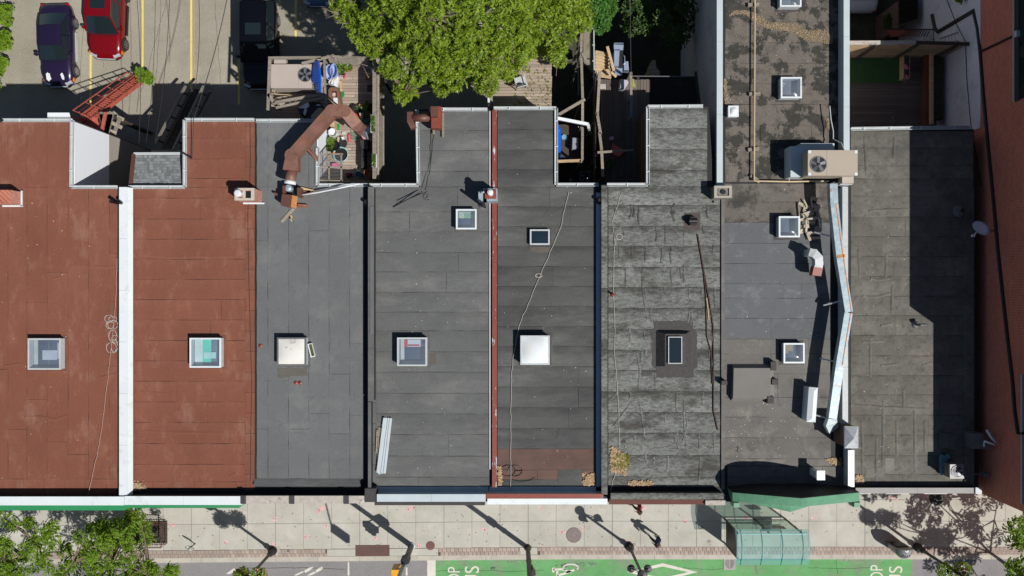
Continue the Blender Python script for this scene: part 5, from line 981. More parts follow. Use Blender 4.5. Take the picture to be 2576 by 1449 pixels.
lump('orange_trough', 'long terracotta-orange planter trough among the deck pots', 'planter', [(1900,1070),(2060,1060),(2065,1100),(1905,1108)], ZD, ZD+.25, mat('terracotta', S(212,130,84), .8)); potplant('potted_plant', 'seedlings in a small mint-green ring pot by the fence', K1, 2082, 1062, .1, .08, mat('mint_plastic', S(120,220,130), .5), n=20, h=.2, seed=6)
t = lump('square_planter', 'square planter with a mint-green rim full of leaves', 'planter', [(1985,1110),(2075,1110),(2078,1205),(1988,1205)], ZD, ZD+.3, mat('mint_rim', S(130,230,150), .5)); potplant('seedling_tray', 'tray of seedlings left of the mint-rimmed planter', K1, 1955, 1160, .13, .16, mat('pale_blue_plastic', S(170,195,215), .5), seed=7, h=.15)
potplant('leafy_clump', 'leaves growing out of the mint-rimmed planter', K1, 2031, 1158, .14, .15, m_darkmetal, seed=8, h=.32); tub('black_pot', 'large empty black pot by the fence', 'pot', K1, 2165, 1150, .2, .3, m_rubber, inner=m_yardground); tub('black_pot', 'black bucket in the shadow left of the seedling tray', 'pot', K1, 1845, 1160, .18, .35, m_rubber)
def longplanter(name, label, f, x0, y0, x1, y1, seed):
    t = thing(name, label, 'planter', P(*f((x0+x1)/2,(y0+y1)/2),6.8)); mb = MB(); a, b = P(*f(x0,y1),7.05), P(*f(x1,y0),7.05); c = (a+b)/2; w, d = b.x-a.x, b.y-a.y
    for sx, sy, cx, cy in ((w,.03,0,d/2),(w,.03,0,-d/2),(.03,d,w/2,0),(.03,d,-w/2,0)): mb.box((c.x+cx,c.y+cy,6.95),(sx,sy,.2))
    part('trough', mb, m_plastwhite, t); mb = MB(); mb.box((c.x,c.y,6.92),(w-.03,d-.03,.16)); part('soil', mb, m_yardground, t); mb = MB(); rr = random.Random(seed)
    for k in range(150): p = c+Vector((rr.uniform(-w/2,w/2)*.8, rr.uniform(-d/2,d/2)*.92, rr.uniform(-.04,.1))); s = rr.uniform(.025,.06); a_ = rr.uniform(0,6.3); q = Vector((math.cos(a_)*s,math.sin(a_)*s,.01)); w2 = Vector((-math.sin(a_)*s*.6,math.cos(a_)*s*.6,.02)); mb.add([p-q,p+w2,p+q,p-w2],[(0,1,2,3)])
    part('foliage', mb, m_leafD, t)
longplanter('window_box', 'long white window box of plants on the fence rail, nearer the parking lot', K1, 2150, 1290, 2240, 1640, 1); longplanter('window_box', 'long white window box of yellow-green plants on the fence rail, nearer the roofs', K2, 2180, 690, 2258, 945, 2)
t = thing('barbecue', 'black barbecue with white lid knob in the platform corner', 'barbecue', P(*K1(1050,1200),5.5)); mb = MB(); mb.box(P(*K1(1050,1270),6.1),(.7,.65,.5)); part('body', mb, m_black, t); mb = MB(); mb.box(P(*K1(1030,1125),6.1),(.55,.32,.35)); part('side_table', mb, m_darkmetal, t); mb = MB(); mb.lathe([(.14,0),(.15,.03),(.06,.04)], P(*K1(1100,1145),6.28), 16); part('plate', mb, m_plastwhite, t)
lump('draped_sheet', 'white sheet draped over a dark blue box on the platform', 'sheet', [(680,1150),(880,1030),(905,1110),(830,1180),(862,1190),(820,1305),(785,1270),(815,1160)], 6.3, 6.45, m_plastwhite); lump('navy_box', 'dark blue box under the white sheet', 'box', [(665,1160),(900,1140),(950,1180),(740,1300),(700,1260)], 5.5, 6.28, mat('navy_plastic', S(44,56,84), .5))
lump('glove_bag', 'crumpled pale bag beside the rusty duct', 'bag', [(1160,1160),(1240,1200),(1210,1215),(1170,1190)], 5.6, 6.0, m_debris)
tub('white_table', 'round white plastic stool on the deck below the rusty duct', 'stool', K2, 1382, 250, .22, .45, m_plastwhite, n=7); lump2('turf_scrap', 'green turf scrap next to the round white stool', 'mat', [(1455,70),(1525,90),(1515,205),(1450,190)], ZD, ZD+.02, mat('green_mat_b', S(34,138,54), .8))
lump2('folding_board', 'tan board leaning by the duct shadow', 'board', [(1300,110),(1405,10),(1430,150)], ZD, ZD+.5, m_woodnew); lump2('white_basket', 'small white basket on the deck boards', 'basket', [(1540,340),(1600,330),(1628,380),(1570,395)], ZD, ZD+.25, m_plastwhite); lump2('pale_tray', 'pale empty tray on the deck boards', 'tray', [(1560,230),(1640,225),(1645,275),(1562,280)], ZD, ZD+.08, m_whitedirty)
lump2('beige_bag', 'beige bottle-shaped bag by the black tyre', 'bag', [(1465,345),(1505,330),(1520,370),(1500,450),(1475,450)], ZD, ZD+.2, mat('beige_cloth', S(190,172,145), .9))
potplant('potted_plant', 'bushy yellow-green plant in a black pot beside the white siding', K2, 1355, 430, .17, .2, m_black, n=70, seed=11); potplant('potted_plant', 'second yellow-green plant in a black pot, lower by the white siding', K2, 1312, 555, .17, .18, m_black, n=60, seed=12)
t = thing('spare_wheel', 'black tyre lying on the deck boards', 'tyre', P(*K2(1570,470),ZD)); mb = MB(); c = P(*K2(1570,470),ZD+.1)
mb.lathe([(.14,-.06),(.2,-.09),(.25,0),(.2,.07),(.14,.05)], c, 20); part('tread', mb, m_rubber, t); mb = MB(); mb.lathe([(.14,-.02),(.14,-.01)], c, 20); part('hub', mb, m_darkmetal, t)
tub('wading_pool', 'round pale turquoise paddling pool with dark water on the deck', 'paddling pool', K2, 1540, 690, .36, .22, mat('pale_turquoise', S(160,215,225), .4), inner=m_black); lump2('yellow_toy', 'yellow toy by the paddling pool', 'toy', [(1390,640),(1415,640),(1410,675),(1385,675)], ZD, ZD+.3, mat('yellow_plastic', S(224,160,40), .5))
tub('dark_bin', 'dark grey bag-lined bin among the potted plants', 'bin', K2, 1420, 510, .24, .4, m_darkmetal, inner=m_black); lump2('pink_toy', 'pink toy bundle under the wooden trellis', 'toy', [(1360,880),(1420,860),(1480,880),(1480,930),(1420,950),(1365,930)], ZD, ZD+.25, mat('bright_pink', S(232,110,165), .6))
t = thing('lattice_rack', 'grey slatted rack laid like a roof over the inner corner of the deck', 'rack', P(*K2(1350,950),7.2))
for a, b in (((1115,690),(1590,685)),((1115,950),(1590,950)),((1115,1215),(1590,1225)),((1310,690),(1310,1215)),((1555,685),(1555,1240))): rail(t, 'beam', K2(*a), K2(*b), .07, .05, m_wood, 7.3)
for k in range(19): rail(t, 'slat', K2(1120,700+k*28), K2(1585,702+k*28), .018, .02, m_greymetal, 7.26)
lump2('red_crate', 'dark red crate in the shade near the blue bucket', 'crate', [(1635,1060),(1735,1050),(1745,1100),(1650,1150)], ZD, ZD+.3, mat('dark_red_plastic', S(120,32,44), .6)); tub('blue_bucket', 'round blue bucket in the shaded corner of the deck', 'bucket', K2, 1900, 1082, .15, .35, mat('steel_blue_plastic', S(70,130,165), .5), inner=mat('blue_inside', S(60,110,140), .5))
t = tub('copper_fire_bowl', 'round terracotta table top by the end of the fence', 'table', K2, 2098, 1068, .21, .7, mat('terracotta_b', S(184,120,92), .7), inner=mat('terracotta_c', S(190,126,98), .7))
lump2('tarpaulin_bench', 'long bench under a black tarpaulin beside the window boxes', 'bench', [(1925,375),(2095,380),(2105,590),(2020,580),(2030,960),(1950,960),(1960,560),(1945,520)], ZD, ZD+.6, mat('black_tarpaulin', S(52,52,54), .6, bump=.5, bscale=5)); lump2('floral_cushion', 'pink floral cushion at the end of the black tarpaulin', 'cushion', [(1950,310),(1975,280),(2060,285),(2075,330),(2050,385),(1980,370)], ZD+.6, ZD+.85, mat('floral_cloth', S(222,160,165), .9, stains=((S(130,50,60),9,.55,.6,.8),)))
lump2('white_bin', 'pale rounded bin beside the duct outlet', 'bin', [(2050,130),(2120,125),(2138,160),(2138,275),(2060,285),(2050,250)], ZD, ZD+.8, m_bluewhite); lump2('glass_hood', 'tilted greenish glass panel under the duct outlet', 'glass panel', [(1755,200),(1870,290),(1880,420),(1760,400)], ZD+.1, ZD+.16, m_clearglass)
lump2('toy_doll', 'small pink and navy toy lying on the deck boards', 'toy', [(1690,290),(1725,260),(1735,400),(1750,435),(1700,435)], ZD, ZD+.12, mat('toy_pink', S(220,100,120), .6)); lump('green_tarp', 'dark green crate between the pots and the window box', 'crate', [(1945,1375),(2080,1360),(2130,1400),(2130,1449),(1960,1449)], ZD, ZD+.4, mat('bottle_green', S(20,96,66), .6)); lump('red_can', 'red can beside the duct on the deck', 'can', [(1820,1240),(1870,1265),(1910,1340),(1880,1340),(1830,1275)], ZD, ZD+.3, mat('red_plastic', S(190,30,36), .5))
lump('folded_chair', 'folded grey garden chair among the deck pots', 'chair', [(1905,1245),(2000,1245),(1990,1300),(1975,1350),(1930,1340)], ZD, ZD+.5, m_debris)
# upper deck chair
def garden_chair(name, label, c, rz, m, z):
    t = thing(name, label, 'chair', (c.x,c.y,z), rz, local=True); mb = MB(); mb.box((0,0,.4),(.5,.48,.03)); part('seat', mb, m, t)
    mb = MB(); mb.bar((0,.24,.42),(0,.36,.95),.5,.03,up=(0,1,0)); part('backrest', mb, m, t)
    for x in (-.24,.24):
        mb = MB(); mb.bar((x,-.26,.62),(x,.3,.64),.04,.03); part('armrest', mb, m, t)
        for y in (-.24,.24): mb = MB(); mb.bar((x,y,0),(x,y*.9,.62),.035,.035); part('leg', mb, m, t)
    return t
garden_chair('garden_chair', 'pale folding garden chair alone on the leaf-strewn deck', P(1309,206,5.9), R(195), m_whitedirty, 5.5)
litter('fallen_leaves', 'pale leaves scattered over the deck under the big tree', [(1292,165),(1386,165),(1386,268),(1292,268)], 140, m_mossg, z=5.51, seed=20, h=.01)
t = thing('white_pole', 'white pole rising beside the rear corner of the dark grey roof', 'pole', P(1230,245,4)); mb = MB(); mb.bar(P(1229,226,6.8),P(1230,268,6.8),.1,.08); part('cross_bar', mb, m_plastwhite, t)
mb = MB(); mb.box((P(1230,250,6).x,P(1230,250,6).y,3),(.08,.08,6)); part('upright', mb, m_plastwhite, t)
# fences and rails of the middle yards
t = thing('rail_fence', 'pale timber rail fence along the narrow lane behind the dark grey roof', 'fence', P(1463,250,4))
pts = [Z(2,525,250),Z(2,522,400),Z(2,533,740),Z(2,532,940),Z(2,530,1200)]
for a, b in zip(pts[:-1], pts[1:]): rail(t, 'cap_rail', a, b, .12, .06, m_wood, 5.6)
for p in pts: mb = MB(); q = P(*p,5.5); mb.box((q.x,q.y,2.75),(.1,.1,5.5)); part('post', mb, m_wood, t)
for a, b in ((Z(2,345,870),Z(2,550,750)),(Z(2,345,1218),Z(2,520,1212)),(Z(2,515,1225),Z(2,535,1190)),(Z(2,530,400),Z(2,572,485))): rail(t, 'beam', a, b, .13, .08, m_wood if a != Z(2,345,1218) else m_woodnew, 5.65)
pts2 = [(Z(2,500,250)),(Z(2,500,500)),(Z(2,502,720))]
for a, b in zip(pts2[:-1],pts2[1:]): rail(t, 'lower_rail', a, b, .05, .05, m_greymetal, 5.3)
t = thing('rail_fence', 'crooked pale rail fence along the left side of the dark yard deck', 'fence', P(1510,300,4))
for a, b in ((Z(2,662,540),Z(2,645,850)),(Z(2,645,870),Z(2,668,1010)),(Z(2,660,1000),Z(2,676,1130)),(Z(2,676,1130),Z(2,686,1335))): rail(t, 'cap_rail', a, b, .13, .06, m_wood, 5.6)
rail(t, 'beam', Z(2,645,1151), Z(2,915,1132), .1, .07, m_wood, 5.66)
for x, y in ((662,545),(648,860),(670,1130),(686,1330)): mb = MB(); q = P(*Z(2,x,y),5.5); mb.box((q.x,q.y,2.75),(.1,.1,5.5)); part('post', mb, m_wood, t)
for y in range(9): mb = MB(); a, b = P(*Z(2,628-y,560+y*90),5.0), P(*Z(2,628-y,645+y*90),5.0); mb.bar(a, b, .03, 1.0); part('fence_board', mb, m_wooddark, t)
t = thing('rail_fence', 'pale rail with grey-blue lower half right of the dark yard deck', 'fence', P(1588,240,4)); rail(t, 'cap_rail', Z(2,897,548), Z(2,899,730), .12, .06, m_wood, 5.6); rail(t, 'cap_rail', Z(2,899,730), Z(2,899,880), .12, .06, mat('blue_grey_wood', S(110,122,134), .8), 5.6)
for y in (550, 730, 878): mb = MB(); q = P(*Z(2,898,y),5.5); mb.box((q.x,q.y,2.75),(.1,.1,5.5)); part('post', mb, m_wood, t)
rail(t, 'beam', Z(2,1385,540), Z(2,1415,790), .12, .08, m_wooddark, 5.4); rail(t, 'cap_rail', Z(2,905,575), Z(2,1330,578), .04, .04, m_greymetal, 5.3)
def slab(name, label, cat, rect, z, th, m): mb = MB(); a, b = P(rect[0],rect[3],z), P(rect[2],rect[1],z); mb.prism([(a.x,a.y),(b.x,a.y),(b.x,b.y),(a.x,b.y)], z-th, z); return single(name, mb, m, label, cat)
slab('low_flat_roof', 'low flat black roof behind the mottled grey roof', 'roof', (1592,192,1755,295), 3.6, 3.6, mat('black_roofing', S(44,45,48), .8, stains=((S(84,82,76),2,.6,.75,.5),)))
mb = MB(); mb.prism([P(*Z(2,x,y),0).xy for x, y in ((525,-300),(612,-300),(612,570),(535,480))], -.03, .35); lane = single('concrete_wall', mb, mat('lane_concrete', S(140,132,116), .95, var=.15, stains=((S(80,84,50),2,.55,.7,.6),)), 'low broad mossy concrete strip between the yards beside the big tree', 'wall')
t = thing('white_conduit', 'thin white drainpipe with clips along the lane between the yards', 'pipe', P(1493,100,3)); mb = MB(); mb.tube([P(*Z(2,618,-100),5.3),P(*Z(2,617,300),5.3),P(*Z(2,620,600),5.3)], .035, 6); part('pipe', mb, m_whitedirty, t)
for y in (95,215,340,460,578): mb = MB(); mb.bar(P(*Z(2,606,y),5.3),P(*Z(2,625,y),5.3),.05,.03); part('clip', mb, m_whitedirty, t)
mb = MB(); mb.bar(P(*Z(2,620,600),5.0),P(*Z(2,622,1449),5.0),.03,1.0); part('backboard', mb, m_wooddark, t)
t = thing('downspout', 'white downspout crossing from the dark grey roof over the yard rail', 'pipe', PZ(2,460,910,6.5)); mb = MB(); mb.bar(PZ(2,340,893,6.6),PZ(2,572,938,6.3),.14,.12); part('upper_length', mb, m_white, t); mb = MB(); mb.bar(PZ(2,572,932,6.3),PZ(2,577,962,6.1),.13,.12); mb.bar(PZ(2,578,962,6.1),PZ(2,608,1045,1),.1,.1); part('lower_length', mb, m_whitedirty, t)
lump('blue_tarpaulin', 'bright blue tarpaulin hanging beside the dark grey roof', 'tarpaulin', [(345,930),(372,975),(368,1195),(350,1165),(344,1160)], 3.0, 4.6, m_bluepool, f=lambda x,y: Z(2,x,y)); lump('storage_tote', 'grey lidded storage tote on the small shaded platform', 'tote', [(455,1035),(503,1037),(503,1125),(452,1125)], 3.8, 4.3, mat('grey_plastic', S(150,152,166), .5), f=lambda x,y: Z(2,x,y))
slab('yard_platform', 'small dark platform enclosed by rails beside the dark grey roof', 'platform', Z(2,345,940)+Z(2,505,1200), 3.8, .15, m_wooddark); tub('blue_dish', 'round pale blue dish in the dark yard corner', 'dish', lambda x,y: Z(2,x,y), 395, 1035, .14, .12, mat('pale_blue_dish', S(130,170,190), .4), z=3.8)
vent_stub(dk, 1, 1, .01, .01, m_black) if False else None
mb = MB(); mb.tube([PZ(2,443,1358,3),PZ(2,436,1449,3)], .05, 6); mb.lathe([(.09,0),(.09,.06)], PZ(2,443,1358,3), 12); single('vent_stack', mb, m_greymetal, 'grey capped pipe in the dark notch beside the yard condenser', 'pipe')
# yard with barbecue and steps
t = thing('barbecue_grill', 'stainless barbecue grill with side shelves in the dark yard', 'barbecue', PZ(2,805,450,3.6)); m_bbq = mat('brushed_steel', S(165,180,205), .4, .3)
for nm, pts, z0, z1, m in (('lid',((772,380),(812,380),(805,498),(770,498)),4.2,4.9,m_bbq),('firebox',((770,385),(838,378),(842,505),(770,500)),4.2,4.8,m_darkmetal),('shelf',((768,335),(842,338),(838,385),(770,380)),4.5,4.55,m_bbq),('shelf',((765,500),(835,505),(832,568),(765,565)),4.5,4.55,m_bbq),('cart',((775,390),(835,390),(835,500),(775,500)),3.6,4.2,m_black)):
    mb = MB(); mb.prism([PZ(2,x,y,z1).xy for x, y in pts], z0, z1); part(nm, mb, m, t)
mb = MB(); mb.tube([PZ(2,842,420,4.9),PZ(2,850,425,4.9),PZ(2,850,480,4.9),PZ(2,842,485,4.9)], .02, 5); mb.tube([PZ(2,770,332,4.6),PZ(2,772,326,4.6),PZ(2,836,326,4.6),PZ(2,840,332,4.6)], .02, 5); part('handle', mb, m_bbq, t)
lump('metal_sheet', 'tilted grey-blue panel on the ground right of the stainless barbecue', 'panel', [(845,460),(878,458),(885,538),(842,535)], 3.6, 3.9, m_bbq, f=lambda x,y: Z(2,x,y)); lump('plastic_chair', 'white plastic chair at the top of the yard steps', 'chair', [(820,595),(870,600),(882,620),(850,675),(812,668)], 4.5, 5.1, mat('white_resin', S(190,190,200), .5), f=lambda x,y: Z(2,x,y))
t = thing('yard_steps', 'timber steps with slatted treads catching the sun beside the barbecue', 'steps', PZ(2,690,450,2)) 
for k in range(8): mb = MB(); mb.bar(PZ(2,628,395+k*24,5.2-.1*k), PZ(2,722+k*4,413+k*24,5.2-.1*k), .19, .04); part('tread', mb, m_woodnew, t)
mb = MB(); mb.bar(PZ(2,718,350,5.5),PZ(2,768,535,5.2),.13,.1); part('handrail', mb, m_woodnew, t); mb = MB(); mb.bar(PZ(2,745,545,5.2),PZ(2,785,580,5.1),.12,.1); part('post_cap', mb, m_woodnew, t)
lump('rust_stump', 'dark timber stump table beyond the low black roof', 'table', [(1030,515),(1060,505),(1060,450),(1085,450),(1090,505),(1120,540),(1115,570),(1030,570)], 2.5, 3.9, m_wooddeck, f=lambda x,y: Z(2,x,y)); lump('play_mat', 'red-pink folding lounger on the dark yard deck', 'lounger', [(760,1080),(860,1140),(808,1188),(748,1150)], 4.5, 4.75, mat('coral_cloth', S(222,120,112), .8), f=lambda x,y: Z(2,x,y)); lump('pink_box', 'small pink box on the dark yard deck', 'box', [(738,1030),(770,1028),(768,1055),(738,1058)], 4.5, 4.8, mat('pink_card', S(226,170,205), .7), f=lambda x,y: Z(2,x,y))
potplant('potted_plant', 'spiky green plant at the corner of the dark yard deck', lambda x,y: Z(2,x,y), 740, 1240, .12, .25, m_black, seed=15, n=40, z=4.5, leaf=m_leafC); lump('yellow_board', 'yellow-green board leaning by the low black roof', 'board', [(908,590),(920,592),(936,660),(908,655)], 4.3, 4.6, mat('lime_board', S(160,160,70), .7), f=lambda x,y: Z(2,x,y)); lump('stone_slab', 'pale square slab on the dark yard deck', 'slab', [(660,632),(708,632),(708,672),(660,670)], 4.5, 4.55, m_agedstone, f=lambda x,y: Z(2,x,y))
# right-hand yard
t = thing('patio_fence', 'tall honey-coloured board fence with a pale cap across the right-hand yard', 'fence', (16, 11.5, 0)); yf = 11.42
for i in range(12): mb = MB(); mb.bar((15.1,yf+.0,4.3+i*.17),(21.3,yf+.0,4.3+i*.17),.04,.155); part('plank', mb, m_woodnew, t)
mb = MB(); mb.bar((14.9,yf,6.36),(18.8,yf+.02,6.36),.18,.05); part('cap_board', mb, m_agedstone, t); mb = MB(); mb.bar((18.8,yf+.02,6.36),(21.3,yf-.05,6.36),.16,.05); part('cap_board', mb, m_wooddark, t)
for x in (15.2,17.0,18.9,20.8): mb = MB(); mb.box((x,yf-.08,5.2),(.1,.1,2.3)); part('post', mb, m_wooddark, t)
mb = MB(); a, b = P(*Z(3,615,625),4.2), P(*Z(3,1000,430),4.2); mb.prism([(a.x,a.y),(b.x,a.y),(b.x,b.y+.2),(a.x,b.y+.2)], 4.19, 4.215); single('turf_mat', mb, m_turf, 'sheet of green artificial turf on the shaded deck', 'turf')
t = thing('flower_box', 'wooden flower box with pink blooms at the edge of the turf', 'planter', PZ(3,1045,500,4.2)); mb = MB(); a, b = PZ(3,1022,592,4.6), PZ(3,1072,412,4.6); mb.box(((a.x+b.x)/2,(a.y+b.y)/2,4.4),(b.x-a.x,b.y-a.y,.4)); part('box', mb, m_woodnew, t); mb = MB(); mb.box(((a.x+b.x)/2,(a.y+b.y)/2,4.605),(b.x-a.x-.08,b.y-a.y-.08,.01)); part('soil', mb, m_yardground, t)
mb = MB()
for x, y in ((1035,495),(1045,505),(1040,518),(1050,515),(1040,575),(1048,580),(1030,508)): mb.lathe([(.01,0),(.07,.04),(.03,.06)], PZ(3,x,y,4.65), 7)
part('blossom', mb, mat('pink_petals', S(226,120,135), .7), t)
t = thing('bench_planter', 'long brown bench with a raised dark planting bed along the painted wall', 'planter', PZ(3,1240,650,4.2)); mb = MB(); a, b = PZ(3,1190,955,4.65), PZ(3,1228,405,4.65); mb.box(((a.x+b.x)/2,(a.y+b.y)/2,4.43),(b.x-a.x,b.y-a.y,.43)); part('bench', mb, mat('red_brown_stain', S(112,70,50), .8), t)
mb = MB(); a, b = PZ(3,1229,935,4.8), PZ(3,1250,405,4.8); mb.box(((a.x+b.x)/2,(a.y+b.y)/2,4.5),(b.x-a.x,b.y-a.y,.6)); part('edging', mb, m_woodnew, t); mb = MB(); a, b = PZ(3,1252,900,4.5), PZ(3,1322,430,4.5); mb.box(((a.x+b.x)/2,(a.y+b.y)/2,4.35),(b.x-a.x,b.y-a.y,.3)); part('soil', mb, m_yardground, t)
lump('hand_tool', 'small grey hand tool lying on the shaded deck boards', 'tool', [(935,875),(950,878),(958,905),(955,930),(945,928),(944,900),(932,888)], 4.2, 4.26, m_greymetal, f=lambda x,y: Z(3,x,y))
t = thing('metal_stair', 'red metal stair landing with black railings beyond the patio fence', 'stairs', PZ(3,1080,250,2)); mb = MB(); mb.prism([PZ(3,x,y,3).xy for x, y in ((888,222),(1040,222),(1020,272),(930,278))], 2.9, 3.0); part('landing', mb, m_redmetal, t)
for k in range(10): mb = MB(); mb.bar(PZ(3,1060+k*18,222,3.6), PZ(3,1000+k*22,275,3), .04, .04); part('tread', mb, m_redmetal if k < 6 else m_darkmetal, t)
mb = MB(); mb.tube([PZ(3,888,220,4),PZ(3,1250,222,4),PZ(3,1252,325,4.2)], .03, 5); 
for k in range(7): mb.bar(PZ(3,1170,255+k*12,3.6),PZ(3,1250,225+k*14,4),.02,.02)
part('railing', mb, m_black, t)
t = thing('ladder', 'metal ladder leaning against the painted wall by the patio fence', 'ladder', PZ(3,1370,285,4))
for a, b in (((1300,292),(1435,245)),((1310,325),(1436,312))): mb = MB(); mb.bar(PZ(3,*a,5.6),PZ(3,*b,6.6),.06,.06); part('stile', mb, m_greymetal, t)
for k in range(5): mb = MB(); mb.bar(PZ(3,1312+k*25,290-k*8,5.7+k*.2),PZ(3,1312+k*25,322-k*2,5.7+k*.2),.035,.035); part('rung', mb, m_whitedirty, t)
t = thing('plank_shed', 'dark plank-roofed shed beyond the red stair landing', 'shed', PZ(3,1060,100,0))
for k in range(12): mb = MB(); a, b = PZ(3,985,5+k*17,2.6), PZ(3,1130,-48+k*17,2.6); mb.bar(a, b, .19, .05, up=(0,0,1)); part('roof_plank', mb, m_wooddark, t)
mb = MB(); mb.prism([PZ(3,x,y,2.5).xy for x,y in ((990,0),(1125,-60),(1125,140),(990,205))], 0, 2.5); part('wall', mb, m_sidebrick, t)
mb = MB(); mb.bar(PZ(3,970,105,1.6),PZ(3,978,205,1.6),.13,.1); single('white_post', mb, m_whitedirty, 'white post standing in the dark planting left of the shed', 'post')
mb = MB(); mb.prism([P(*Z(3,x,y),0).xy for x,y in ((1090,230),(1240,110),(1435,-10),(1400,-10),(1200,105),(1060,200))], -.03, .03); setting('brick_path', mb, m_paver)
# fire escape -------------------------------------------------------------
t = thing('fire_escape', 'salmon-red steel fire escape stair climbing from the parking lot', 'fire escape', P(300,250,0))
a0, a1 = PZ(0,1095,600,.2), PZ(0,700,900,4.3); b0, b1 = PZ(0,1030,585,.2), PZ(0,640,870,4.3); n = 24
for a, b in ((a0,a1),(b0,b1)): mb = MB(); mb.bar(a, b, .07, .22); part('stringer', mb, m_stairred, t)
for i in range(n):
    k = (i+.5)/n; mb = MB(); p, q = a0.lerp(a1,k), b0.lerp(b1,k); d = Vector((a1.x-a0.x,a1.y-a0.y,0)).normalized()*.075
    for s in (-1,0,1): mb.bar(p+d*s, q+d*s, .045, .03)
    part('tread', mb, m_stairred, t)
for o, h in ((b0,1.0),(b0,.55),(a0,1.0),(a0,.55)):
    e = b1 if o is b0 else a1; mb = MB(); mb.bar(o+Vector((0,0,h)), e+Vector((0,0,h)), .04, .04); part('handrail', mb, m_stairred, t)
for i in range(6):
    for o, e in ((a0,a1),(b0,b1)): p = o.lerp(e,i/5); mb = MB(); mb.bar(p, p+Vector((0,0,1)), .035, .035); part('baluster', mb, m_stairred, t)
for k in range(8): mb = MB(); mb.bar(PZ(0,600+k*20,880+k*6,4.5-.05*k),PZ(0,650+k*13,985,4.0),.07,.07); part('landing_bar', mb, m_stairred, t)
for k in range(10): mb = MB(); mb.bar(PZ(0,605+k*3,895+k*9,4.25),PZ(0,735+k*1.5,890+k*9.5,4.25),.05,.04); part('landing_bar', mb, m_stairred, t)
mb = MB(); mb.bar(PZ(0,797,850,4.3),PZ(0,770,985,4.6),.14,.1); part('support_beam', mb, m_stairred, t)
mb = MB(); mb.bar(PZ(0,530,860,5.3),PZ(0,620,915,4.9),.05,.05); mb.bar(PZ(0,540,880,4.9),PZ(0,615,925,4.7),.05,.05); part('handrail', mb, m_stairred, t)
t = thing('timber_landing', 'grey weathered timber landing beside the red fire escape', 'landing', PZ(0,810,950,4))
for k in range(11): mb = MB(); mb.bar(PZ(0,752+k*2.2,868+k*17,4.2),PZ(0,855-k*4,868+k*17,4.2),.30,.05); part('board', mb, m_wood, t)
for k in range(4): mb = MB(); mb.bar(PZ(0,830-k*3,985+k*18,3.6),PZ(0,880-k*3,1000+k*16,3.4),.13,.04); part('louvre_slat', mb, m_wood, t)
for a, b in (((840,925),(922,965)),((905,890),(870,985)),((880,880),(935,905))): mb = MB(); mb.bar(PZ(0,*a,3.7),PZ(0,*b,3.5),.18,.05); part('loose_board', mb, m_wood, t)
for x, y in ((800,870),(850,880),(800,1040)): mb = MB(); q = PZ(0,x,y,4); mb.box((q.x,q.y,2),(.12,.12,4)); part('post', mb, m_wooddark, t)
mb = MB(); nn = 9
for i in range(nn+1):
    a = i/nn*math.pi/2; y = 850+38*math.sin(a); z = 7.75-.25*(1-math.cos(a)); mb.v += [tuple(PZ(0,358,y,z)), tuple(PZ(0,520+10*math.sin(a),y,z))]
for i in range(nn): mb.f.append((2*i,2*i+1,2*i+3,2*i+2))
mb.v += [tuple(Vector(v)-Vector((0,0,.03))) for v in mb.v[:]]; k = 2*(nn+1); mb.f += [tuple(k+q for q in reversed(f)) for f in mb.f[:]]; mb.f += [(0,1,k+1,k),(k-2,k-1,2*k-1,2*k-2)][::1]
t = single('door_awning', mb, m_white, 'small curved white awning behind the leftmost brown roof', 'awning', smooth=False)
t = thing('timber_stair', 'dark timber stair with long handrails in the shade behind the brown roof', 'stairs', PZ(0,1350,900,0))
for a, b, m, w in (((1400,650),(1175,1080),m_wood,.12),((1450,680),(1235,1110),m_wooddark,.1),((1535,650),(1305,1130),m_wood,.11),((1585,690),(1365,1120),m_wooddark,.1)): mb = MB(); mb.bar(PZ(0,*a,2.0),PZ(0,*b,4.6),w,.08); part('handrail', mb, m, t)
for k in range(20): mb = MB(); mb.bar(PZ(0,1430-k*11,690+k*22,.6+k*.16),PZ(0,1520-k*11,690+k*22,.6+k*.16),.24,.04); part('tread', mb, m_wooddark, t)
for k in range(5): mb = MB(); mb.bar(PZ(0,1380-k*48,700+k*90,2.2+k*.5),PZ(0,1430-k*48,720+k*90,2.0+k*.5),.1,.1); mb.bar(PZ(0,1510-k*48,700+k*90,2.2+k*.5),PZ(0,1570-k*48,725+k*90,2.0+k*.5),.1,.1); part('post', mb, m_wooddark, t)
mb = MB(); mb.bar(PZ(0,1145,1145,4.6),PZ(0,1380,1150,4.6),.14,.08); part('landing_edge', mb, m_wood, t)
# ---------------------------------------------------------------- overhead wires
def wire(name, label, a, b, r=.012, sag=.3):
    a, b = Vector(a), Vector(b); pts = [a.lerp(b,i/14)-Vector((0,0,sag*4*(i/14)*(1-i/14))) for i in range(15)]; mb = MB(); mb.tube(pts, r, 5); return single(name, mb, m_black, label, 'wire', 'wires over the parking lot')
wire('overhead_wire', 'overhead wire slanting from the top edge down to the rear corner of the brown roof', P(582,-60,9), PZ(0,1458,905,8.0), .018); wire('service_drop', 'short taut wire running from the roof edge to a hook on the second brown roof', PZ(0,1460,905,8.0), PZ(0,1448,1195,7.7), .018, .02)
wire('overhead_wire', 'leftmost thin wire running down across the parking bays', P(340,-60,8.5), PZ(0,1047,1110,5.5), .012); wire('overhead_wire', 'thin wire over the parking lot crossing the second yellow line', P(390,-60,8.5), PZ(0,1100,1100,5.5), .010); wire('overhead_wire', 'thin wire over the parking lot between the second and third yellow lines', P(428,-60,8.5), PZ(0,1172,1060,5.5), .012)
wire('overhead_wire', 'thin wire passing just right of the third yellow line', P(497,-60,8.5), P(492,215,6), .012); wire('yard_wire', 'thin wire hanging over the dark middle yard', P(1585,-60,7), P(1588,190,6), .015, .1)
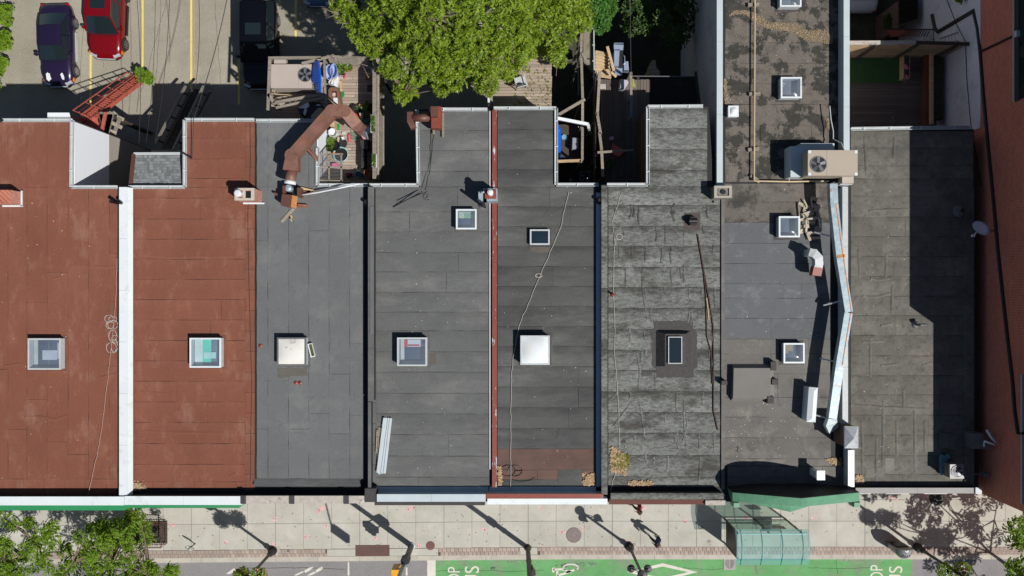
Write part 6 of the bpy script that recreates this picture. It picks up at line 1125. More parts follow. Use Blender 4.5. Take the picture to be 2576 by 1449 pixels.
mb = MB(); q = PZ(0,1448,1195,7.7); mb.bar(PZ(0,1375,1150,7.7), q, .07, .06); single('roof_bracket', mb, m_darkmetal, 'black angled bracket at the inner corner of the second brown roof', 'bracket')
wire('street_wire', 'thin pale wire crossing the green fascia above the street tree', PZ(8,655,910,8), PZ(8,735,990,5), .015, .05)
# ---------------------------------------------------------------- vehicles
def car(name, label, loc, rz, L, Wd, H, body, kind='sedan', sunroof=False, scab=None, rim=m_rim, z0=-.03):
    t = thing(name, label, 'car', (loc[0],loc[1],z0), rz, local=True); hw = Wd/2; belt = .92 if kind != 'sedan' else .86
    # lower body lofted along its length; y runs rear to front
    st = [(-L/2,.74,.45,belt-.22),(-L/2+.10,.90,.30,belt-.04),(-L/2+.45,.985,.22,belt+.02),(-L*.28,1,.2,belt+.03),(0,1,.2,belt+.02),(L*.22,1,.2,belt),(L*.36,.985,.2,belt-.06),(L/2-.35,.93,.22,belt-.16),(L/2-.1,.82,.28,belt-.26),(L/2,.66,.4,belt-.36)]
    if kind != 'sedan': st = [(-L/2,.84,.4,belt-.05)]+[(y,w,a,b) for y,w,a,b in st[1:]]
    mb = MB(); K = 12
    for y, w, a, b in st:
        w *= hw
        prof = [(w*.86,a),(w*.97,a+.1),(w,(a+b)/2+.03),(w*.985,b-.14),(w*.93,b-.03),(w*.72,b+.015),(w*.35,b+.035)]
        for x, z in prof + [(-x, z) for x, z in reversed(prof)]: mb.v.append((x, y, z))
    K = 14
    for i in range(len(st)-1):
        for k in range(K): a, b = i*K+k, i*K+(k+1)%K; mb.f.append((a, b, b+K, a+K))
    mb.f += [tuple(range(K-1,-1,-1)), tuple((len(st)-1)*K+k for k in range(K))]
    part('body', mb, body, t, smooth=True)
    # greenhouse: glass block with roof panel and pillars
    if kind == 'sedan': yb = (-L*.36, L*.19); yt = (-L*.19, L*.045)
    elif kind == 'suv': yb = (-L*.47, L*.22); yt = (-L*.40, L*.06)
    else: yb = (-L*.48, L*.2); yt = (-L*.42, L*.05)
    wb, wt = hw*.93, hw*.70; zb = belt+.015; zt = H-.03
    def ring(y0, y1, w, z): return [(-w,y0,z),(w,y0,z),(w,y1,z),(-w,y1,z)]
    lo = ring(yb[0],yb[1],wb,zb); hi = ring(yt[0],yt[1],wt,zt)
    for nm, ids in (('rear_window',(0,1)),('side_window',(1,2)),('windscreen',(2,3)),('side_window',(3,0))):
        i, j = ids; A_, B__, C_, D__ = [Vector(q) for q in (lo[i],lo[j],hi[j],hi[i])]; c = (A_+B__+C_+D__)/4; nrm = (B__-A_).cross(D__-A_).normalized(); mb = MB(); N_ = 6; bulge = .07 if 'side' not in nm else .02
        for r in range(N_+1):
            for s in range(N_+1): p = A_.lerp(B__,s/N_).lerp(D__.lerp(C_,s/N_),r/N_); mb.v.append(tuple(p+nrm*bulge*(1-(2*s/N_-1)**2)))
        for r in range(N_):
            for s in range(N_): q = r*(N_+1)+s; mb.f.append((q,q+1,q+N_+2,q+N_+1))
        part(nm, mb, m_carglass, t, smooth=True)
    mb = MB(); N_ = 6; y0, y1 = yt[0]-.06, yt[1]+.05
    for i in range(N_+1):
        for j in range(N_+1):
            x, y = 2*i/N_-1, 2*j/N_-1; mb.v.append((x*(wt+.03), (y0+y1)/2+y*(y1-y0)/2+(.05 if y>0 else -.05)*(1-x*x)*abs(y), H-.045+.05*(1-x**4)*(1-y**4)))
    for i in range(N_):
        for j in range(N_): q = i*(N_+1)+j; mb.f.append((q,q+N_+1,q+N_+2,q+1))
    rf = part('roof', mb, body, t, smooth=True)
    if sunroof: mb = MB(); mb.box((0,(y0+y1)/2+(.15 if kind=='sedan' else .35),H+.008),(wt*1.25,.62 if kind!='sedan' else .75,.012)); part('sunroof', mb, m_carglass if kind != 'sedan' else body, rf)
    for s in (-1,1):
        for (x0,ya,xt,yc) in ((wb,yb[1],wt,yt[1]),(wb,yb[0],wt,yt[0])): mb = MB(); mb.bar((s*x0,ya,zb-.01),(s*(xt+.015),yc,zt+.01),.07,.06); part('pillar', mb, body, t)
        mb = MB(); mb.bar((s*(wb+.012),yb[0]*.35+yb[1]*.2,zb-.01),(s*(wt+.03),(yt[0]+yt[1])/2,zt),.05,.06); mb.bar((s*(wt+.02),yt[0],zt+.005),(s*(wt+.02),yt[1],zt+.005),.06,.05); part('pillar', mb, body, t)
        mb = MB(); c = Vector((s*(hw+.10),yb[1]-.28,zb+.07)); mb.lathe([(.03,-.1),(.09,-.06),(.1,.0),(.07,.1)], c, 10, Matrix.Rotation(R(90),3,'Y')@Matrix.Rotation(R(s*12),3,'X')); mb.bar((s*(wb-.02),yb[1]-.25,zb),c,.05,.04); part('wing_mirror', mb, body if kind != 'van' else m_black, t)
        mb = MB(); c = (s*hw*.66,L/2-.2,belt-.27); mb.box(c,(.36,.24,.12),s*-.45); part('headlight', mb, glasslamp, t); mb = MB(); mb.box((s*hw*.93,L/2-.38,belt-.34),(.1,.26,.1),s*-.35); part('indicator', mb, m_amber, t)
        mb = MB(); mb.box((s*hw*.74,-L/2+.1,belt-.16),(.26,.12,.12)); part('tail_light', mb, m_redlamp, t)
        for y in (L*.305, -L*.285):
            w_ = thing_child('wheel', t); M90 = Matrix.Rotation(R(90),3,'Y'); mb = MB(); mb.lathe([(.2,-.11),(.3,-.11),(.33,-.07),(.33,.07),(.3,.11),(.2,.11)], (s*(hw-.09),y,.33), 24, M90); wh = part('wheel', mb, m_rubber, t)
            mb = MB(); mb.lathe([(.21,0),(.215,.012)], (s*(hw+.012) - (.012 if s>0 else 0),y,.33), 20, M90); rm = part('rim', mb, m_greymetal if kind == 'sedan' else m_darkmetal, wh); mb = MB()
            for k in range(5 if kind != 'sedan' else 7): a = 2*math.pi*k/(5 if kind != 'sedan' else 7); mb.bar((s*(hw+.02),y,.33),(s*(hw+.02),y+.2*math.cos(a),.33+.2*math.sin(a)),.055,.02,up=(1,0,0))
            for k in range(20): a, b = 2*math.pi*k/20, 2*math.pi*(k+1)/20; mb.bar((s*(hw+.02),y+.2*math.cos(a),.33+.2*math.sin(a)),(s*(hw+.02),y+.2*math.cos(b),.33+.2*math.sin(b)),.03,.02,up=(1,0,0))
            part('spokes', mb, rim, wh); mb = MB()
            for k in range(12): a, b = math.pi*k/12, math.pi*(k+1)/12; mb.bar((s*(hw-.015),y+.37*math.cos(a),.33+.37*math.sin(a)),(s*(hw-.015),y+.37*math.cos(b),.33+.37*math.sin(b)),.07,.05,up=(1,0,0))
            part('wheel_arch', mb, m_black if kind == 'suv' else body, t)
    for s in (-1,1): mb = MB(); mb.bar((s*(hw-.01),-L*.17,.27),(s*(hw-.01),L*.19,.27),.07,.16); part('sill', mb, m_whitedirty if scab else m_black, t)
    mb = MB(); mb.bar((-hw*.6,L/2+.0,belt-.42),(hw*.6,L/2+.0,belt-.42),.08,.14); part('grille', mb, m_black, t); mb = MB(); mb.bar((-hw*.55,L/2+.02,belt-.33),(hw*.55,L/2+.02,belt-.33),.05,.03); part('chrome_strip', mb, m_steel, t)
    mb = MB(); mb.bar((-wb*.85,yb[1]+.05,zb+.012),(-.05,yb[1]+.1,zb+.02),.025,.02); mb.bar((.0,yb[1]+.05,zb+.012),(wb*.8,yb[1]+.1,zb+.02),.025,.02); part('wiper', mb, m_black, t)
    for y in (L*.21+.02, -L*.36) if kind == 'sedan' else (L*.235,):   # bonnet and boot shut lines
        mb = MB(); mb.tube([(-hw*.8,y,belt+.0),(-hw*.4,y+.04,belt+.035),(0,y+.05,belt+.045),(hw*.4,y+.04,belt+.035),(hw*.8,y,belt+.0)], .008, 4); part('shut_line', mb, m_black, t)
    if scab:
        for k, (x, y, sx, sy) in enumerate(scab):
            mb = MB(); rr = random.Random(k+3); pts = []
            for i in range(16): a = 2*math.pi*i/16; r = rr.uniform(.7,1.1); pts.append((x+sx*r*math.cos(a), y+sy*r*math.sin(a)))
            f = lambda y_: np.interp(y_, [q[0] for q in st], [q[3] for q in st])
            vs = [(px,py,float(f(py))+.05) for px,py in pts]; mb.add([(x,y,float(f(y))+.055)]+vs, [(0,i+1,(i+1)%16+1) for i in range(16)]); part('peeled_paint', mb, m_plastwhite, t)
    return t
def thing_child(n, t): return None
glasslamp = mat('headlamp', S(200,205,210), .1, .3, bump=0); m_amber = mat('amber_lamp', S(235,130,30), .3, bump=0); m_redlamp = mat('red_lamp', S(190,20,24), .3, bump=0)
car('parked_car', 'faded dark purple coupe with white peeled paint on its bonnet', (-24.72,13.2), R(180+1.5), 4.45, 1.7, 1.33, paint('purple_paint', S(36,27,56)), 'sedan', True, scab=((.42,1.78,.15,.24),(-.34,1.75,.09,.22)))
car('parked_car', 'dark red crossover with open black sunroof nosing out of the top edge', (-22.0,14.72), R(180-2), 4.5, 1.84, 1.62, paint('red_paint', S(116,10,20), .2), 'suv', True, rim=m_greymetal)
car('parked_car', 'black estate car at the shadow edge in the middle of the parking lot', (-13.72,13.25), R(180), 4.85, 1.88, 1.68, paint('black_car_paint', (.003,.0034,.005), .2), 'suv', True)
car('parked_car', 'blue car of which only the nose shows at the top edge', (-10.55,17.55), R(180), 4.4, 1.75, 1.45, paint('steel_blue_paint', S(80,110,150), .2), 'sedan')
car('parked_car', 'white car with red tail light at the top edge behind the right-hand yard', (18.95,17.15), R(0), 4.4, 1.78, 1.45, paint('white_car_paint', S(205,208,214), .25), 'sedan')
# ---------------------------------------------------------------- people
def skinbody(name, parent, joints, edges, m, sub=1):          # joints: name -> (xyz, radius)
    keys = list(joints); me = bpy.data.meshes.new(name); me.from_pydata([joints[k][0] for k in keys], [(keys.index(a),keys.index(b)) for a,b in edges], [])
    o = link(bpy.data.objects.new(name, me)); o.parent = parent; OFF[o.name] = OFF[parent.name]; me.materials.append(m)
    sk = o.modifiers.new('skin','SKIN'); ly = me.skin_vertices[0] if me.skin_vertices else me.attributes and None
    if ly is None: return o
    for i, k in enumerate(keys): ly.data[i].radius = (joints[k][1],)*2; ly.data[i].use_root = (i == 0)
    sk.use_smooth_shade = True; sd = o.modifiers.new('sub','SUBSURF'); sd.levels = sd.render_levels = sub; return o
def mkskin(me): 
    if not me.skin_vertices:
        pass
def bake(o):                                                   # freeze the modifiers into plain mesh data
    dg = bpy.context.evaluated_depsgraph_get(); dg.update(); me = bpy.data.meshes.new_from_object(o.evaluated_get(dg)); o.modifiers.clear(); mt = o.data.materials[0]; o.data = me
    if not me.materials: me.materials.append(mt)
    return o
def person(label, loc, rz, top, legs, shoes, hair, stride=.32, h=1.75, hood=None):
    t = thing('person', label, 'person', (loc[0],loc[1],0), rz, local=True); k = h/1.75; s = stride
    J = {'pelvis':((0,0,.95),.13),'waist':((0,.01,1.1),.125),'chest':((0,.03,1.32),.15),'neckb':((0,.03,1.47),.07),'neck':((0,.04,1.52),.055),
         'shL':((-.18,.03,1.42),.07),'elL':((-.24,-.1,1.16),.048),'wrL':((-.2,.1,.98),.033),'shR':((.18,.03,1.42),.07),'elR':((.25,-.02,1.15),.048),'wrR':((.22,.2,1.05),.033),
         'hpL':((-.1,0,.9),.1),'knL':((-.1,s*.75,.52),.068),'anL':((-.1,s,.1),.045),'hpR':((.1,0,.9),.1),'knR':((.1,-s*.25,.5),.068),'anR':((.1,-s*1.2,.16),.045)}
    J = {a:((x*k,y*k,z*k),r*k) for a,((x,y,z),r) in J.items()}
    E = [('pelvis','waist'),('waist','chest'),('chest','neckb'),('neckb','neck'),('chest','shL'),('shL','elL'),('elL','wrL'),('chest','shR'),('shR','elR'),('elR','wrR'),('pelvis','hpL'),('hpL','knL'),('knL','anL'),('pelvis','hpR'),('hpR','knR'),('knR','anR')]
    me = bpy.data.meshes.new('body'); keys = list(J); me.from_pydata([J[q][0] for q in keys], [(keys.index(a),keys.index(b)) for a,b in E], []); me.materials.append(top)
    o = link(bpy.data.objects.new('body', me)); o.parent = t; OFF[o.name] = OFF[t.name]; o.modifiers.new('skin','SKIN')
    if not me.skin_vertices: 
        bm_ = __import__('bmesh').new(); bm_.from_mesh(me); bm_.verts.layers.skin.verify(); bm_.to_mesh(me); bm_.free()
    for i, q in enumerate(keys): me.skin_vertices[0].data[i].radius = (J[q][1],)*2; me.skin_vertices[0].data[i].use_root = i == 0
    sd = o.modifiers.new('sub','SUBSURF'); sd.levels = sd.render_levels = 2; bake(o); o.data.materials.append(legs)
    for p in o.data.polygons: p.use_smooth = True; p.material_index = 1 if p.center.z < .93*k else 0
    hc = Vector((0,.06,1.65))*k                                # head, face and hair
    mb = MB(); mb.lathe([(.03,-.13),(.065,-.11),(.085,-.04),(.09,.03),(.075,.09),(.04,.12),(.01,.125)], hc, 16); hd = part('head', mb, m_skin, t, smooth=True)
    mb = MB(); mb.add([hc+Vector(q) for q in ((-.015,.085,.0),(.015,.085,.0),(0,.115,-.03),(0,.085,.03))], [(0,2,3),(1,3,2),(0,1,2)]); part('nose', mb, m_skin, hd)
    for x in (-.035,.035): mb = MB(); mb.box(hc+Vector((x,.083,.01)),(.02,.01,.01)); part('eye', mb, m_black, hd); mb = MB(); mb.box(hc+Vector((x*2.6,0,-.01)),(.015,.04,.05)); part('ear', mb, m_skin, hd)
    mb = MB(); mb.box(hc+Vector((0,.08,-.06)),(.04,.01,.008)); part('mouth', mb, m_redlamp, hd)
    mb = MB(); mb.lathe([(.095,-.05),(.105,.0),(.1,.06),(.07,.12),(.02,.145)], hc+Vector((0,-.022,0)), 16); part('hair', mb, hair, hd, smooth=True)
    for sd_, w in ((-1,'wrL'),(1,'wrR')):                      # hands with separate bent fingers
        p = Vector(J[w][0]); mb = MB(); mb.box(p+Vector((0,.04,-.03)),(.035,.09,.075)); hnd = part('hand', mb, m_skin, t)
        for f in range(4): a = p+Vector((0,.08,-.005-.018*f)); l = (.05,.058,.054,.042)[f]; mb = MB(); mb.tube([a,a+Vector((-sd_*.005,l*.6,-.006)),a+Vector((-sd_*.03,l,-.012))], [.009,.0085,.007], 6); part('finger', mb, m_skin, hnd)
        mb = MB(); mb.tube([p+Vector((0,.02,.01)),p+Vector((-sd_*.02,.055,.03)),p+Vector((-sd_*.025,.085,.025))], [.011,.01,.008], 6); part('thumb', mb, m_skin, hnd)
    for w, dy, dz in (('anL',.07,-.05),('anR',.06,-.09)): p = Vector(J[w][0]); mb = MB(); mb.box((p.x,p.y+dy,.045 if w=='anL' else .07),(.09,.27,.09)); mb.box((p.x,p.y+dy-.06,.1),(.08,.12,.07)); part('shoe', mb, shoes, t)
    return t
pp = P(2451/1.4907+.0, 2008/1.4907, 0)
person('walking person with light brown hair, dark blue top, black trousers and white shoes', (pp.x+.0,pp.y,0), R(60), m_navy, m_denim, m_plastwhite, mat('light_brown_hair', S(120,88,66), .6), stride=.26)
pq = P(1600,1266,0); person('person in a dark red jacket half hidden under the shopfront cornice', (pq.x,pq.y,0), R(80), mat('dark_red_cloth', S(120,28,30), .9), m_denim, m_black, mat('dark_hair', S(60,48,44), .6), stride=.2)
# ---------------------------------------------------------------- street furniture
def flowerbasket(name, label, c, r, leaf, blooms, seed, group='flower baskets on the lamp posts', n=900):
    t = thing(name, label, 'flower basket', (c.x,c.y,c.z-.3), group=group); rr = random.Random(seed); mb = MB(); mb.lathe([(.05,-.3),(.2,-.15),(.27,0),(.25,.02)], c, 16); part('basket', mb, m_black, t)
    mb = MB(); mf = MB(); mw = MB()
    for k in range(n):
        v = Vector((rr.gauss(0,1),rr.gauss(0,1),rr.gauss(0,1)*.7)).normalized()*r*rr.uniform(.55,1.12); p = c+v+Vector((0,0,.08)); a = rr.uniform(0,6.3); s = rr.uniform(.02,.045); q = Vector((math.cos(a),math.sin(a),rr.uniform(-.6,.6)))*s*1.5; w = Vector((-math.sin(a),math.cos(a),rr.uniform(-.5,.5)))*s*.7
        (mb if rr.random() < .78 else (mf if rr.random() < .6 else mw)).add([p-q,p+w,p+q,p-w],[(0,1,2,3)])
    part('foliage', mb, leaf, t); part('blossom', mf, blooms[0], t); part('blossom', mw, blooms[1], t); return t
m_fred = mat('red_petals', S(190,70,90), .7); m_fwhite = mat('pale_petals', S(220,205,215), .7); m_fpurple = mat('purple_petals', S(96,70,84), .7)
def lamppost(label, base, top_z, r=.075, head='globe', arms=()):
    t = thing('lamp_post', label, 'lamp post', (base.x,base.y,0)); b = base; mb = MB(); mb.lathe([(.24,0),(.24,.12),(.16,.2),(.13,.5),(.16,.55),(r*1.2,.75),(r,1.2),(r*.9,top_z)], b, 16); part('pole', mb, m_black, t, smooth=False)
    if head == 'globe': mb = MB(); mb.lathe([(.06,0),(.24,.1),(.28,.2)], b+Vector((0,0,top_z)), 18); part('lamp_base', mb, m_darkmetal, t); mb = MB(); mb.lathe([(.2,.14),(.29,.25),(.3,.36),(.22,.52),(.1,.6),(.02,.62)], b+Vector((0,0,top_z)), 20); part('lamp_globe', mb, glassmat('smoky_lamp_glass', (.3,.32,.35), .6), t, smooth=True)
    for z, dx in arms: mb = MB(); mb.bar((b.x-dx,b.y,z),(b.x+dx,b.y,z),.03,.04); mb.bar((b.x-dx,b.y,z),(b.x,b.y,z+.35),.02,.02); mb.bar((b.x+dx,b.y,z),(b.x,b.y,z+.35),.02,.02); part('basket_arm', mb, m_black, t)
    return t
L1 = P(687,1385,0); L5 = P(2307,1376,0); L4 = P(1583,1374,0)
lamppost('black lamp post with flower baskets at the lower left', L1, 5.0, arms=((3.75,.42),)); lamppost('black lamp post with flower baskets at the lower right', L5, 5.0, arms=((3.5,.42),))
for x, lb, s, bl in ((-.42,'left flower basket with purple and pink blooms on the left lamp post',1,(m_fred,m_fpurple)),(.42,'right flower basket with pink and white blooms on the left lamp post',2,(m_fred,m_fwhite))): flowerbasket('flower_basket', lb, L1+Vector((x,0,3.55)), .42, m_leafB, bl, s)
for x, lb, s in ((-.45,'left flower basket, mostly green, on the right lamp post',3),(.45,'right flower basket with pale pink blooms on the right lamp post',4)): flowerbasket('flower_basket', lb, L5+Vector((x,0,3.35)), .4, m_leafB, (m_fwhite,m_fred) if s==4 else (m_fwhite,m_leafA), s)
t = lamppost('black lamp post with round conical lamp heads in the middle of the pavement', L4, 3.9, head='', arms=((3.35,.42),))
for k, (x, y, z) in enumerate(((-.42,0,3.25),(.42,0,3.25),(0,-.0,4.1))):
    mb = MB(); r = .2 if k < 2 else .25; mb.lathe([(.04,-.42),(r*.55,-.2),(r,0),(r,.06),(r*.9,.09),(.03,.12)], L4+Vector((x,y,z)), 22); lh = part('lamp_head', mb, m_darkmetal, t)
    mb = MB(); mb.lathe([(.03,0),(.035,.05),(.02,.06)], L4+Vector((x,y,z+.12)), 8); part('finial', mb, m_greymetal, lh)
    if k < 2: mb = MB(); mb.bar(L4+Vector((x,0,z+.05)), L4+Vector((0,-.0,z+.5)),.03,.03); part('stay', mb, m_black, t)
B2 = P(1035,1373,0); t = thing('traffic_signal', 'grey signal pole with a yellow signal head by the stop line', 'traffic signal', (B2.x,B2.y,0))
mb = MB(); mb.lathe([(.2,0),(.2,.06),(.13,.1),(.12,7.2)], B2, 16); part('pole', mb, m_galv, t); mb = MB(); mb.lathe([(.155,0),(.145,2.6)], B2+Vector((0,0,.1)), 14); part('sleeve', mb, m_black, t)
mb = MB(); mb.tube([B2+Vector((0,0,6.9)), B2+Vector((-.02,-1.0,7.1)), B2+Vector((-.07,-2.1,6.5))], .04, 8); part('mast_arm', mb, m_galv, t)
m_sig = mat('signal_yellow', S(240,170,30), .4)
mb = MB(); mb.box(B2+Vector((-.07,-2.1,5.8)),(.2,.44,1.3)); hd = part('overhead_signal', mb, m_sig, t)
mb = MB(); mb.box(B2+Vector((-.42,-.28,2.75)),(.34,.3,.85)); hd = part('signal_head', mb, m_sig, t); mb = MB()
for z in (2.5,2.75,3.0): mb.lathe([(.11,0),(.12,.18)], B2+Vector((-.42,-.42,z)), 12, Matrix.Rotation(R(90),3,'X'))
part('visor', mb, m_sig, hd); mb = MB(); mb.bar(B2+Vector((-.42,-.2,3.1)),B2+Vector((0,0,3.1)),.05,.05); mb.bar(B2+Vector((-.42,-.2,2.4)),B2+Vector((0,0,2.4)),.05,.05); part('bracket', mb, m_black, t)
mb = MB(); mb.box(B2+Vector((.05,.18,2.55)),(.36,.3,.75),R(20)); part('control_box', mb, m_darkmetal, t)
B3 = P(1328,1378,0); t = thing('utility_pole', 'plain metal utility pole with a mounted box, between the signal and the lamp heads', 'pole', (B3.x,B3.y,0)); mb = MB(); mb.lathe([(.2,0),(.2,.05),(.13,.1),(.125,1.9),(.15,1.95),(.15,2.0),(.13,2.1),(.12,7.5)], B3, 16); part('pole', mb, mat('dark_bronze_pole', S(74,66,62), .5, .3), t)
mb = MB(); mb.box(B3+Vector((.12,-.1,3.2)),(.3,.3,.6),R(30)); part('box', mb, m_darkmetal, t); mb = MB(); mb.bar(B3+Vector((.15,-.05,2.4)),B3+Vector((.2,-.15,3.0)),.07,.07); part('bracket', mb, m_greymetal, t)
# litter bin
c = P(2247,1359,0); t = thing('litter_bin', 'dark dome-topped litter bin near the right lamp post', 'litter bin', (c.x,c.y,0)); mb = MB(); n = 18
prof = lambda w, d, z: [(c.x+w*math.cos(math.pi*(1+i/n))*1.0, c.y-.05+d*math.sin(math.pi*(1+i/n)), z) for i in range(n+1)]
rings = [prof(.4,.46,0),prof(.42,.48,.05),prof(.46,.56,1.0),prof(.46,.56,1.1),prof(.40,.48,1.28),prof(.28,.33,1.38),prof(.1,.12,1.43)]
for rg in rings: mb.v += rg
for i in range(len(rings)-1):
    for k in range(n): a = i*(n+1)+k; mb.f.append((a,a+1,a+n+2,a+n+1))
    a = i*(n+1); mb.f.append((a+n,a,a+n+1,a+2*n+1))
mb.f.append(tuple(range((len(rings)-1)*(n+1),len(rings)*(n+1)))); part('shell', mb, mat('bin_grey', S(118,118,122), .35, .1), t, smooth=False)
mb = MB(); mb.box((c.x,c.y-.03,.6),(.6,.05,.7)); part('flap_panel', mb, m_darkmetal, t)
for x in (-.25,-.08,.08,.25): mb = MB(); mb.tube([(c.x+x*1.0,c.y-.05-.55*math.sqrt(max(0,1-(x/.46)**2)),1.11),(c.x+x*.85,c.y-.06-.45*math.sqrt(1-(x/.46)**2),1.3),(c.x+x*.6,c.y-.07-.26,1.40)], .012, 5); part('seam', mb, m_black, t)
# bus shelter
x0, x1 = P(1823,0,0).x, P(1975,0,0).x; y0, y1 = P(0,1305,0).y, P(0,1366,0).y; hz = 2.35
t = thing('bus_shelter', 'glass bus shelter with vaulted teal-tinted roof on the pavement', 'bus shelter', ((x0+x1)/2,(y0+y1)/2,0))
for x, y in ((x0,y0),(x1,y0),(x0,y1),(x1-1.7,y0)): mb = MB(); mb.box((x,y,hz/2),(.07,.07,hz)); part('post', mb, mat('bronze_frame', S(60,52,50), .5), t)
mb = MB(); n = 12; u0, u1 = P(1849,0,hz).x, P(2034,0,hz).x; ya, yb_ = P(0,1332,hz).y, P(0,1422,hz).y; arc = [(ya+(yb_-ya)*i/n, hz-.05+.32*math.sin(math.pi*i/n)) for i in range(n+1)]
for y, z in arc: mb.v += [(u0,y,z),(u1,y,z)]
for i in range(n): mb.f.append((2*i,2*i+1,2*i+3,2*i+2))
part('glass_vault', mb, m_teal, t, smooth=True)
m_tealf = mat('teal_frame', S(70,150,150), .4)
for k in range(4): u = P(1863+k*51,0,hz).x; mb = MB(); mb.tube([(u,y,z+.02) for y, z in arc], .022, 6); part('roof_rib', mb, m_tealf, t)
for v in (1343,1408): mb = MB(); y = P(0,v,hz+.05).y; mb.box(((u0+u1)/2+.0,y,hz+.06),(u1-u0-.25,.07,.06)); part('roof_beam', mb, m_tealf, t)
mb = MB(); mb.box((x0,(y0+y1)/2,hz/2+.1),(.03,abs(y1-y0)-.08,hz-.35)); part('poster_panel', mb, m_darkmetal, t); mb = MB(); mb.box((x0+.02,(y0+y1)/2,hz/2+.1),(.015,abs(y1-y0)-.2,hz-.6)); part('poster', mb, mat('poster_print', S(110,90,80), .5, stains=((S(160,140,120),2,.5,.7,.8),)), t)
mb = MB(); mb.box(((x0+x1)/2,y0+.0,1.2),(x1-x0-.1,.012,1.9)); part('rear_glass', mb, m_clearglass, t); mb = MB(); mb.box(((x0+x1)/2,y0,.2),(x1-x0,.05,.05)); part('rear_rail', mb, m_darkmetal, t)
mb = MB(); mb.box((x1-.95,y0-.35,.45),(1.0,.36,.06)); part('bench', mb, m_darkmetal, t); mb = MB(); mb.box((x1-.85,y0-.03,1.4),(.65,.02,.5)); part('route_map', mb, mat('pink_print', S(222,170,180), .6), t)
# ground fittings
def disc(name, label, cat, u, v, r, m, z=.006, rings=0):
    c = P(u, SV(u,v)-max(0,1400-u)*.009, z); mb = MB(); mb.lathe([(r,-.03),(r,.0),(r*.93,.004)], c, 32); t = thing(name, label, cat, (c.x,c.y,z)); part('cover', mb, m, t)
    for k in range(rings): mb = MB(); rr_ = r*(.9-.28*k); [mb.bar(c+Vector((rr_*math.cos(a),rr_*math.sin(a),.005)), c+Vector((rr_*math.cos(a+.2618),rr_*math.sin(a+.2618),.005)), .012, .006) for a in [2*math.pi*i/24 for i in range(24)]]; part('raised_ring', mb, m_darkmetal, t)
    return t
m_iron = mat('worn_iron', S(132,118,116), .6, .2, var=.12, scale=8, stains=((S(95,85,84),9,.5,.7,.5),)); disc('manhole_cover', 'large round ribbed manhole cover in the pavement', 'manhole cover', 1443.5, 1346, .43, m_iron, rings=3)
disc('access_cover', 'small round rusty cover near the signal pole', 'cover', 1082.5, 1372.5, .25, mat('red_brown_iron', S(112,76,70), .7)); disc('access_cover', 'round dark cover half under the tree shadow at the right', 'cover', 2356, 1253, .4, m_darkmetal)
mb = MB(); a, b = P(894,1399,.006), P(980,1371,.006); mb.prism([(a.x,a.y),(b.x,a.y),(b.x,b.y),(a.x,b.y)], -.02, .006); g_ = thing('pavement_grate', 'long brown metal grate set in the pavement', 'grate', ((a.x+b.x)/2,(a.y+b.y)/2,0)); part('plate', mb, mat('brown_grate', S(106,82,78), .6, .1), g_)
for k in range(26): mb = MB(); x = a.x+(b.x-a.x)*(k+.5)/26; mb.box((x,(a.y+b.y)/2,.012),(.02,b.y-a.y-.04,.012)); part('bar', mb, m_brownmetal, g_)
t = thing('storm_drain', 'round-slotted storm drain grate at the kerb beside the shelter', 'drain', P(1835,1419,0)); c = P(1835.5,1419.5,-.11); mb = MB(); mb.box(c,(.66,.62,.03)); part('surround', mb, mat('pale_iron', S(160,152,150), .7), t)
for s in (-1,1):
    for k in range(8):
        y = -.2+.06*k; w = math.sqrt(max(.001,.28**2-(y+.02)**2))*.9; mb = MB(); mb.bar(c+Vector((s*.02,y-.04,.017)), c+Vector((s*w,y+.12*w/.28,.017)), .028, .004); part('slot', mb, m_black, t)
for u, v in ((1784,1362),(1766,1328),(725,1386)): mb = MB(); mb.box(P(u,v,.006),(.16,.15,.012)); part('valve_lid', mb, m_iron, sidewalk)
mb = MB(); mb.box(P(1592,1370,.004),(.5,.3,.01)); mb.box(P(693,1386,.004),(.45,.45,.012)); part('pole_plinth', mb, m_agedstone, sidewalk)
# bicycle stand (ring post)
c = P(490,1368,0); t = thing('bike_stand', 'ring-shaped metal bicycle stand on the pavement', 'bicycle stand', (c.x,c.y,0)); mb = MB(); mb.lathe([(.05,0),(.03,.05),(.03,.9)], c, 8); part('post', mb, m_black, t); d = Vector((.75,-.35,0)).normalized()
mb = MB(); mb.tube([c+Vector((0,0,.68))+(d*math.cos(a)+Vector((0,0,1))*math.sin(a))*.21 for a in [2*math.pi*i/18 for i in range(19)]], .022, 7); part('ring', mb, m_steel, t)
# tree planter fence at the left
t = thing('planter_fence', 'low brown iron fence round the street tree pit', 'fence', P(370,1355,0)); q = [P(230,1322,.75),P(405,1322,.75),P(405,1378,.75),P(230,1378,.75)]
for a, b in zip(q, q[1:]+q[:1]): 
    mb = MB(); mb.bar(a,b,.04,.04); mb.bar(a-Vector((0,0,.55)),b-Vector((0,0,.55)),.03,.03); part('rail', mb, m_brownmetal, t); n = int((b-a).length/.13)
    for i in range(n): p = a.lerp(b,i/n); mb = MB(); mb.box((p.x,p.y,.38),(.018,.018,.75)); part('picket', mb, m_brownmetal, t)
mb = MB(); mb.prism([(p.x,p.y) for p in q], -.02, .03); part('soil', mb, m_yardground, t)
t = thing('newspaper_box', 'pole-mounted sign arm casting its shadow beside the bin', 'sign', P(2262,1330,0)) if False else None
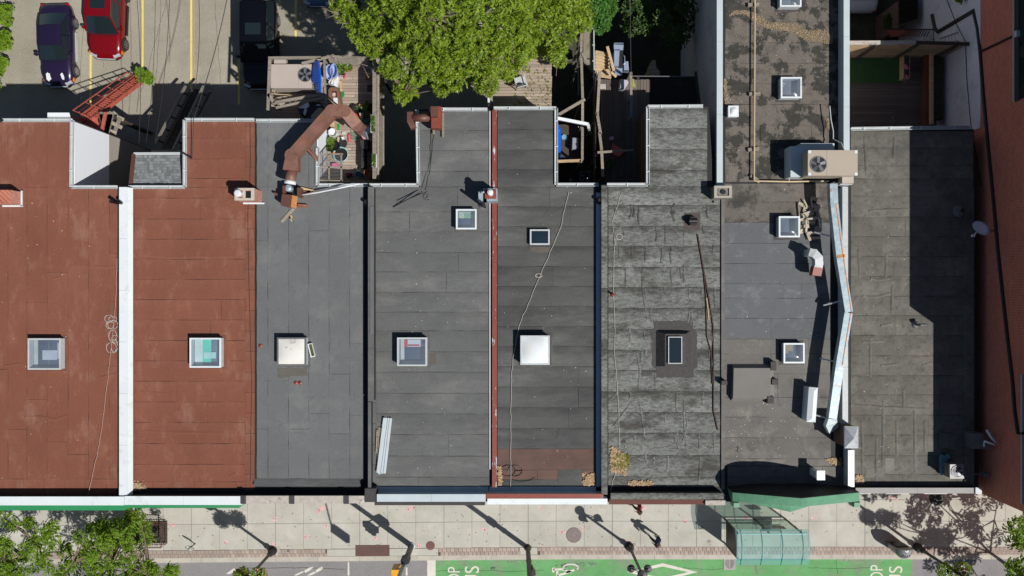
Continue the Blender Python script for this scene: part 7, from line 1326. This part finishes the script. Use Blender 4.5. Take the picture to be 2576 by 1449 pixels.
# ---------------------------------------------------------------- foliage
def leaves(name, parent, clumps, per, m, length=.1, width=.034, fan=6, inner=.45, up=.35, seed=1, squash=.75, kind=None):
    g = np.random.default_rng(seed); c = np.repeat(np.array([q[:3] for q in clumps]), per, 0); r = np.repeat(np.array([q[3] for q in clumps]), per)
    n = len(c); d = g.normal(size=(n,3)); d[:,2] = np.abs(d[:,2])*.8 + d[:,2]*.35; d /= np.linalg.norm(d,axis=1)[:,None]
    p = c + d*(r*g.uniform(inner,1.08,n))[:,None]*np.array([1,1,squash]); d[:,2] -= g.uniform(.2,.9,n); d /= np.linalg.norm(d,axis=1)[:,None]
    t1 = np.cross(d, np.array([0,0,1.])+g.normal(scale=.1,size=(n,3))); t1 /= np.linalg.norm(t1,axis=1)[:,None]; nn_ = np.cross(t1, d)
    V = []; 
    for k in range(fan):
        a = (k/(fan-1)-.5)*2.7; dirv = d*math.cos(a) + t1*math.sin(a) + nn_*g.normal(scale=.25,size=(n,1)); dirv /= np.linalg.norm(dirv,axis=1)[:,None]
        side = np.cross(dirv, nn_ + g.normal(scale=.45,size=(n,3))); side /= np.linalg.norm(side,axis=1)[:,None]; L_ = (length*g.uniform(.7,1.25,n))[:,None]; w = L_*width/length
        o = p + d*(.02*k); V.append(np.stack([o, o+dirv*L_*.45+side*w, o+dirv*L_, o+dirv*L_*.45-side*w], 1))
    V = np.concatenate(V).reshape(-1,3); nq = len(V)//4; off = np.array(OFF[parent.name]); V = V - off
    me = bpy.data.meshes.new(name); me.vertices.add(len(V)); me.vertices.foreach_set('co', V.astype(np.float32).ravel()); me.loops.add(nq*4); me.loops.foreach_set('vertex_index', np.arange(nq*4, dtype=np.int32))
    me.polygons.add(nq); me.polygons.foreach_set('loop_start', np.arange(0,nq*4,4,dtype=np.int32)); me.polygons.foreach_set('loop_total', np.full(nq,4,dtype=np.int32)); me.materials.append(m); me.update(calc_edges=True); me.validate()
    o = link(bpy.data.objects.new(name, me)); o.parent = parent; OFF[o.name] = OFF[parent.name]
    if kind: o['kind'] = kind
    return o
def inpoly(u, v, pts):
    c = False; j = len(pts)-1
    for i in range(len(pts)):
        if (pts[i][1] > v) != (pts[j][1] > v) and u < (pts[j][0]-pts[i][0])*(v-pts[i][1])/(pts[j][1]-pts[i][1])+pts[i][0]: c = not c
        j = i
    return c
def branches(name, parent, base, h0, clumps, m, r0, seed, nl=9):
    g = random.Random(seed); mb = MB(); top = base+Vector((0,0,h0)); mb.tube([base, base.lerp(top,.4)+Vector((g.uniform(-.1,.1),g.uniform(-.1,.1),0)), top], [r0*1.25,r0,r0*.8], 10); tr = part('trunk', mb, m, parent)
    cs = [Vector(q[:3]) for q in clumps]; g.shuffle(cs); limbs = []; mb = MB()
    for k in range(min(nl,len(cs))): e = cs[k]; mid = top.lerp(e,.5)+Vector((g.uniform(-.3,.3),g.uniform(-.3,.3),.25)); mb.tube([top-Vector((0,0,.3)), mid, e], [r0*.55,r0*.32,.02], 7); limbs += [mid, e, mid.lerp(e,.5)]
    for e in cs[nl:]:
        a = min(limbs, key=lambda q: (q-e).length); mid = a.lerp(e,.5)+Vector((g.uniform(-.1,.1),g.uniform(-.1,.1),-.08)); mb.tube([a, mid, e], [.045,.028,.008], 5)
    part('limb', mb, m, parent)
    return tr
T1 = [(838,22),(905,70),(930,118),(962,150),(962,195),(1005,258),(1045,248),(1090,238),(1150,225),(1195,250),(1240,252),(1258,225),(1300,192),(1350,150),(1400,168),(1425,150),(1430,110),(1478,78),(1492,30),(1480,-60),(1470,-330),(1300,-420),(1050,-420),(870,-250),(838,-60)]
rr = random.Random(17); cl = []
while len(cl) < 470:
    u, v = rr.uniform(830,1495), rr.uniform(-420,262)
    if not inpoly(u,v,T1): continue
    e = min(1, math.hypot((u-1170)/330,(v+80)/340)); z = 7.2+4.2*(1-e*e) - (rr.uniform(.3,2.2) if rr.random() < .5 else rr.uniform(0,.5)); r = rr.uniform(.26,.62)*(1-.2*e)
    cc = P(u,v,z); ru = r/((CAM_H-z)/FD)
    if not all(inpoly(u+ru*.75*math.cos(a), v+ru*.75*math.sin(a), T1) for a in (0,1.57,3.14,4.71)): continue
    cl.append((cc.x,cc.y,cc.z,r))
for u, v, z, r in ((846,14,7.6,.2),(858,38,7.7,.24),(868,12,8,.26),(884,58,7.8,.26),(897,86,7.6,.24),(915,112,7.6,.26),(935,128,7.5,.26),(862,-12,7.9,.3),(880,28,8.1,.26),(905,50,8.2,.3),(1385,20,9,.5),(1400,55,8.6,.5),(1420,85,8.2,.45),(1372,80,8.6,.45),(1440,30,8.2,.5),(1415,-5,8.6,.5),(1445,65,7.9,.4),(1350,40,9.3,.5),(1080,40,10.6,.55),(1095,10,10.8,.5),(1060,75,10.2,.5)): cc = P(u,v,z); cl.append((cc.x,cc.y,cc.z,r))
tb = P(1150,-60,0); t = thing('ash_tree', 'large yellow-green leafy tree filling the top centre', 'tree', (tb.x,tb.y,0)); branches('t', t, Vector((tb.x,tb.y,0)), 5.0, cl, m_bark, .32, 2, 16)
leaves('crown', t, cl, 66, m_leafA, .17, .027, 6, .3, seed=3, squash=.85)
mb = MB(); g = random.Random(6)                              # bare twigs that poke out at the left of the crown
for k in range(26): a = P(g.uniform(850,905), g.uniform(20,60), 7.8); b = a+Vector((g.uniform(-.9,-.1),g.uniform(-.4,.6),g.uniform(0,.5))); mb.tube([a,a.lerp(b,.5)+Vector((0,g.uniform(-.1,.1),.05)),b],[.018,.012,.004],4)
for k in range(60): a = P(g.uniform(880,1450), g.uniform(-10,230), 8.8); b = a+Vector((g.uniform(-.5,.5),g.uniform(-.5,.5),g.uniform(.1,.5))); mb.tube([a,b],[.012,.004],4)
part('twigs', mb, mat('grey_twig', S(150,130,120), .9), t)
def tree_at(name, label, poly, n, zr, rr_, base, h0, m, seed, per, ln, wd, fan=7, cat='tree', r0=.09, nl=6, keep=1.0):
    g = random.Random(seed); cs = []; us = [p[0] for p in poly]; vs = [p[1] for p in poly]; k = 0
    while len(cs) < n and k < 6000:
        k += 1; u, v = g.uniform(min(us),max(us)), g.uniform(min(vs),max(vs))
        if inpoly(u,v,poly): z = g.uniform(*zr); q = P(u,v,z); cs.append((q.x,q.y,q.z,g.uniform(*rr_)))
    t = thing(name, label, cat, (base.x,base.y,0)); branches('b', t, Vector((base.x,base.y,0)), h0, cs, m_bark, r0, seed, nl); leaves('crown', t, cs, per, m, ln, wd, fan, .25, seed=seed, squash=.6); return t
def KT(x, y): return x/6.195, 1274.6+y/6.195
tree_at('locust_tree', 'feathery green street tree whose crown fills the lower left corner, right half', [KT(1050,560),KT(1080,440),KT(1380,400),KT(1520,140),KT(1600,130),KT(1700,250),KT(1880,80),KT(2010,80),KT(2180,150),KT(2150,290),KT(2420,340),KT(2500,470),KT(2480,700),(420,1405),(445,1425),(420,1520),(140,1520),(130,1420)], 92, (3.6,6.0), (.2,.42), P(262,1352,0), 2.6, m_leafB, 5, 64, .085, .022, 8)
tree_at('locust_tree', 'feathery green street tree at the far left edge above the pavement', [KT(-300,60),KT(-20,80),KT(100,70),KT(240,80),KT(380,90),KT(400,250),KT(640,200),KT(870,70),KT(1010,70),KT(980,300),KT(880,450),KT(760,700),(120,1420),(100,1520),(-90,1520)], 72, (3.6,6.0), (.2,.4), P(60,1400,0), 2.6, m_leafB, 8, 60, .085, .022, 8)
tree_at('street_tree', 'street tree whose leaves just reach in at the right edge near the lamp post', [(2548,1330),(2560,1290),(2600,1270),(2760,1300),(2790,1440),(2740,1640),(2610,1640),(2560,1500),(2515,1410),(2530,1390)], 85, (3.4,6.4), (.3,.5), P(2560,1440,0), 2.6, m_leafB, 11, 60, .1, .034, 7)
tree_at('yard_tree', 'bright fern-leaved sapling beside the white drainpipe', [Z(2,625,-60),Z(2,750,-60),Z(2,745,120),Z(2,720,215),Z(2,650,225),Z(2,628,100)], 22, (4.8,6.0), (.16,.3), PZ(2,690,60,0), 3.4, mat_s if 'mat_s' in globals() else leafmat('lime_leaf', (.04,.13,.02), (.11,.27,.04)), 14, 50, .12, .03, 8, r0=.05)
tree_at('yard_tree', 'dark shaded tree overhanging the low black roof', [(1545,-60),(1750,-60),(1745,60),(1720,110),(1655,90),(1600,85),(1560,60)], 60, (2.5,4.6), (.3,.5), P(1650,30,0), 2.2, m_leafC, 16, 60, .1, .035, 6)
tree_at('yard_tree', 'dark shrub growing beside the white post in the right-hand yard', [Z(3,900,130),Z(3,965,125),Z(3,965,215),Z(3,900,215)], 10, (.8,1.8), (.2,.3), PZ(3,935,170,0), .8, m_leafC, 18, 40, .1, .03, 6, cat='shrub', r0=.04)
tree_at('hedge_shrub', 'sunlit green bush at the upper left edge of the parking lot', [(-60,-40),(14,-40),(24,20),(22,60),(-60,66)], 26, (.6,1.7), (.2,.34), P(0,20,0), .6, m_leafB, 21, 50, .11, .035, 6, cat='shrub', r0=.04)
tree_at('hedge_shrub', 'sunlit green bush at the left edge beside the purple coupe', [(-60,76),(12,80),(18,100),(12,128),(-60,135)], 16, (.6,1.6), (.2,.34), P(-5,105,0), .6, m_leafB, 22, 50, .11, .035, 6, cat='shrub', r0=.04)
tree_at('hedge_shrub', 'sunlit green bush at the left edge below the other two', [(-60,150),(6,155),(12,190),(10,216),(-60,220)], 16, (.6,1.6), (.2,.34), P(-8,188,0), .6, m_leafB, 23, 50, .11, .035, 6, cat='shrub', r0=.04)
tree_at('climbing_vine', 'tuft of green vine on the foot of the red fire escape', [(347,178),(372,182),(380,195),(376,205),(352,196)], 9, (.7,1.5), (.12,.2), P(362,197,0), .6, m_leafB, 24, 40, .1, .045, 5, cat='plant', r0=.02)
tree_at('yard_tree', 'tip of a leafy branch at the top edge above the right-hand painted wall', [Z(3,1435,-60),Z(3,1620,-60),Z(3,1610,5),Z(3,1520,0),Z(3,1440,-10)], 9, (5.6,6.2), (.14,.22), P(2440,-60,0), 4.0, m_leafA, 26, 40, .1, .035, 6, r0=.05)
